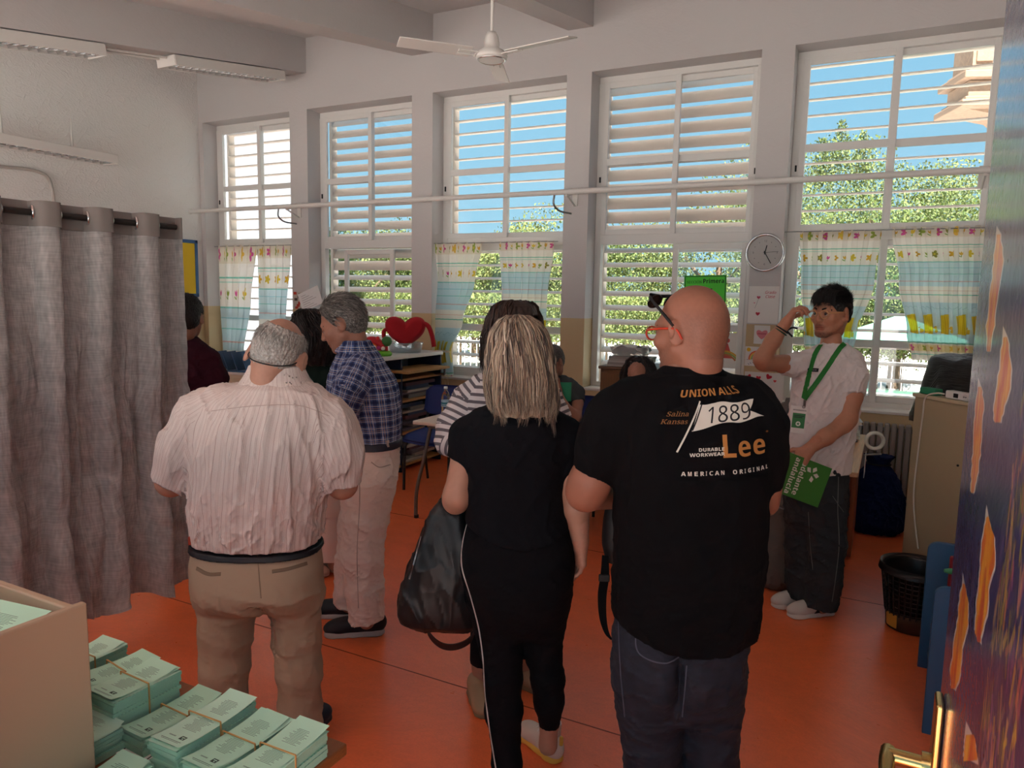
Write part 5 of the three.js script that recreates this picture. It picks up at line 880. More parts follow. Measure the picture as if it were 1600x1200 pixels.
// ---- person scaffold
class Person {
  constructor(label, px, py) { // pixel where the person stands, or a floor point
    const b = px.isVector3 ? px : onY(px, py, 0); this.base = V(b.x, 0, b.z); this.g = thing('person', label, 'person', [b.x, 0, b.z], YAW); this.skin = [];
    this.hb = V(Math.sin(YAW), 0, Math.cos(YAW)); this.body = new Field();
  }
  L(px, py, dz = 0) { const d = ray(px, py), o = EYE.clone().sub(this.base), t = (dz - o.dot(this.hb)) / d.dot(this.hb); return EYE.clone().addScaledVector(d, t).sub(this.base).applyAxisAngle(V(0, 1, 0), -YAW); }
  st(rows) { return rows.map(([py, a, b, d, dz = 0]) => { const A = this.L(a, py, dz), B = this.L(b, py, dz); return { y: (A.y + B.y) / 2, cx: (A.x + B.x) / 2, cz: dz, w: Math.abs(B.x - A.x) / 2, d }; }); }
  ch(list) { return list.map(([px, py, dz, r]) => [this.L(px, py, dz), r]); }
  head(px, py, dz, yaw, pitch, roll, s, skin, o = {}) {
    const h = headGeo(skin, o), m = new THREE.Matrix4().compose(this.L(px, py, dz), new THREE.Quaternion().setFromEuler(new THREE.Euler(pitch, yaw, roll, 'YXZ')), V(s, s, s));
    this.hm = m; this.hs = s; h.geo.applyMatrix4(m); this.skin.push(h.geo); return m;
  }
  limbs(list) { for (const l of list) this.body.chain(this.ch(l), 0.02); }
  hand(g) { this.skin.push(g); }
  finish(skin, cell = 0.011) {
    const b = lin(skin); if (this.body.pr.length) this.skin.push(this.body.mesh(cell, { color: (x, y, z) => { const m = 1 + 0.05 * noise3(x * 40, y * 40, z * 40); return [b[0] * m, b[1] * m, b[2] * m]; } }));
    return part(this.g, 'body', joinSkin(this.skin), skinM);
  }
  cloth(name, F, cell, mat, o = {}) { return part(this.g, name, F.mesh(cell, { uv: true, slack: 0.03, ...o }), mat); }
  // first surface point of a field seen at a pixel, pushed out a little
  hit(F, px, py, off = 0.002) {
    const A = this.L(px, py, 0.6), B = this.L(px, py, -0.3), d = B.clone().sub(A).normalize(), p = A.clone(); for (let i = 0; i < 90; i++) { const s = F.d(p.x, p.y, p.z); if (s < 0.0008) break; p.addScaledVector(d, s * 0.7); }
    const e = 0.003, n = V(F.d(p.x + e, p.y, p.z) - F.d(p.x - e, p.y, p.z), F.d(p.x, p.y + e, p.z) - F.d(p.x, p.y - e, p.z), F.d(p.x, p.y, p.z + e) - F.d(p.x, p.y, p.z - e)).normalize(); return p.addScaledVector(n, off);
  }
  onHead(name, geo, mat) { geo.applyMatrix4(this.hm); return part(this.g, name, geo, mat); }
  // print on a garment, laid out on the cloth: across by angle round the body axis, up by height, w x h metres
  patch(F, ax, az, px, py, w, h, tilt, nu, nv, off = 0.0015) {
    const c = this.hit(F, px, py, 0), R = Math.hypot(c.x - ax, c.z - az), t0 = Math.atan2(c.x - ax, c.z - az);
    return sheet((u, v) => {
      const s = (u - 0.5) * w, q = (v - 0.5) * h, sx = s * Math.cos(tilt) - q * Math.sin(tilt), y = c.y + s * Math.sin(tilt) + q * Math.cos(tilt), t = t0 + sx / R, dx = Math.sin(t), dz = Math.cos(t);
      let r = R + 0.15; for (let i = 0; i < 60; i++) { const d = F.d(ax + dx * r, y, az + dz * r); if (d < 0.0006) break; r -= d * 0.7; }
      return [ax + dx * (r + off), y, az + dz * (r + off)];
    }, nu, nv, 0);
  }
  ribbon(F, pix, w, off = 0.004) { // flat band lying on a field along pixel points
    const c = new THREE.CatmullRomCurve3(pix.map(([a, b]) => V(a, b, 0)), false, 'centripetal'), n = 40, pts = []; for (let i = 0; i <= n; i++) { const q = c.getPoint(i / n); pts.push(this.hit(F, q.x, q.y, off)); }
    return sheet((u, v) => { const i = Math.round(v * n), t = pts[Math.min(n, i + 1)].clone().sub(pts[Math.max(0, i - 1)]).normalize(), p = pts[i], e = 0.004, nn = V(F.d(p.x + e, p.y, p.z) - F.d(p.x - e, p.y, p.z), F.d(p.x, p.y + e, p.z) - F.d(p.x, p.y - e, p.z), F.d(p.x, p.y, p.z + e) - F.d(p.x, p.y, p.z - e)).normalize(), s = t.clone().cross(nn).normalize(); return [p.x + s.x * (u - 0.5) * w, p.y + s.y * (u - 0.5) * w, p.z + s.z * (u - 0.5) * w]; }, 4, n, 0.0015);
  }
}
const skinM = phys(0xffffff, 0.55, { vertexColors: true, sheen: 0.2 });
const hairM = std(0xffffff, 0.5, { vertexColors: true });
// shoe pointing along +z, sole on y = 0
function shoe(P, pos, turn, len, upperM, soleM, o = {}) {
  const g = new THREE.Group(); g.name = 'shoe'; g.position.copy(pos); g.rotation.y = turn; P.g.add(g); const k = len / 0.28, w = o.w || 1;
  const F = new Field(); F.ell(V(0, 0.052 * k, -0.085 * k), [0.037 * k * w, 0.048 * k, 0.05 * k], 0); F.ell(V(0, 0.04 * k, 0.01 * k), [0.041 * k * w, 0.042 * k, 0.1 * k], 0.03); F.ell(V(0, 0.03 * k, 0.085 * k), [0.043 * k * w, 0.03 * k, 0.055 * k], 0.03); if (!o.low) F.cap(V(0, 0.06 * k, -0.06 * k), V(0, 0.1 * k, -0.068 * k), 0.036 * k, 0.036 * k, 0.02, true);
  F.post = (d, x, y) => Math.max(d, 0.016 * k - y); part(g, 'upper', F.mesh(0.0065), upperM);
  const S = new Field(); S.cap(V(0, 0, -0.085 * k), V(0, 0, 0.0), 0.041 * k * w, 0.04 * k * w, 0.02); S.cap(V(0, 0, 0), V(0.004, 0, 0.09 * k), 0.04 * k * w, 0.047 * k * w, 0.02); const h = (o.sole || 0.026) * k;
  S.post = (d, x, y, z) => Math.max(d + 0.12 * Math.max(0, y - h * 0.5), Math.abs(y - h / 2 - 0.001) - h / 2); part(g, 'sole', S.mesh(0.0065), soleM);
  if (o.lace) for (let i = 0; i < 4; i++) part(g, 'lace', tube([[-0.022 * k, (0.07 - i * 0.006) * k, (0.0 + i * 0.02) * k], [0, (0.087 - i * 0.007) * k, (0.004 + i * 0.02) * k], [0.022 * k, (0.07 - i * 0.006) * k, (0.0 + i * 0.02) * k]], 0.0035, 8, 5), o.lace);
  return g;
}
// folds of cloth added to a field
const folds = (amp, sx, sy, sz, s = 0) => (x, y, z) => { const a = noise3(x * sx + s, y * sy, z * sz), b = noise3(x * sx * 2.1 - s, y * sy * 2.3, z * sz * 2.1 + 4); const r = 1 - Math.abs(a), q = 1 - Math.abs(b); return -amp * (r * r * r * 0.85 + q * q * q * 0.35 - 0.45); };
// cloth patterns (uv in metres)
const clothM = (color, o = {}) => phys(color, 0.9, { specularIntensity: 0.3, bumpMap: rep(T.weave, 40), bumpScale: 0.0003, ...o });
const fineStripe = rep(dataTex(256, 64, (u, v) => { const s = (c, w) => sstep(w, 0, Math.abs(u - c)); const k = 1 + 0.03 * tn(u, v, 30, 2); const r = Math.max(s(0.1, 0.02), s(0.3, 0.012), s(0.36, 0.012), s(0.55, 0.02), s(0.78, 0.012), s(0.84, 0.012), s(0.9, 0.012)); return [mixf(224, 158, r * 0.62) * k, mixf(209, 124, r * 0.62) * k, mixf(202, 116, r * 0.62) * k]; }), 1 / 0.05, 1 / 0.05);
const plaid = rep(dataTex(256, 256, (u, v) => { const band = (t) => { const s = (c, w) => (Math.abs(t - c) < w ? 1 : 0); return { n: s(0.25, 0.13), w: Math.max(s(0.55, 0.03), s(0.92, 0.03)), t: s(0.72, 0.025), b: s(0.4, 0.02) }; }; const a = band(u), b = band(v); let c = [92, 112, 158]; const mixc = (k, q) => { c = c.map((x, i) => mixf(x, k[i], q)); }; mixc([32, 38, 74], 0.55 * a.n); mixc([32, 38, 74], 0.55 * b.n); mixc([238, 232, 226], 0.62 * a.w); mixc([238, 232, 226], 0.62 * b.w); mixc([196, 160, 134], 0.6 * a.t); mixc([196, 160, 134], 0.6 * b.t); return c; }), 1 / 0.052, 1 / 0.052);
const hoops = rep(dataTex(32, 128, (u, v) => { const s = sstep(0.0, 0.04, v) * sstep(0.46, 0.42, v); return [mixf(226, 112, s), mixf(220, 106, s), mixf(220, 112, s)]; }), 10, 1 / 0.028);
const denimT = rep(dataTex(256, 256, (u, v, i, j) => { const k = 1 + 0.16 * tn(u, v, 70, 2) + 0.1 * ((i + j) % 4 < 2 ? 1 : -1) + 0.14 * tn(u, v, 6, 4); return [27 * k, 32 * k, 46 * k]; }), 5, 5);
const V0 = (x, y, z) => V(x, y, z);
const floorOf = (P, px, py) => onY(px, py, 0).sub(P.base).applyAxisAngle(V(0, 1, 0), -YAW);
const eyes = (P) => { for (const s of [-1, 1]) { const e = new THREE.SphereGeometry(0.0128, 16, 12).translate(s * 0.031, -0.001, 0.0768); P.onHead('eye', e, std(0xe4dcd6, 0.3)); P.onHead('iris', new THREE.SphereGeometry(0.0072, 12, 8).scale(1, 1, 0.5).translate(s * 0.031, -0.001, 0.0885), std(0x2a1a12, 0.2)); P.onHead('eyelid', new THREE.SphereGeometry(0.0139, 16, 8, 0, Math.PI * 2, 0, Math.PI * 0.47).rotateX(0.3).translate(s * 0.031, -0.001, 0.0766), P.lidM || std(0x8f5f49, 0.6)); } };
const brows = (P, col, w = 0.004) => { for (const s of [-1, 1]) P.onHead('eyebrow', tube([[s * 0.013, 0.02, 0.0925], [s * 0.028, 0.026, 0.0895], [s * 0.043, 0.024, 0.08], [s * 0.052, 0.017, 0.069]], w, 12, 6).scale(1, 1, 1), std(col, 0.9)); };
const hairMesh = (P, geo) => P.onHead('hair', geo, hairM);
function beltOn(P, st, y, h, mat) { const F = new Field(); F.loft(st.map((s) => ({ ...s, w: s.w + 0.011, d: s.d + 0.011 })), 0); F.post = (d, x, yy, z) => Math.max(d, Math.abs(yy - y) - h, -(d + 0.02)); const [a, b] = F.box(); a.y = y - h - 0.02; b.y = y + h + 0.02; return part(P.g, 'belt', F.mesh(0.007, { box: [a, b], slack: 0.03 }), mat); }
// long hair: volume given by pixel rows, locks running down its surface
function longHair(P, rows, a0, a1, n, cols, o = {}) {
  const st = P.st(rows).sort((a, b) => b.y - a.y), F = new Field(); F.loft(st.map((s) => ({ ...s, w: Math.max(0.01, s.w - 0.008), d: Math.max(0.01, s.d - 0.008) })), 0, 2.2);
  F.post = (d, x, y, z) => { d += 0.006 * noise3(x * 40, y * 7, z * 40); if (o.face) { const q = o.face(x, y, z); d = Math.max(d, q); } return d; };
  const c0 = cols[0], list = [F.mesh(0.007, { slack: 0.05, color: (x, y, z) => { const c = cols[Math.abs(Math.floor(noise3(x * 50, y * 6, z * 50) * 3)) % cols.length], k = 0.8; return [c[0] * k, c[1] * k, c[2] * k]; } })];
  const L = new Locks(), top = st[0].y, bot = st[st.length - 1].y, S = st, get = (y) => { let i = 0; while (i + 2 < S.length && S[i + 1].y > y) i++; const t = clamp((S[i].y - y) / (S[i].y - S[i + 1].y), 0, 1); const m = (q) => mixf(S[i][q], S[i + 1][q], t); return { cx: m('cx'), cz: m('cz'), w: m('w'), d: m('d') }; };
  const guides = Array.from({ length: o.clumps || 45 }, (_, i) => ({ a: mixf(a0, a1, (i + rnd()) / (o.clumps || 45)), len: mixf(0.84, 1.0, rnd()) + (o.extra || 0.05) * rnd() * rnd(), ph: rr(0, 6.28), infl: rr(-0.004, 0.005), drift: rr(-0.12, 0.12), col: jitterCol(cols, 0.2) }));
  for (let k = 0; k < n; k++) {
    const gd = guides[Math.floor(rnd() * guides.length)], off = rr(-0.2, 0.2), a = gd.a, len = gd.len + rr(-0.05, 0.03), infl = rr(-0.006, 0.007) + gd.infl, ph = gd.ph + rr(-0.5, 0.5), wave = (o.wave || 0.004) * rr(0.5, 1.6), start = Math.pow(rnd(), 3) * 0.3, col = rnd() < 0.6 ? gd.col : jitterCol(cols, 0.2), pts = [], m = 16, ss = Math.sin(a), cc = Math.cos(a), n22 = 1 / Math.pow(Math.pow(Math.abs(ss), 2.2) + Math.pow(Math.abs(cc), 2.2), 1 / 2.2);
    for (let j = 0; j < m; j++) { const v = start + (len - start) * j / (m - 1), y = top + (bot - top) * v, q = get(Math.max(y, bot)), aa = a + off * (1 - 0.7 * v * v) + gd.drift * v + wave * 6 * Math.sin(v * 9 + ph), s1 = Math.sin(aa), c1 = Math.cos(aa); pts.push(V(q.cx + (q.w + infl) * s1 * n22 + wave * Math.sin(v * 14 + ph), y, q.cz + (q.d + infl) * c1 * n22 + wave * Math.cos(v * 11 + ph))); }
    L.add(pts, (o.w || 0.0032) * rr(0.6, 1.4), col, 0.1);
  }
  list.push(L.geo()); return part(P.g, 'hair', joinSkin(list), hairM);
}

// ---------------------------------------------------------------- old man in the striped shirt
{
  seed(101); const skin = '#b88873', P = new Person('stout grey-haired man in a pale striped shirt and beige trousers, seen from behind', 420, 1160);
  P.head(433, 558, -0.04, Math.PI + 0.06, 0.34, 0.24, 1.04, skin, { ear: 1.25, neck: 1.05 });
  hairMesh(P, shortHair({ t: 0.004, n: 5200, jit: 0.07, len: 0.042, w: 0.0015, lift: 0.05, cols: ['#b4aea8', '#a39c95', '#c3beb8', '#948c85'].map(lin), region: (x, y, z) => Math.min(y + 0.07 - 1.4 * Math.max(0, z + 0.03), 0.045 - z, Math.hypot(x + 0.012, y - 0.122, (z + 0.04) * 0.85) - 0.064), flow: (p, n) => V(p.x * 2, -1, -0.5) }));
  P.onHead('glasses_cord', tube([[-0.082, 0.008, -0.01], [-0.07, -0.03, -0.07], [-0.03, -0.05, -0.108], [0.03, -0.05, -0.108], [0.07, -0.03, -0.07], [0.082, 0.008, -0.01]], 0.0022, 40, 6), M.black);
  const S = new Field(), tor = P.st([[576, 398, 466, 0.066, -0.03], [592, 388, 476, 0.085, -0.03], [604, 362, 496, 0.11, -0.015], [628, 326, 519, 0.13, 0], [670, 306, 519, 0.145, 0.005], [720, 301, 514, 0.155, 0.005], [780, 300, 507, 0.165, 0], [825, 303, 502, 0.165, -0.005], [852, 306, 498, 0.155, -0.01]]);
  S.loft(tor, 0.04); S.chain(P.ch([[345, 632, 0, 0.075], [312, 655, 0, 0.082], [288, 700, 0.005, 0.08], [267, 751, -0.005, 0.07]]), 0.05, true); S.chain(P.ch([[492, 640, 0, 0.075], [518, 668, 0, 0.08], [530, 708, 0.005, 0.074], [536, 758, -0.005, 0.063]]), 0.05, true);
  const f1 = folds(0.007, 8, 2.2, 8, 1), f2 = folds(0.004, 14, 9, 10, 5), yb = P.L(400, 848).y; S.post = (d, x, y, z) => Math.max(d + 1.5 * f1(x, y, z) + f2(x, y, z) * sstep(yb + 0.35, yb, y) * 2.2, yb + 0.008 - y);
  const sh = P.cloth('shirt', S, 0.0085, clothM(0xffffff, { map: fineStripe }));
  { const y0 = P.L(430, 583).y, C = new Field(); C.loft(P.st([[574, 394, 470, 0.072, -0.03], [590, 386, 477, 0.088, -0.03], [600, 380, 484, 0.1, -0.03]]), 0); C.post = (d, x, y, z) => Math.max(d - 0.009, -(d - 0.001)); const c = part(sh, 'collar', C.mesh(0.005, { uv: true, slack: 0.03 }), clothM(0xffffff, { map: fineStripe })); }
  const yoke = P.ribbon(S, [[330, 642], [400, 634], [470, 634], [515, 650]], 0.0025, 0.0006); part(sh, 'yoke_seam', yoke, clothM(0xc4aea5));
  const tr = P.st([[846, 306, 498, 0.15, -0.01], [880, 301, 502, 0.165, 0.005], [915, 303, 502, 0.17, 0.015], [938, 308, 500, 0.14, 0.01], [952, 318, 492, 0.08, 0]]), Tf = new Field();
  Tf.loft(tr, 0.03); Tf.chain(P.ch([[356, 925, 0, 0.11], [353, 985, 0, 0.089], [351, 1040, 0, 0.081], [354, 1148, 0, 0.083]]), 0.035, true); Tf.chain(P.ch([[454, 925, 0, 0.108], [462, 985, 0, 0.084], [467, 1040, 0, 0.077], [470, 1146, 0, 0.08]]), 0.035, true);
  Tf.ell(P.L(412, 990, 0.12), [0.008, 0.07, 0.06], 0.06, true);
  const g1 = folds(0.008, 5, 6, 5, 9), g2 = folds(0.006, 9, 3, 9, 2); const wy = P.L(400, 870).y; Tf.post = (d, x, y, z) => d + (g1(x * 0.6 + y * 0.5, y, z * 0.6) * sstep(0.95, 0.6, y) + g2(x, y, z) * 0.7) * sstep(wy, wy - 0.12, y);
  const trs = P.cloth('trousers', Tf, 0.0095, clothM(0xa8937e));
  part(trs, 'back_pocket', P.ribbon(Tf, [[307, 888], [325, 897], [345, 897]], 0.012, 0.001), clothM(0x7d6b5a)); part(trs, 'back_pocket', P.ribbon(Tf, [[425, 893], [450, 889], [480, 880]], 0.012, 0.001), clothM(0x7d6b5a)); part(trs, 'belt_loop', P.ribbon(Tf, [[398, 842], [398, 866]], 0.014, 0.012), clothM(0x9f8b76)); part(trs, 'back_seam', P.ribbon(Tf, [[402, 866], [405, 900], [408, 935]], 0.003, 0.0012), clothM(0x8a7765));
  beltOn(P, tr, P.L(400, 849).y, 0.016, std(0x17191f, 0.5));
  const kp = P.hit(Tf, 309, 853, 0.018), kg = part(P.g, 'key_pouch', rbox(0.035, 0.05, 0.025, 0.008), M.black, [kp.x, kp.y, kp.z]); part(kg, 'red_tag', rbox(0.018, 0.03, 0.012, 0.004, -0.018, 0.004, 0.012), std(0xb0452c, 0.5)); part(kg, 'key', box(0.006, 0.03, 0.002, -0.006, -0.036, 0.01), M.steel);
  P.limbs([[[432, 572, -0.06, 0.055], [430, 605, -0.04, 0.062], [420, 700, 0, 0.12], [405, 850, 0, 0.12]], [[345, 640, 0, 0.05], [290, 700, 0, 0.05], [268, 752, -0.02, 0.052], [330, 735, -0.3, 0.034]], [[490, 645, 0, 0.05], [528, 705, 0, 0.05], [535, 757, -0.02, 0.05], [480, 740, -0.3, 0.034]], [[357, 940, 0, 0.07], [353, 1060, 0, 0.06], [355, 1165, 0, 0.045]], [[453, 940, 0, 0.07], [465, 1060, 0, 0.06], [470, 1165, 0, 0.045]]]);
  P.hand(poseHand(handGeo(skin, 1, [0.7, 0.7, 0.7, 0.7]), P.L(330, 735, -0.3), V(0.6, 0.1, -0.7), V(0, 1, 0))); P.hand(poseHand(handGeo(skin, -1, [0.7, 0.7, 0.7, 0.7]), P.L(480, 740, -0.3), V(-0.6, 0.1, -0.7), V(0, 1, 0)));
  const navy = std(0x1b2233, 0.6), soleM = std(0x3a3a3e, 0.7);
  for (const [px, py] of [[356, 1170], [474, 1158]]) shoe(P, floorOf(P, px, py).add(V(0, 0, -0.05)), Math.PI + (px > 400 ? -0.3 : 0.15), 0.28, navy, soleM, { w: 1.05 });
  P.finish(skin);
}
// ---------------------------------------------------------------- woman with long fair hair
{
  seed(202); const skin = '#b98a74', P = new Person('woman with long fair hair in a black T-shirt and piped leggings, seen from behind', 820, 1212);
  P.head(811, 553, -0.02, Math.PI - 0.05, 0.1, 0, 0.97, skin);
  longHair(P, [[493, 797, 823, 0.03, -0.02], [500, 783, 838, 0.07, -0.015], [520, 772, 851, 0.1, -0.01], [555, 764, 861, 0.12, 0.0], [600, 761, 867, 0.12, 0.015], [632, 766, 870, 0.1, 0.045], [648, 772, 866, 0.07, 0.07]], -2.0, 2.0, 1500, ['#8d7a68', '#b7a38c', '#cdbca8', '#75655a', '#a08b76', '#5e5049'].map(lin), { wave: 0.0042, w: 0.0027, extra: 0.3, clumps: 80, face: (x, y, z) => Math.min(-z - 0.06, 10) });
  const S = new Field(), tor = P.st([[622, 778, 846, 0.07, -0.01], [638, 756, 864, 0.09, 0], [655, 738, 880, 0.105, 0.005], [674, 727, 889, 0.112, 0.005], [700, 724, 888, 0.118, 0.005], [745, 731, 880, 0.118, 0], [790, 731, 882, 0.12, 0], [815, 727, 888, 0.127, 0.005], [842, 727, 890, 0.135, 0.01]]);
  S.loft(tor, 0.035); S.chain(P.ch([[752, 664, 0, 0.05], [732, 680, 0, 0.054], [717, 718, 0.005, 0.044]]), 0.04, true); S.chain(P.ch([[866, 668, 0, 0.05], [885, 684, 0, 0.053], [892, 734, 0.005, 0.042]]), 0.04, true);
  const f1 = folds(0.006, 7, 5, 7, 3), yc = P.L(815, 838).y, x0 = P.L(815, 838).x; S.post = (d, x, y, z) => Math.max(d + f1(x, y, z), yc + 0.75 * (x - x0) * (x - x0) * 2.2 - y);
  P.cloth('shirt', S, 0.008, clothM(0x0f1015));
  const tr = P.st([[795, 736, 881, 0.105, 0], [840, 724, 893, 0.125, 0.01], [885, 719, 898, 0.145, 0.025], [930, 731, 890, 0.14, 0.02], [965, 744, 882, 0.115, 0.01], [985, 752, 876, 0.09, 0]]), Tf = new Field();
  Tf.loft(tr, 0.03); Tf.chain(P.ch([[772, 930, 0.01, 0.098], [780, 985, 0.015, 0.075], [784, 1017, 0.03, 0.066], [786, 1060, 0.05, 0.059], [787, 1110, 0.07, 0.058], [792, 1190, 0.1, 0.045], [797, 1275, 0.12, 0.036]]), 0.03, true); Tf.chain(P.ch([[850, 930, 0.01, 0.09], [848, 985, 0.0, 0.065], [850, 1020, 0, 0.057], [856, 1060, 0, 0.053], [858, 1095, 0, 0.047], [858, 1133, -0.01, 0.036]]), 0.03, true);
  const f3 = folds(0.003, 9, 14, 9, 6); Tf.post = (d, x, y, z) => d + f3(x, y, z);
  const leg = P.cloth('leggings', Tf, 0.0085, clothM(0x0d0d11));
  part(leg, 'white_piping', P.ribbon(Tf, [[733, 806], [723, 850], [722, 885], [735, 930], [748, 980], [755, 1030], [758, 1080], [764, 1130], [775, 1200]], 0.005, 0.002), clothM(0xcfc8c4));
  P.limbs([[[811, 600, -0.02, 0.05], [808, 700, 0, 0.09], [808, 850, 0, 0.1]], [[756, 676, 0, 0.036], [726, 702, 0, 0.04], [714, 775, 0.0, 0.044], [712, 783, -0.02, 0.04], [745, 745, -0.24, 0.028]], [[862, 680, 0, 0.036], [888, 715, 0, 0.04], [890, 765, 0, 0.04], [899, 795, 0.01, 0.044], [906, 838, 0.02, 0.03]], [[775, 940, 0, 0.06], [785, 1080, 0.05, 0.045], [797, 1290, 0.12, 0.034]], [[850, 940, 0, 0.06], [854, 1060, 0, 0.04], [858, 1130, -0.01, 0.03], [856, 1165, -0.02, 0.033]]]);
  P.hand(poseHand(handGeo(skin, 1, [0.25, 0.3, 0.35, 0.4]), P.L(907, 842, 0.02), V(0.0, -1, -0.1), V(-1, 0, 0.3))); P.hand(poseHand(handGeo(skin, 1, [0.9, 0.9, 0.9, 0.9]), P.L(745, 745, -0.24), V(0.7, 0.5, -0.4), V(0, 0.4, 1)));
  const up = std(0xd9cbbf, 0.7), so = std(0xe3b24a, 0.6), d = floorOf(P, 818, 1140).sub(floorOf(P, 868, 1183)), c = floorOf(P, 845, 1168);
  const s1 = shoe(P, c, Math.atan2(d.x, d.z), 0.25, up, so, { lace: std(0xe8e4de, 0.8), sole: 0.032 }); part(s1, 'sock', new THREE.CylinderGeometry(0.036, 0.034, 0.05, 16).translate(0, 0.105, -0.06), clothM(0xe4ddd8)); part(s1, 'heel_tab', rbox(0.012, 0.035, 0.012, 0.004, 0, 0.09, -0.118), so);
  shoe(P, floorOf(P, 800, 1295), Math.PI - 0.2, 0.25, up, so, { sole: 0.032 });
  P.finish(skin);
  // her shiny black bag
  const B = new Field(), pt = (x, y, z = 0) => P.L(x, y, z), rows = P.st([[782, 688, 722, 0.02, -0.06], [800, 672, 728, 0.04, -0.06], [840, 655, 738, 0.07, -0.06], [900, 634, 748, 0.09, -0.06], [945, 622, 752, 0.095, -0.06], [966, 626, 752, 0.085, -0.06], [976, 640, 746, 0.065, -0.06]]); B.loft(rows, 0, 3.2); const bf = folds(0.009, 7, 1.6, 7, 13); B.post = (q, x, y, z) => q + bf(x + y * 0.35, y, z) + 0.002 * noise3(x * 22, y * 8, z * 22);
  const hb = P.base, bag = thing('shoulder_bag', 'slouchy shiny black bag hanging beside the fair-haired woman', 'bag', [hb.x, 0, hb.z], YAW);
  part(bag, 'bag_body', B.mesh(0.0075, { slack: 0.03 }), phys(0x0f1417, 0.45, { sheen: 0.3, bumpMap: T.fine, bumpScale: 0.0004 }));
  part(bag, 'handle', tube([pt(690, 800, -0.09), pt(694, 775, -0.1), pt(705, 755, -0.1), pt(716, 775, -0.1), pt(722, 800, -0.09)], 0.009, 30, 8), M.black);
  { const c = new THREE.CatmullRomCurve3([pt(664, 968, -0.03), pt(672, 992, -0.02), pt(690, 1008, -0.02), pt(712, 1010, -0.02), pt(735, 998, -0.03), pt(745, 965, -0.04)]); part(bag, 'strap', sheet((u, v) => { const p = c.getPoint(v); return [p.x, p.y + (u - 0.5) * 0.03, p.z + (u - 0.5) * 0.016]; }, 2, 40, 0.003), std(0x15171a, 0.5)); }
  part(bag, 'zip', P.ribbon(B, [[658, 838], [650, 870], [640, 905]], 0.006, 0.002), M.steel);
}
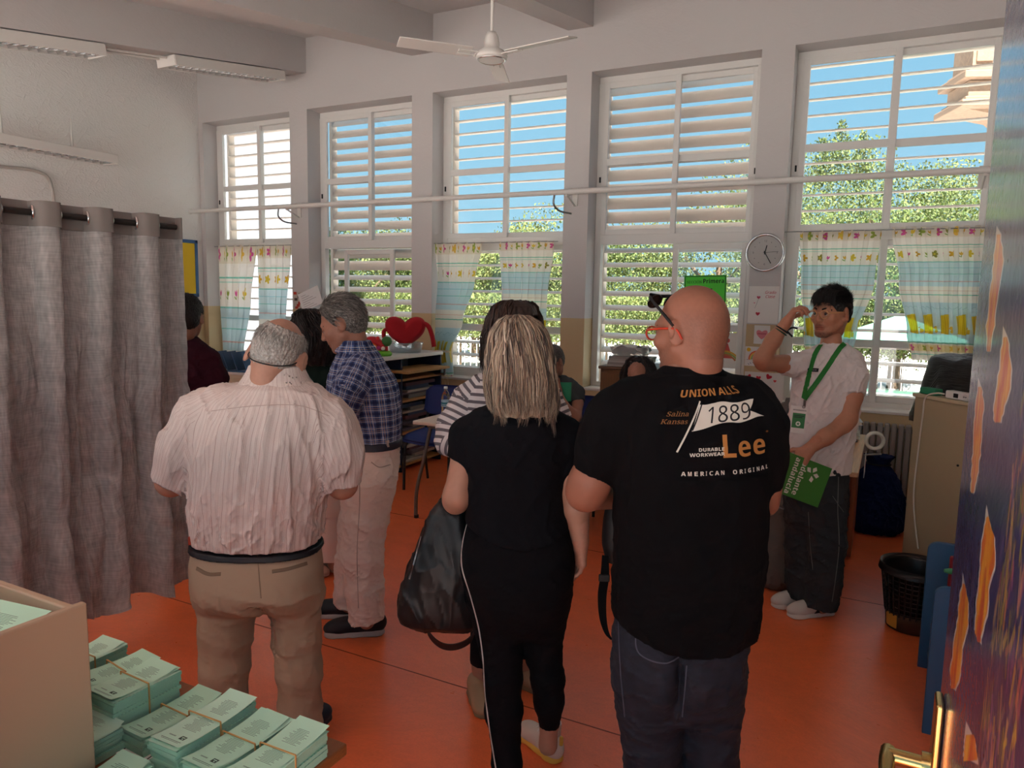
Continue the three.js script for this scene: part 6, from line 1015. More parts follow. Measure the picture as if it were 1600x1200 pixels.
// ---------------------------------------------------------------- bald man in the black T-shirt
{
  seed(303); const skin = '#9d6853', P = new Person('bald man in a black T-shirt with a pennant print and dark jeans', 1066, 1308);
  P.head(1078, 519, -0.02, -2.44, 0.06, 0.02, 1.03, skin, { neck: 1.22, ear: 1.05, stubble: (x, y, z) => 0.4 * sstep(0.075, 0.03, y) * sstep(0.0, -0.05, z + 0.5 * Math.max(0, 0.0 - y)) * (y > -0.075 ? 1 : 0) + 0.45 * sstep(-0.02, -0.05, y) * sstep(-0.01, 0.03, z), stubbleC: lin('#5f4236') });
  P.lidM = std(0x8d5c49, 0.6); eyes(P); brows(P, 0x5c463a);
  const fr = std(0xc23a20, 0.4), lens = phys(0xffffff, 0.05, { transmission: 1, thickness: 0 });
  for (const s of [-1, 1]) { P.onHead('spectacle_rim', new THREE.TorusGeometry(0.022, 0.0028, 8, 28).scale(1.15, 0.85, 1).translate(s * 0.034, -0.002, 0.105), fr); P.onHead('spectacle_lens', new THREE.CircleGeometry(0.022, 24).scale(1.15, 0.85, 1).translate(s * 0.034, -0.002, 0.105), lens); P.onHead('spectacle_temple', tube([[s * 0.058, 0.006, 0.104], [s * 0.076, 0.008, 0.08], [s * 0.083, 0.01, 0.02], [s * 0.086, 0.006, -0.02], [s * 0.082, -0.02, -0.035]], 0.0034, 24, 6), fr); }
  P.onHead('spectacle_bridge', tube([[-0.01, 0.004, 0.106], [0, 0.008, 0.109], [0.01, 0.004, 0.106]], 0.0025, 8, 6), fr);
  for (const s of [-1, 1]) { P.onHead('sunglass_lens', new THREE.SphereGeometry(0.03, 20, 12).scale(1, 0.75, 0.22).rotateX(-0.55).translate(s * 0.036, 0.088, 0.094), phys(0x15120f, 0.12)); P.onHead('sunglass_temple', tube([[s * 0.064, 0.1, 0.088], [s * 0.08, 0.09, 0.07], [s * 0.086, 0.05, 0.025], [s * 0.088, 0.015, -0.012]], 0.0042, 24, 6), M.black); }
  P.onHead('sunglass_bar', tube([[-0.06, 0.106, 0.09], [0, 0.104, 0.1], [0.06, 0.106, 0.09]], 0.005, 16, 6), M.black);
  const S = new Field(), tor = P.st([[570, 1044, 1118, 0.07, -0.02], [582, 1026, 1136, 0.09, -0.02], [598, 1000, 1162, 0.11, -0.01], [622, 975, 1188, 0.13, 0], [660, 960, 1202, 0.145, 0.005], [710, 957, 1200, 0.155, 0.005], [770, 959, 1196, 0.165, 0], [850, 959, 1193, 0.175, -0.005], [920, 957, 1188, 0.17, 0], [970, 958, 1184, 0.165, 0.005], [1000, 962, 1178, 0.16, 0.005]]);
  S.loft(tor, 0.04); S.chain(P.ch([[1000, 630, 0, 0.08], [968, 655, 0, 0.088], [948, 695, -0.005, 0.078], [928, 737, -0.015, 0.062]]), 0.045, true); S.chain(P.ch([[1165, 630, 0, 0.08], [1186, 665, 0, 0.072], [1193, 712, -0.01, 0.058], [1194, 758, -0.015, 0.05]]), 0.045, true);
  const f1 = folds(0.006, 6, 3, 6, 31), f2 = folds(0.005, 5, 11, 6, 7), xc = P.L(1075, 990).x, yc = P.L(1075, 989).y; S.post = (d, x, y, z) => Math.max(d + f1(x, y, z) + f2(x, y, z) * sstep(yc + 0.5, yc + 0.1, y), yc + 1.1 * (x - xc) * (x - xc) + 0.05 * (xc - x) * 0.3 - y);
  const sh = P.cloth('shirt', S, 0.0085, clothM(0x0b0b0e));
  // printed back
  const tx = canvasTex(1024, 1024, (x, W) => {
    x.clearRect(0, 0, W, W); const fit = (t, a, b, w, h, font) => { x.save(); x.font = font + ' 100px sans-serif'; x.textBaseline = 'alphabetic'; const m = x.measureText(t); x.translate(a, b); x.scale(w / m.width, h / 73); x.fillText(t, 0, 0); x.restore(); }; x.save(); x.translate(0, 0); x.textBaseline = 'middle'; x.rotate(-0.03);
    x.fillStyle = '#b5793c'; fit('UNION ALLS', 118, 150, 800, 74, 'bold');
    x.fillStyle = '#d9d5ca'; x.beginPath(); x.moveTo(345, 230); x.bezierCurveTo(470, 250, 560, 190, 700, 225); x.bezierCurveTo(800, 245, 900, 215, 985, 215); x.lineTo(890, 325); x.lineTo(1015, 400); x.bezierCurveTo(900, 380, 820, 455, 700, 430); x.bezierCurveTo(560, 400, 400, 480, 262, 500); x.closePath(); x.fill();
    x.lineWidth = 16; x.strokeStyle = '#d9d5ca'; x.beginPath(); x.moveTo(352, 195); x.lineTo(135, 715); x.stroke(); x.lineWidth = 14; x.strokeStyle = '#0d0e14'; x.beginPath(); x.moveTo(372, 225); x.lineTo(268, 490); x.stroke();
    x.fillStyle = '#10121a'; x.save(); x.rotate(-0.04); fit('1889', 375, 440, 500, 165, 'italic'); x.restore();
    x.fillStyle = '#8d5f36'; x.font = 'italic 66px serif'; x.fillText('Salina', 40, 318); x.fillText('Kansas', 0, 398);
    x.fillStyle = '#b5793c'; fit('L', 530, 790, 150, 250, 'bold'); fit('ee', 680, 790, 300, 215, 'bold'); x.font = '24px sans-serif'; x.fillText('®', 985, 560);
    x.fillStyle = '#d9d5ca'; fit('DURABLE', 320, 712, 250, 36, 'bold'); fit('WORKWEAR', 240, 764, 330, 36, 'bold');
    let q = 165; [...'AMERICAN ORIGINAL'].forEach((ch) => { if (ch !== ' ') fit(ch, q, 968, ch === 'I' ? 14 : 40, 46, 'bold'); q += ch === 'I' ? 32 : 54; }); x.restore();
  });
  part(sh, 'back_print', P.patch(S, P.L(1085, 672).x, 0, 1119, 677, 0.28, 0.26, 0.03, 44, 40, 0.0014), std(0xffffff, 0.85, { map: tx, transparent: true, alphaTest: 0.3 }));
  { const C = new Field(); C.loft(P.st([[573, 1038, 1124, 0.08, -0.02], [583, 1028, 1134, 0.09, -0.02]]), 0); C.post = (d) => Math.max(d - 0.003, -(d + 0.006)); part(sh, 'collar', C.mesh(0.006, { slack: 0.03 }), clothM(0x0b0b0e)); }
  const tr = P.st([[940, 968, 1172, 0.15, 0], [1000, 957, 1166, 0.158, 0.01], [1045, 960, 1160, 0.155, 0.015], [1085, 966, 1156, 0.13, 0.005], [1110, 972, 1152, 0.1, 0]]), Tf = new Field();
  Tf.loft(tr, 0.03); Tf.chain(P.ch([[1011, 1050, 0, 0.108], [1016, 1110, 0, 0.093], [1018, 1160, 0, 0.084], [1019, 1210, 0, 0.082], [1022, 1300, 0, 0.08]]), 0.03, true); Tf.chain(P.ch([[1112, 1050, 0, 0.1], [1111, 1110, 0, 0.083], [1112, 1160, 0, 0.076], [1113, 1210, 0, 0.074], [1114, 1300, 0, 0.074]]), 0.03, true); Tf.ell(P.L(1066, 1085, 0.17), [0.01, 0.09, 0.05], 0.05, true);
  const g1 = folds(0.007, 6, 11, 6, 19); Tf.post = (d, x, y, z) => d + g1(x + y * 0.3, y, z);
  const jm = std(0xffffff, 0.85, { map: denimT }), je = P.cloth('jeans', Tf, 0.0095, jm), stitch = clothM(0x5c5f6e);
  for (const path of [[[993, 976], [998, 1020], [1042, 1036], [1076, 1010], [1086, 985]], [[1128, 975], [1124, 1000], [1145, 1016], [1158, 1000], [1160, 975]], [[966, 965], [969, 1040], [976, 1120]], [[1073, 1040], [1070, 1080], [1066, 1120]]]) part(je, 'seam', P.ribbon(Tf, path, 0.0035, 0.0012), stitch);
  P.limbs([[[1076, 548, -0.03, 0.062], [1076, 590, -0.02, 0.068], [1075, 700, 0, 0.12], [1070, 950, 0, 0.12]], [[985, 640, 0, 0.06], [948, 700, -0.01, 0.062], [922, 752, -0.02, 0.06], [915, 768, -0.03, 0.056], [975, 778, -0.3, 0.036]], [[1180, 650, 0, 0.052], [1192, 715, -0.01, 0.048], [1194, 762, -0.02, 0.046], [1192, 782, -0.04, 0.044], [1160, 780, -0.32, 0.034]], [[1012, 1060, 0, 0.07], [1018, 1180, 0, 0.06], [1022, 1310, 0, 0.045]], [[1112, 1060, 0, 0.07], [1112, 1180, 0, 0.06], [1114, 1310, 0, 0.045]]]);
  P.hand(poseHand(handGeo(skin, 1, [0.8, 0.8, 0.8, 0.8]), P.L(975, 778, -0.3), V(0.8, 0.1, -0.5), V(0, 1, 0))); P.hand(poseHand(handGeo(skin, -1, [0.8, 0.8, 0.8, 0.8]), P.L(1160, 780, -0.32), V(-0.8, 0.1, -0.5), V(0, 1, 0)));
  for (const px of [1020, 1115]) shoe(P, floorOf(P, px, 1316), Math.PI + (px < 1060 ? 0.2 : -0.2), 0.29, std(0x2a2a2e, 0.6), std(0x55524e, 0.7));
  P.finish(skin);
  // cross-body bag hanging at his front left
  const q = P.base, cb = thing('crossbody_bag', 'small black bag with a dangling strap at the bald man\'s left hip', 'bag', [q.x, 0, q.z], YAW), p = (a, b, z) => P.L(a, b, z);
  const B = new Field(); B.loft(P.st([[785, 948, 985, 0.04, -0.22], [815, 943, 990, 0.05, -0.22], [850, 941, 992, 0.05, -0.22], [876, 946, 990, 0.04, -0.22]]), 0, 3); part(cb, 'pouch', B.mesh(0.007), std(0x0b0b0d, 0.6));
  part(cb, 'strap', sheet((u, v) => { const c = new THREE.CatmullRomCurve3([p(946, 868, -0.19), p(945, 900, -0.17), p(941, 930, -0.16), p(943, 970, -0.15), p(950, 992, -0.14), p(957, 1000, -0.13)]), k = c.getPoint(v), w = 0.02 + 0.008 * Math.sin(v * 5); return [k.x + (u - 0.5) * w, k.y, k.z + (u - 0.5) * 0.006]; }, 2, 40, 0.003), clothM(0x08080a));
  const bp = p(944, 903, -0.165); part(cb, 'buckle', rbox(0.035, 0.024, 0.012, 0.004, bp.x, bp.y, bp.z), M.black);
}
// ---------------------------------------------------------------- young man with the green lanyard
{
  seed(404); const skin = '#b98064', P = new Person('young man in a white T-shirt with green lanyard, adjusting his glasses', 1266, 955);
  P.head(1298, 490, 0, -1.0, 0.0, 0, 0.99, skin, { cell: 0.0036, lips: 0.9, stubble: (x, y, z) => 0.55 * (sstep(0.03, 0.008, Math.abs(x)) * sstep(0.011, 0.001, Math.abs(y + 0.055 + 0.2 * Math.abs(x))) * (z > 0.07 ? 1 : 0) + sstep(-0.085, -0.1, y) * sstep(0.03, 0.05, z)) + 0.22 * sstep(-0.04, -0.07, y) * sstep(-0.02, 0.01, z), stubbleC: lin('#3c261c') });
  P.lidM = std(0x9a664e, 0.6); eyes(P); brows(P, 0x18110e, 0.0048);
  const hc = ['#0f0d0d', '#191514', '#241d1a', '#0b0a0a'].map(lin);
  hairMesh(P, shortHair({ t: 0.008, up: 1.35, n: 3600, len: 0.06, w: 0.0018, lift: 0.16, lump: 0.002, cols: hc, region: (x, y, z) => Math.min(y - 0.012 + 0.9 * Math.max(0, -z - 0.0), 0.084 - z + 0.6 * (y - 0.075), y + 0.045 - 0.2 * Math.max(0, z)), flow: (p) => V(p.x * 1.5, 0.1, 1.0), lenAt: (p) => sstep(0.02, 0.08, p.y) * 0.9 + 0.18 }));
  { const L = new Locks(); for (let i = 0; i < 220; i++) { const x = rr(-0.062, 0.062), pts = []; const z0 = 0.045 + 0.02 * (1 - Math.abs(x) / 0.07); for (let m = 0; m < 6; m++) { const q = m / 5; pts.push(V(x + 0.012 * q * Math.sin(i), 0.135 - 0.02 * Math.abs(x) / 0.06 - 0.085 * q * q * rr(0.85, 1.1), z0 + 0.052 * Math.sin(q * 1.7) - Math.abs(x) * 0.35)); } L.add(pts, 0.0022, jitterCol(hc)); } hairMesh(P, L.geo()); }
  const gold = std(0xd29a68, 0.35, { metalness: 0.2 });
  for (const s of [-1, 1]) { P.onHead('spectacle_rim', new THREE.TorusGeometry(0.022, 0.0022, 8, 28).scale(1.1, 0.92, 1).translate(s * 0.034, -0.004, 0.104), gold); P.onHead('spectacle_lens', new THREE.CircleGeometry(0.022, 24).scale(1.1, 0.92, 1).translate(s * 0.034, -0.004, 0.104), phys(0xffffff, 0.03, { transmission: 1, thickness: 0 })); P.onHead('spectacle_temple', tube([[s * 0.058, 0.004, 0.103], [s * 0.073, 0.006, 0.075], [s * 0.08, 0.008, 0.02], [s * 0.083, 0.004, -0.018]], 0.0026, 24, 6), gold); }
  P.onHead('spectacle_bridge', tube([[-0.011, 0.002, 0.104], [0, 0.006, 0.109], [0.011, 0.002, 0.104]], 0.0016, 8, 6), gold);
  const S = new Field(), tor = P.st([[536, 1284, 1324, 0.055, 0.0], [545, 1268, 1336, 0.075, 0], [558, 1250, 1346, 0.09, 0], [585, 1241, 1348, 0.102, 0], [620, 1238, 1345, 0.106, 0], [665, 1231, 1337, 0.108, 0], [705, 1226, 1330, 0.112, 0], [740, 1224, 1327, 0.115, 0]]);
  S.loft(tor, 0.03); S.chain(P.ch([[1262, 563, 0.01, 0.05], [1246, 570, 0.03, 0.055], [1222, 570, 0.05, 0.05]]), 0.04, true); S.chain(P.ch([[1330, 566, 0.02, 0.05], [1334, 584, 0.045, 0.06], [1330, 613, 0.06, 0.064]]), 0.035, true);
  const f1 = folds(0.007, 9, 5, 9, 3), f2 = folds(0.006, 11, 4, 9, 8), yh = P.L(1280, 736).y; S.post = (d, x, y, z) => Math.max(d + f1(x - y * 0.3, y, z) + 0.5 * f2(x + y * 0.6, y, z), yh - y);
  const tee = P.cloth('shirt', S, 0.0075, clothM(0xe2d8d5));
  part(tee, 'chest_print', P.patch(S, P.L(1293, 580).x, 0, 1273, 578, 0.03, 0.018, -0.05, 8, 4, 0.002), std(0xffffff, 0.8, { map: canvasTex(128, 64, (x) => { x.fillStyle = '#14161e'; x.fillRect(0, 0, 128, 64); x.fillStyle = '#b8bcc4'; x.font = 'bold 34px sans-serif'; x.fillText('JACK', 16, 44); }) }));
  const tr = P.st([[720, 1230, 1324, 0.105, 0], [755, 1227, 1322, 0.118, 0.005], [790, 1228, 1321, 0.115, 0], [815, 1230, 1318, 0.1, 0]]), Tf = new Field();
  Tf.loft(tr, 0.03); Tf.chain(P.ch([[1292, 780, 0.05, 0.1], [1292, 850, 0.05, 0.094], [1287, 900, 0.05, 0.09], [1281, 946, 0.05, 0.088]]), 0.03, true); Tf.chain(P.ch([[1256, 780, -0.05, 0.1], [1254, 850, -0.06, 0.09], [1253, 900, -0.06, 0.084], [1254, 932, -0.06, 0.08]]), 0.03, true);
  const g1 = folds(0.009, 7, 9, 7, 23); Tf.post = (d, x, y, z) => d + g1(x + y * 0.4, y, z);
  const jt = rep(dataTex(128, 128, (u, v, i, j) => { const k = 1 + 0.14 * tn(u, v, 50, 2) + 0.08 * ((i + j) % 4 < 2 ? 1 : -1); return [34 * k, 40 * k, 44 * k]; }), 6, 6);
  const je = P.cloth('jeans', Tf, 0.0085, std(0xffffff, 0.85, { map: jt }));
  part(je, 'seam', P.ribbon(Tf, [[1310, 745], [1309, 800], [1311, 850], [1306, 900], [1300, 940]], 0.004, 0.0015), clothM(0x6f7270)); part(je, 'seam', P.ribbon(Tf, [[1263, 800], [1266, 850], [1270, 890]], 0.003, 0.0015), clothM(0x6f7270)); part(je, 'pocket_edge', P.ribbon(Tf, [[1301, 775], [1311, 790], [1318, 800]], 0.003, 0.0015), clothM(0x6f7270));
  P.limbs([[[1299, 530, 0, 0.05], [1292, 620, 0, 0.085], [1280, 740, 0, 0.09]], [[1262, 563, 0.01, 0.042], [1225, 569, 0.05, 0.044], [1194, 566, 0.09, 0.043], [1191, 560, 0.1, 0.041], [1208, 532, 0.12, 0.038], [1224, 510, 0.13, 0.028]], [[1330, 570, 0.03, 0.045], [1331, 620, 0.07, 0.05], [1324, 655, 0.1, 0.045], [1318, 663, 0.12, 0.042], [1290, 683, 0.17, 0.04], [1266, 700, 0.2, 0.03]], [[1292, 790, 0.05, 0.06], [1290, 860, 0.05, 0.05], [1283, 948, 0.05, 0.038]], [[1256, 790, -0.05, 0.06], [1254, 860, -0.06, 0.05], [1254, 935, -0.06, 0.038]]]);
  P.hand(poseHand(handGeo(skin, 1, [0.62, 0.72, 0.85, 0.95], 0.7), P.L(1226, 508, 0.13), V(0.42, 0.8, 0.1), V(0.8, -0.4, 0.25)));
  P.hand(poseHand(handGeo(skin, -1, [0.55, 0.6, 0.6, 0.65], 0.6), P.L(1266, 700, 0.2), V(-0.62, -0.7, 0.15), V(0.25, -0.2, -1)));
  const wm = std(0xcdc5bd, 0.65), d = V(-1, 0, 0.22);
  const sole = std(0xd8d2ca, 0.6), lace = std(0xe2ddd6, 0.8);
  const sA = shoe(P, floorOf(P, 1268, 960), Math.atan2(d.x, d.z), 0.29, wm, sole, { lace }); part(sA, 'side_stripe', prism([[-0.03, 0.03], [0.03, 0.025], [0.0, 0.07], [-0.035, 0.08]], 0.006, 0.002).rotateY(-Math.PI / 2).translate(0.041, 0, -0.02), M.black);
  shoe(P, floorOf(P, 1241, 944), Math.atan2(-1, 0.3), 0.29, wm, sole, { lace });
  P.finish(skin, 0.009);
  // lanyard with badge
  const gr = std(0x1f7a2a, 0.7), q = P.base, ly = thing('lanyard', 'bright green lanyard round the young man\'s neck with an identity badge', 'lanyard', [q.x, 0, q.z], YAW);
  part(ly, 'strap', P.ribbon(S, [[1319, 537], [1312, 545], [1296, 568], [1278, 595], [1264, 614], [1257, 624]], 0.024, 0.005), gr); part(ly, 'strap', P.ribbon(S, [[1283, 540], [1274, 552], [1266, 575], [1261, 600], [1256, 622]], 0.022, 0.0065), gr);
  { const e = P.hit(S, 1258, 626, 0.01); part(ly, 'clip', merge([box(0.012, 0.03, 0.006, e.x, e.y - 0.01, e.z), new THREE.TorusGeometry(0.007, 0.002, 6, 14).translate(e.x - 0.002, e.y - 0.03, e.z)]), M.steel); }
  const card = canvasTex(256, 384, (x) => { x.fillStyle = '#e4ddd8'; x.fillRect(0, 0, 256, 384); x.fillStyle = '#333'; x.font = 'bold 26px sans-serif'; x.textAlign = 'center'; x.fillText('APODERADO/A', 128, 66); x.fillStyle = '#2f7a38'; x.fillRect(40, 100, 176, 210); x.fillStyle = '#10301a'; x.fillRect(56, 130, 144, 12); x.fillRect(56, 152, 120, 12); x.fillStyle = '#e4eee0'; x.beginPath(); x.arc(128, 250, 34, 0, 7); x.fill(); x.fillStyle = '#2f7a38'; x.beginPath(); for (let k = 0; k < 10; k++) { const a = k * 0.628 - 1.57, r = k % 2 ? 10 : 26; x.lineTo(128 + Math.cos(a) * r, 250 + Math.sin(a) * r); } x.fill(); });
  const slab = (w, h, t) => { const g = new THREE.BoxGeometry(w, h, t), uv = g.attributes.uv, n = g.attributes.normal; for (let i = 0; i < uv.count; i++) if (Math.abs(n.getZ(i)) < 0.5) uv.setXY(i, 0.02, 0.02); return g; };
  { const e = P.hit(S, 1249, 656, 0.012), bd = part(ly, 'badge', slab(0.088, 0.138, 0.003), std(0xffffff, 0.35, { map: card }), [e.x, e.y, e.z]); bd.rotation.set(-0.06, -0.25, -0.08); }
  // wrist bands
  const wpos = P.L(1222, 515, 0.128), wd = P.L(1226, 508, 0.13).sub(P.L(1208, 532, 0.12)).normalize(), wq = new THREE.Quaternion().setFromUnitVectors(V(0, 0, 1), wd);
  for (const [o, m] of [[0, M.black], [0.012, std(0x2a4a34, 0.6)]]) { const b = part(P.g, 'wrist_band', new THREE.TorusGeometry(0.0315, 0.004, 8, 28), m, wpos.clone().addScaledVector(wd, -o).toArray()); b.quaternion.copy(wq); }
  part(P.g, 'wrist_band_tail', tube([P.L(1230, 516, 0.13), P.L(1238, 512, 0.14), P.L(1246, 513, 0.14)], 0.005, 12, 6), M.black); part(P.g, 'wrist_band_tail', tube([P.L(1230, 518, 0.13), P.L(1234, 522, 0.14), P.L(1238, 526, 0.14)], 0.005, 12, 6), M.black);
  // green folder in his lowered hand
  const ft = canvasTex(512, 400, (x, W, H) => {
    x.fillStyle = '#3b7d30'; x.fillRect(0, 0, W, H); x.fillStyle = '#e3dcd6'; x.save(); x.translate(128, 386); x.rotate(-Math.PI / 2); x.restore();
    x.save(); x.translate(112, 40); x.rotate(Math.PI / 2); x.font = 'bold 78px sans-serif'; x.fillText('adelante', -4, -90); x.fillText('andalucía', -24, -10); x.restore();
    x.save(); x.translate(330, 120); for (let k = 0; k < 5; k++) { x.save(); x.rotate(k * 1.2566 + 0.3); x.beginPath(); x.moveTo(0, -16); x.lineTo(26, -58); x.lineTo(0, -82); x.lineTo(-22, -50); x.closePath(); if (k !== 3) x.fill(); x.restore(); } x.restore();
  });
  const fp = P.L(1253, 749, 0.235), fo = thing('green_folder', 'green campaign folder held low in the young man\'s hand', 'folder', [q.x, 0, q.z], YAW);
  for (const [nm, off, m] of [['cover', 0, std(0xffffff, 0.5, { map: ft })], ['inner_pages', -0.005, std(0xe8e2da, 0.8)]]) { const c = part(fo, nm, slab(0.262, 0.205, 0.004), m, [fp.x, fp.y, fp.z + off]); c.rotation.set(-0.12, 0.12, -0.36, 'ZYX'); }
}
// ---------------------------------------------------------------- man in the checked shirt
{
  seed(505); const skin = '#a97560', P = new Person('grey-haired man in a blue checked shirt and pale trousers, looking down', 562, 984);
  P.head(535, 507, 0, -1.62, 0.38, 0, 1.0, skin, { stubble: (x, y, z) => 0.25 * sstep(-0.03, -0.06, y) * sstep(0, 0.03, z), stubbleC: lin('#6a5148') });
  P.lidM = std(0x8a5c4a, 0.6); eyes(P); brows(P, 0x5a5049);
  hairMesh(P, shortHair({ t: 0.011, up: 1.2, n: 3000, len: 0.045, w: 0.002, lift: 0.22, cols: ['#57504b', '#6f6862', '#443d39', '#857d77', '#9b938c'].map(lin), region: (x, y, z) => Math.min(y + 0.07 - 1.7 * Math.max(0, z + 0.025), 0.072 - z + 0.5 * (y - 0.09)), flow: (p) => V(p.x, -0.8 + 2.5 * Math.max(0, p.y - 0.09), -0.9) }));
  const S = new Field(), tor = P.st([[536, 540, 574, 0.06, 0], [550, 530, 590, 0.1, 0], [568, 521, 602, 0.145, 0], [595, 514, 618, 0.17, 0], [625, 514, 624, 0.175, 0], [655, 524, 626, 0.165, 0], [682, 535, 625, 0.155, 0], [700, 537, 623, 0.15, 0]]);
  S.loft(tor, 0.04); S.chain(P.ch([[560, 578, 0.12, 0.07], [548, 605, 0.17, 0.072], [535, 640, 0.18, 0.066], [523, 668, 0.17, 0.058], [490, 660, 0.1, 0.05], [470, 650, 0.06, 0.045]]), 0.035, true); S.chain(P.ch([[560, 578, -0.12, 0.07], [540, 630, -0.17, 0.065], [510, 650, -0.15, 0.05], [480, 640, -0.08, 0.045]]), 0.035, true);
  const f1 = folds(0.008, 8, 5, 8, 3), f2 = folds(0.006, 12, 8, 9, 6), yb = P.L(580, 688).y; S.post = (d, x, y, z) => Math.max(d + f1(x + y * 0.4, y, z) + f2(x, y, z) * sstep(yb + 0.3, yb, y), yb - 0.008 - y);
  const sh = P.cloth('shirt', S, 0.0085, clothM(0xffffff, { map: plaid }));
  { const C = new Field(); C.loft(P.st([[534, 535, 577, 0.068, 0], [548, 527, 586, 0.085, 0]]), 0); C.post = (d) => Math.max(d - 0.008, -(d - 0.001)); part(sh, 'collar', C.mesh(0.006, { uv: true, slack: 0.03 }), clothM(0xffffff, { map: plaid })); }
  const tr = P.st([[684, 537, 624, 0.15, 0], [715, 536, 623, 0.165, 0], [750, 535, 620, 0.165, 0], [780, 535, 614, 0.15, 0], [800, 537, 606, 0.13, 0]]), Tf = new Field();
  Tf.loft(tr, 0.03); Tf.chain(P.ch([[577, 750, 0.08, 0.125], [571, 810, 0.08, 0.105], [566, 870, 0.08, 0.098], [569, 920, 0.08, 0.09], [573, 968, 0.08, 0.083]]), 0.03, true); Tf.chain(P.ch([[575, 750, -0.08, 0.12], [562, 820, -0.09, 0.1], [553, 880, -0.1, 0.09], [545, 944, -0.1, 0.08]]), 0.03, true);
  const g1 = folds(0.008, 7, 9, 7, 13); Tf.post = (d, x, y, z) => d + g1(x + y * 0.5, y, z);
  const tt = P.cloth('trousers', Tf, 0.009, clothM(0xecd6ca));
  part(tt, 'back_pocket', P.ribbon(Tf, [[580, 722], [592, 730], [610, 726]], 0.004, 0.0015), clothM(0xb39c90)); part(tt, 'seam', P.ribbon(Tf, [[560, 700], [562, 780], [558, 860], [560, 950]], 0.004, 0.0012), clothM(0xbfa89c)); part(tt, 'belt_loop', P.ribbon(Tf, [[602, 680], [604, 698]], 0.014, 0.012), clothM(0xcdb5a9));
  beltOn(P, tr, P.L(580, 690).y, 0.017, std(0x262a3a, 0.5));
  P.limbs([[[548, 540, 0, 0.055], [568, 620, 0, 0.11], [578, 720, 0, 0.11]], [[560, 580, 0.1, 0.045], [523, 668, 0.17, 0.042], [470, 650, 0.06, 0.03]], [[560, 580, -0.1, 0.045], [520, 655, -0.16, 0.042], [480, 640, -0.08, 0.03]], [[577, 760, 0.08, 0.07], [567, 870, 0.08, 0.055], [573, 970, 0.08, 0.04]], [[575, 760, -0.08, 0.07], [553, 880, -0.1, 0.055], [545, 945, -0.1, 0.04]]]);
  P.hand(poseHand(handGeo(skin, 1, [0.6, 0.6, 0.6, 0.6]), P.L(470, 650, 0.06), V(-0.8, 0.3, -0.4), V(0, 0.6, -0.8))); P.hand(poseHand(handGeo(skin, -1, [0.6, 0.6, 0.6, 0.6]), P.L(480, 640, -0.08), V(-0.8, 0.3, 0.2), V(0, 0.6, 0.8)));
  const bm = std(0x15161c, 0.65), so = std(0xb3aca8, 0.6);
  shoe(P, floorOf(P, 556, 990).add(V(0, 0, 0.0)), -Math.PI / 2 + 0.12, 0.31, bm, so, { lace: M.black, sole: 0.03 }); shoe(P, floorOf(P, 532, 962), -Math.PI / 2 - 0.05, 0.31, bm, so, { lace: M.black, sole: 0.03 });
  P.finish(skin);
}
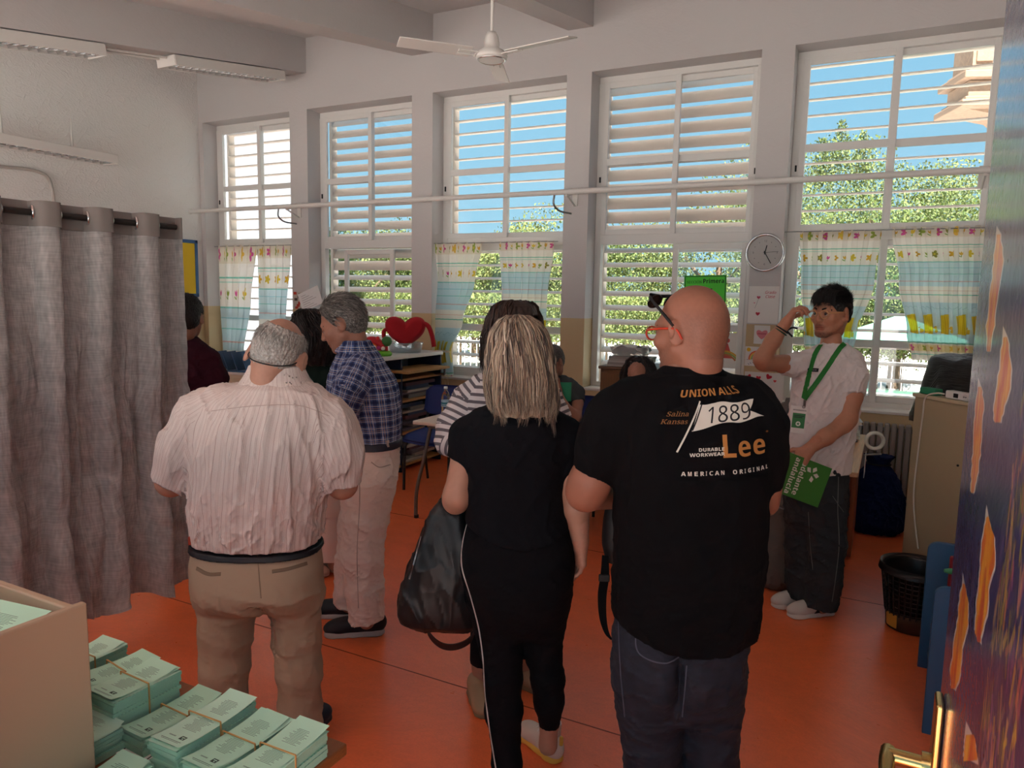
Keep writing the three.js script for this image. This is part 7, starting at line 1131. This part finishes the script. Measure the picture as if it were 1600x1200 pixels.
// ---------------------------------------------------------------- woman in the striped top, behind the fair-haired woman
{
  seed(606); const skin = '#b5826c', P = new Person('woman with long brown hair in a grey striped top, mostly hidden behind the fair-haired woman', 785, 1082);
  P.head(806, 523, 0, 0.75, 0.1, 0, 0.95, skin); P.lidM = std(0x8a5c4a, 0.6); eyes(P); brows(P, 0x3a2a22);
  const fw = V(Math.sin(0.75), 0, Math.cos(0.75)), hx = P.L(806, 523);
  longHair(P, [[470, 790, 826, 0.04, 0], [478, 775, 838, 0.075, 0], [498, 763, 846, 0.1, -0.005], [530, 756, 848, 0.105, -0.01], [565, 752, 848, 0.1, -0.01], [588, 754, 844, 0.085, -0.01]], 0.75 + 1.05, 0.75 + Math.PI * 2 - 1.05, 520, ['#2c1c17', '#3d281f', '#241713', '#4c3327'].map(lin), { wave: 0.006, w: 0.0034, face: (x, y, z) => { const u = (x - hx.x) * fw.x + (z - hx.z) * fw.z; return y > hx.y + 0.075 ? -1 : u - 0.035; } });
  const S = new Field(); S.loft(P.st([[578, 775, 835, 0.07, 0], [592, 750, 855, 0.09, 0], [612, 732, 868, 0.11, 0], [660, 724, 872, 0.125, 0.01], [720, 728, 868, 0.13, 0.01], [800, 724, 868, 0.135, 0]]), 0.04);
  S.chain(P.ch([[752, 606, 0, 0.055], [730, 628, 0.0, 0.062], [710, 665, 0.03, 0.06], [704, 688, 0.05, 0.056], [735, 708, 0.12, 0.05], [775, 705, 0.16, 0.045]]), 0.035); S.chain(P.ch([[850, 606, 0, 0.055], [868, 650, 0.02, 0.055], [862, 690, 0.08, 0.05], [820, 705, 0.16, 0.045]]), 0.035);
  const f1 = folds(0.007, 8, 8, 8, 3); S.post = (d, x, y, z) => d + f1(x, y, z); P.cloth('striped_top', S, 0.009, clothM(0xffffff, { map: hoops }));
  const Tf = new Field(); Tf.loft(P.st([[795, 730, 864, 0.12, 0], [850, 726, 868, 0.135, 0], [900, 732, 862, 0.12, 0]]), 0.03); Tf.chain(P.ch([[766, 890, 0, 0.1], [762, 960, 0, 0.07], [755, 1036, 0, 0.056]]), 0.03, true); Tf.chain(P.ch([[826, 890, -0.03, 0.1], [824, 960, -0.06, 0.07], [822, 1020, -0.08, 0.056]]), 0.03, true); P.cloth('trousers', Tf, 0.01, clothM(0x151519));
  P.limbs([[[806, 570, 0, 0.048], [800, 660, 0, 0.09], [798, 820, 0, 0.09]], [[762, 960, 0, 0.045], [754, 1040, 0, 0.042], [750, 1085, 0, 0.03]], [[824, 960, -0.06, 0.045], [822, 1020, -0.08, 0.042], [820, 1055, -0.08, 0.03]], [[780, 705, 0.16, 0.03], [800, 700, 0.17, 0.028]]]);
  P.hand(poseHand(handGeo(skin, 1, [0.5, 0.5, 0.5, 0.5]), P.L(785, 704, 0.165), V(1, 0.1, 0.1), V(0, 0, -1))); P.hand(poseHand(handGeo(skin, -1, [0.5, 0.5, 0.5, 0.5]), P.L(820, 705, 0.16), V(-1, 0.1, 0.0), V(0, 0, -1)));
  const es = std(0xa98a6c, 0.8), so = std(0x8d7253, 0.8); shoe(P, floorOf(P, 748, 1098), 0.25, 0.25, es, so, { low: true, sole: 0.022 }); shoe(P, floorOf(P, 823, 1072), 0.9, 0.25, es, so, { low: true, sole: 0.022 });
  P.finish(skin, 0.012);
}
// ---------------------------------------------------------------- woman in dark green
{
  seed(707); const skin = '#b07f6a', P = new Person('dark-haired woman in a dark green blouse beside the man in the checked shirt', 508, 898);
  P.head(486, 530, 0, Math.PI - 0.5, 0.25, 0, 0.95, skin);
  longHair(P, [[483, 474, 500, 0.04, 0], [490, 463, 514, 0.07, 0], [508, 456, 522, 0.09, 0.005], [535, 453, 526, 0.1, 0.01], [556, 456, 526, 0.09, 0.02], [570, 464, 520, 0.06, 0.03]], -2.3, 2.3, 520, ['#1a1110', '#241715', '#120c0b', '#2e1e1a'].map(lin), { wave: 0.012, w: 0.0038, face: (x, y, z) => -z - 0.055 });
  P.onHead('earring', new THREE.TorusGeometry(0.012, 0.002, 6, 16).translate(-0.084, -0.045, -0.01), M.brass);
  const S = new Field(); S.loft(P.st([[566, 474, 512, 0.06, 0], [576, 460, 525, 0.085, 0], [592, 450, 534, 0.1, 0], [640, 447, 536, 0.115, 0], [700, 452, 530, 0.115, 0], [750, 450, 532, 0.12, 0]]), 0.04); S.chain(P.ch([[528, 590, 0.0, 0.05], [533, 625, 0, 0.05], [528, 655, -0.05, 0.045]]), 0.03, true); S.chain(P.ch([[456, 590, 0.0, 0.05], [450, 640, 0, 0.05], [452, 660, -0.05, 0.045]]), 0.03, true);
  const f1 = folds(0.006, 8, 6, 8, 3); S.post = (d, x, y, z) => d + f1(x, y, z); P.cloth('blouse', S, 0.0095, clothM(0x16241f));
  const Tf = new Field(); Tf.loft(P.st([[735, 454, 530, 0.12, 0], [770, 452, 534, 0.13, 0], [800, 456, 532, 0.11, 0]]), 0.03); Tf.chain(P.ch([[475, 795, 0, 0.09], [480, 850, 0, 0.075], [482, 880, 0, 0.07]]), 0.03, true); Tf.chain(P.ch([[514, 795, 0, 0.09], [516, 840, 0, 0.078], [518, 874, 0, 0.072]]), 0.03, true); P.cloth('trousers', Tf, 0.01, clothM(0xe8c9bd));
  P.limbs([[[488, 560, 0, 0.048], [492, 640, 0, 0.08], [492, 760, 0, 0.08]], [[528, 595, 0, 0.035], [530, 655, -0.05, 0.034], [500, 640, -0.25, 0.026]], [[456, 595, 0, 0.035], [452, 660, -0.05, 0.034], [475, 640, -0.25, 0.026]], [[516, 840, 0, 0.045], [520, 885, 0, 0.028]], [[480, 840, 0, 0.045], [482, 890, 0, 0.028]]]);
  P.hand(poseHand(handGeo(skin, 1), P.L(500, 640, -0.25), V(-0.3, 0.5, -0.8), V(0, 1, 0))); P.hand(poseHand(handGeo(skin, -1), P.L(475, 640, -0.25), V(0.3, 0.5, -0.8), V(0, 1, 0)));
  const ro = std(0xc9a08c, 0.5); for (const [px, py] of [[526, 895], [486, 900]]) { const s = shoe(P, floorOf(P, px, py), Math.PI / 2 - 0.2, 0.23, ro, ro, { low: true, sole: 0.014 }); part(s, 'heel', cyl(0.022, 0.012, 0.05, 0, 0.012, -0.085, 12), ro); s.position.y = 0.012; }
  P.finish(skin, 0.012);
}
// ---------------------------------------------------------------- man in maroon at the booth
{
  seed(808); const skin = '#a06f5a', P = new Person('man in a maroon jumper half hidden behind the booth curtain', 292, 884);
  P.head(293, 497, 0, Math.PI + 0.15, 0.05, 0, 0.98, skin, { neck: 1.05 });
  hairMesh(P, shortHair({ t: 0.01, up: 1.6, n: 2200, len: 0.03, w: 0.002, lift: 0.3, cols: ['#141010', '#1e1715', '#0d0a0a'].map(lin), region: (x, y, z) => Math.min(y + 0.075 - 1.6 * Math.max(0, z + 0.03), 0.07 - z + 0.5 * (y - 0.09)), flow: (p) => V(p.x, -0.6, -0.5) }));
  const S = new Field(); S.loft(P.st([[527, 270, 308, 0.06, 0], [538, 256, 322, 0.085, 0], [556, 240, 336, 0.105, 0], [590, 232, 342, 0.12, 0], [650, 236, 338, 0.12, 0], [720, 240, 334, 0.12, 0]]), 0.04); S.chain(P.ch([[328, 562, 0, 0.06], [338, 590, 0.01, 0.062], [337, 622, 0, 0.058], [322, 640, -0.08, 0.05], [300, 632, -0.2, 0.045]]), 0.035, true); S.chain(P.ch([[248, 562, 0, 0.06], [238, 600, 0, 0.06], [240, 640, -0.06, 0.05], [262, 632, -0.2, 0.045]]), 0.035, true);
  const f1 = folds(0.008, 8, 8, 8, 3); S.post = (d, x, y, z) => d + f1(x, y + x * 0.3, z); P.cloth('jumper', S, 0.0095, clothM(0x3a1420));
  const Tf = new Field(); Tf.loft(P.st([[710, 244, 332, 0.115, 0], [750, 242, 332, 0.125, 0], [780, 245, 330, 0.11, 0]]), 0.03); Tf.chain(P.ch([[268, 775, 0, 0.1], [266, 830, 0, 0.08], [266, 882, 0, 0.07]]), 0.03, true); Tf.chain(P.ch([[308, 775, 0, 0.1], [308, 830, 0, 0.08], [308, 876, 0, 0.07]]), 0.03, true); P.cloth('trousers', Tf, 0.011, clothM(0x23262f));
  P.limbs([[[288, 520, 0, 0.05], [288, 600, 0, 0.09], [288, 740, 0, 0.09]], [[328, 565, 0, 0.04], [335, 625, 0, 0.04], [300, 632, -0.2, 0.03]], [[248, 565, 0, 0.04], [240, 640, -0.06, 0.04], [262, 632, -0.2, 0.03]], [[308, 780, 0, 0.06], [308, 880, 0, 0.04]], [[268, 780, 0, 0.06], [266, 885, 0, 0.04]]]);
  P.hand(poseHand(handGeo(skin, -1), P.L(300, 632, -0.2), V(-0.4, 0.1, -0.9), V(0, 1, 0))); P.hand(poseHand(handGeo(skin, 1), P.L(262, 632, -0.2), V(0.4, 0.1, -0.9), V(0, 1, 0)));
  for (const px of [270, 312]) shoe(P, floorOf(P, px, 884), Math.PI, 0.28, std(0x1c1a1a, 0.6), M.rubber);
  P.finish(skin, 0.012);
}
// ---------------------------------------------------------------- the two seated people behind the table
{
  seed(909); const skin = '#a8755f', P = new Person('seated man in a grey T-shirt behind the polling table', V(-2.1, 0, -5.12));
  const sx = (p) => p; P.head(862, 566, 0.08, -0.75, 0.35, 0, 0.98, skin); P.lidM = std(0x8a5c4a, 0.6); eyes(P);
  hairMesh(P, shortHair({ t: 0.006, n: 1400, len: 0.025, w: 0.002, cols: ['#5b524c', '#6f665f', '#453d38'].map(lin), region: (x, y, z) => Math.min(y + 0.06 - 1.6 * Math.max(0, z + 0.03), 0.06 - z + 0.5 * (y - 0.09)), flow: (p) => V(p.x, -0.6, -0.6) }));
  const S = new Field(); S.loft(P.st([[586, 850, 884, 0.06, 0.03], [596, 838, 898, 0.09, 0.02], [612, 830, 906, 0.11, 0], [650, 832, 904, 0.12, 0], [700, 834, 902, 0.13, 0], [735, 836, 900, 0.13, 0]]), 0.04); S.chain(P.ch([[890, 602, 0.02, 0.055], [900, 614, 0.06, 0.06], [903, 628, 0.1, 0.056]]), 0.03, true); S.chain(P.ch([[845, 602, 0.02, 0.055], [836, 628, 0.1, 0.056]]), 0.03, true); const f1 = folds(0.006, 8, 8, 8, 3); S.post = (d, x, y, z) => d + f1(x, y, z); P.cloth('shirt', S, 0.0095, clothM(0x4a4d4e));
  const Tf = new Field(), hp = P.L(868, 735, 0); Tf.chain([[V(hp.x - 0.08, 0.53, 0), 0.085], [V(hp.x - 0.09, 0.535, 0.38), 0.07], [V(hp.x - 0.09, 0.1, 0.42), 0.05]], 0.03); Tf.chain([[V(hp.x + 0.08, 0.53, 0), 0.085], [V(hp.x + 0.1, 0.535, 0.38), 0.07], [V(hp.x + 0.1, 0.1, 0.42), 0.05]], 0.03); Tf.chain([[V(hp.x - 0.05, 0.56, 0), 0.09], [V(hp.x + 0.05, 0.56, 0), 0.09]], 0.04); P.cloth('trousers', Tf, 0.012, clothM(0x2a2e3a));
  P.limbs([[[862, 585, 0.06, 0.05], [868, 650, 0, 0.09], [868, 730, 0, 0.09]], [[892, 604, 0.03, 0.04], [903, 630, 0.11, 0.04], [900, 652, 0.2, 0.04], [880, 632, 0.26, 0.033], [872, 612, 0.24, 0.027]], [[842, 604, 0.03, 0.04], [836, 630, 0.1, 0.038], [840, 660, 0.25, 0.03]]]);
  P.hand(poseHand(handGeo(skin, 1, [0.7, 0.7, 0.7, 0.7]), P.L(872, 610, 0.24), V(-0.4, 1, -0.2), V(0, 0, -1))); P.hand(poseHand(handGeo(skin, -1), P.L(840, 660, 0.25), V(0, -0.1, 1), V(0, -1, 0)));
  for (const s of [-0.09, 0.1]) shoe(P, V(hp.x + s, 0, 0.45), 0, 0.28, std(0x2b2725, 0.6), M.rubber); P.finish(skin, 0.012);
  const gp = P.L(882, 612, 0.2), q = P.base; solo('green_ballot', sheet((u, v) => [(u - 0.5) * 0.1, (v - 0.5) * 0.14, 0.01 * Math.sin(u * 3)], 6, 6, 0.001), std(0x2f9a72, 0.8), 'green paper in the seated man\'s hand', 'paper', [q.x + gp.x * Math.cos(YAW) + gp.z * Math.sin(YAW), gp.y, q.z - gp.x * Math.sin(YAW) + gp.z * Math.cos(YAW)], YAW);
}
{
  seed(1010); const skin = '#b07c66', P = new Person('seated dark-haired woman looking down behind the polling table', V(-1.52, 0, -5.12));
  P.head(996, 588, 0.1, -0.35, 0.55, 0, 0.93, skin); P.lidM = std(0x8a5c4a, 0.6); eyes(P); brows(P, 0x2a1d18);
  const h0 = P.L(996, 588, 0.1), fw = V(Math.sin(-0.35), 0, Math.cos(-0.35));
  longHair(P, [[557, 988, 1008, 0.035, 0.09], [563, 980, 1017, 0.07, 0.09], [580, 973, 1024, 0.095, 0.08], [600, 970, 1026, 0.1, 0.07], [625, 970, 1028, 0.1, 0.05], [650, 974, 1026, 0.08, 0.04]], -0.35 + 0.75, -0.35 + Math.PI * 2 - 0.75, 420, ['#201512', '#2c1c17', '#170f0d', '#38251d'].map(lin), { wave: 0.008, w: 0.0036, face: (x, y, z) => { const u = (x - h0.x) * fw.x + (z - h0.z) * fw.z; return y > h0.y + 0.07 ? -1 : u - 0.045; } });
  const S = new Field(); S.loft(P.st([[612, 985, 1018, 0.06, 0.03], [624, 968, 1035, 0.09, 0.02], [645, 960, 1042, 0.1, 0], [690, 963, 1040, 0.11, 0], [735, 965, 1038, 0.12, 0]]), 0.04); S.chain(P.ch([[970, 634, 0.02, 0.045], [962, 668, 0.1, 0.045], [975, 672, 0.26, 0.035]]), 0.03, true); S.chain(P.ch([[1034, 634, 0.02, 0.045], [1042, 668, 0.1, 0.045], [1020, 672, 0.26, 0.035]]), 0.03, true); P.cloth('jumper', S, 0.0105, clothM(0x2d2a30));
  const Tf = new Field(), hp = P.L(1000, 735, 0); Tf.chain([[V(hp.x - 0.08, 0.52, 0), 0.08], [V(hp.x - 0.09, 0.525, 0.36), 0.065], [V(hp.x - 0.09, 0.1, 0.4), 0.045]], 0.03); Tf.chain([[V(hp.x + 0.08, 0.52, 0), 0.08], [V(hp.x + 0.09, 0.525, 0.36), 0.065], [V(hp.x + 0.09, 0.1, 0.4), 0.045]], 0.03); Tf.chain([[V(hp.x - 0.05, 0.55, 0), 0.085], [V(hp.x + 0.05, 0.55, 0), 0.085]], 0.04); P.cloth('trousers', Tf, 0.012, clothM(0x22242c));
  P.limbs([[[998, 610, 0.05, 0.045], [1000, 660, 0, 0.08], [1000, 730, 0, 0.08]], [[970, 640, 0.03, 0.032], [962, 668, 0.1, 0.032], [978, 672, 0.28, 0.026]], [[1034, 640, 0.03, 0.032], [1042, 668, 0.1, 0.032], [1018, 672, 0.28, 0.026]]]);
  P.hand(poseHand(handGeo(skin, 1), P.L(978, 671, 0.28), V(0.3, 0, 1), V(0, -1, 0))); P.hand(poseHand(handGeo(skin, -1), P.L(1018, 671, 0.28), V(-0.3, 0, 1), V(0, -1, 0)));
  for (const s of [-0.09, 0.09]) shoe(P, V(hp.x + s, 0, 0.43), 0, 0.25, std(0x2b2725, 0.6), M.rubber); P.finish(skin, 0.012);
}
// ---------------------------------------------------------------- bags and coats on the floor behind the young man
{
  const soft = (name, label, cat, pos, rows, mat, n, amp, s, parts) => { const t = thing(name, label, cat, pos); const F = new Field(); F.loft(rows.map(([y, w, d, cx = 0, cz = 0]) => ({ y, cx, cz, w, d })), 0, n); const f = folds(amp, 9, 7, 9, s); F.post = (d, x, y, z) => Math.max(d + f(x, y, z), 0.001 - y); part(t, 'fabric', F.mesh(0.011, { slack: 0.04 }), mat); if (parts) parts(t); return t; };
  soft('grey_backpack', 'tall grey fabric bag on the floor left of the young man', 'bag', [-0.5, 0, -4.38], [[0.0, 0.1, 0.12], [0.05, 0.13, 0.16], [0.3, 0.13, 0.15], [0.45, 0.115, 0.13], [0.54, 0.06, 0.07]], clothM(0x6d6660), 3, 0.008, 3, (t) => { part(t, 'carry_loop', new THREE.TorusGeometry(0.04, 0.008, 8, 18, Math.PI).translate(0, 0.54, 0), M.black); part(t, 'zip', tube([[-0.1, 0.46, 0.115], [0, 0.49, 0.125], [0.1, 0.46, 0.115]], 0.004, 16, 6), M.steel); });
  soft('drawstring_bag', 'dark blue drawstring bag on the floor by the radiator', 'bag', [-0.01, 0, -5.78], [[0.0, 0.16, 0.12], [0.06, 0.2, 0.15], [0.25, 0.19, 0.14], [0.42, 0.13, 0.1], [0.5, 0.07, 0.06], [0.56, 0.1, 0.07]], clothM(0x141f49), 2.2, 0.016, 7, (t) => { part(t, 'drawstring', new THREE.TorusGeometry(0.078, 0.006, 6, 24).rotateX(Math.PI / 2).scale(1, 1, 0.85).translate(0, 0.5, 0), M.black); });
  soft('carrier_bag', 'crumpled white carrier bag next to the blue drawstring bag', 'bag', [0.42, 0, -5.75], [[0.0, 0.12, 0.11], [0.08, 0.15, 0.13], [0.24, 0.13, 0.11], [0.36, 0.07, 0.06], [0.42, 0.03, 0.03]], phys(0xb9b2ae, 0.4, { transmission: 0.15, thickness: 0 }), 2.2, 0.022, 11, (t) => { part(t, 'print', sheet((u, v) => [(u - 0.5) * 0.1, 0.12 + v * 0.08, 0.146 + 0.003 * Math.sin(u * 9)], 6, 4, 0.001), std(0x7a2a33, 0.6)); });
  soft('coat_pile', 'heap of grey and green coats on the desk behind the young man', 'coats', [-0.5, 0.7305, -4.6], [[0.0, 0.2, 0.22], [0.08, 0.22, 0.24], [0.2, 0.17, 0.2, 0.02], [0.32, 0.08, 0.1, 0.03]], clothM(0x6f6a68), 2.2, 0.03, 21, (t) => { const F = new Field(); F.loft([[0.0, 0.1, 0.12], [0.06, 0.13, 0.13], [0.12, 0.08, 0.09]].map(([y, w, d]) => ({ y, cx: -0.16, cz: 0.2, w, d })), 0); const f = folds(0.018, 9, 9, 9, 4); F.post = (d, x, y, z) => Math.max(d + f(x, y, z), 0.001 - y); part(t, 'green_scarf', F.mesh(0.011, { slack: 0.04 }), clothM(0x35544a)); });
}
scene.traverse((m) => { if (m.isMesh) { m.castShadow = true; m.receiveShadow = true; } });
renderer.render(scene, camera);
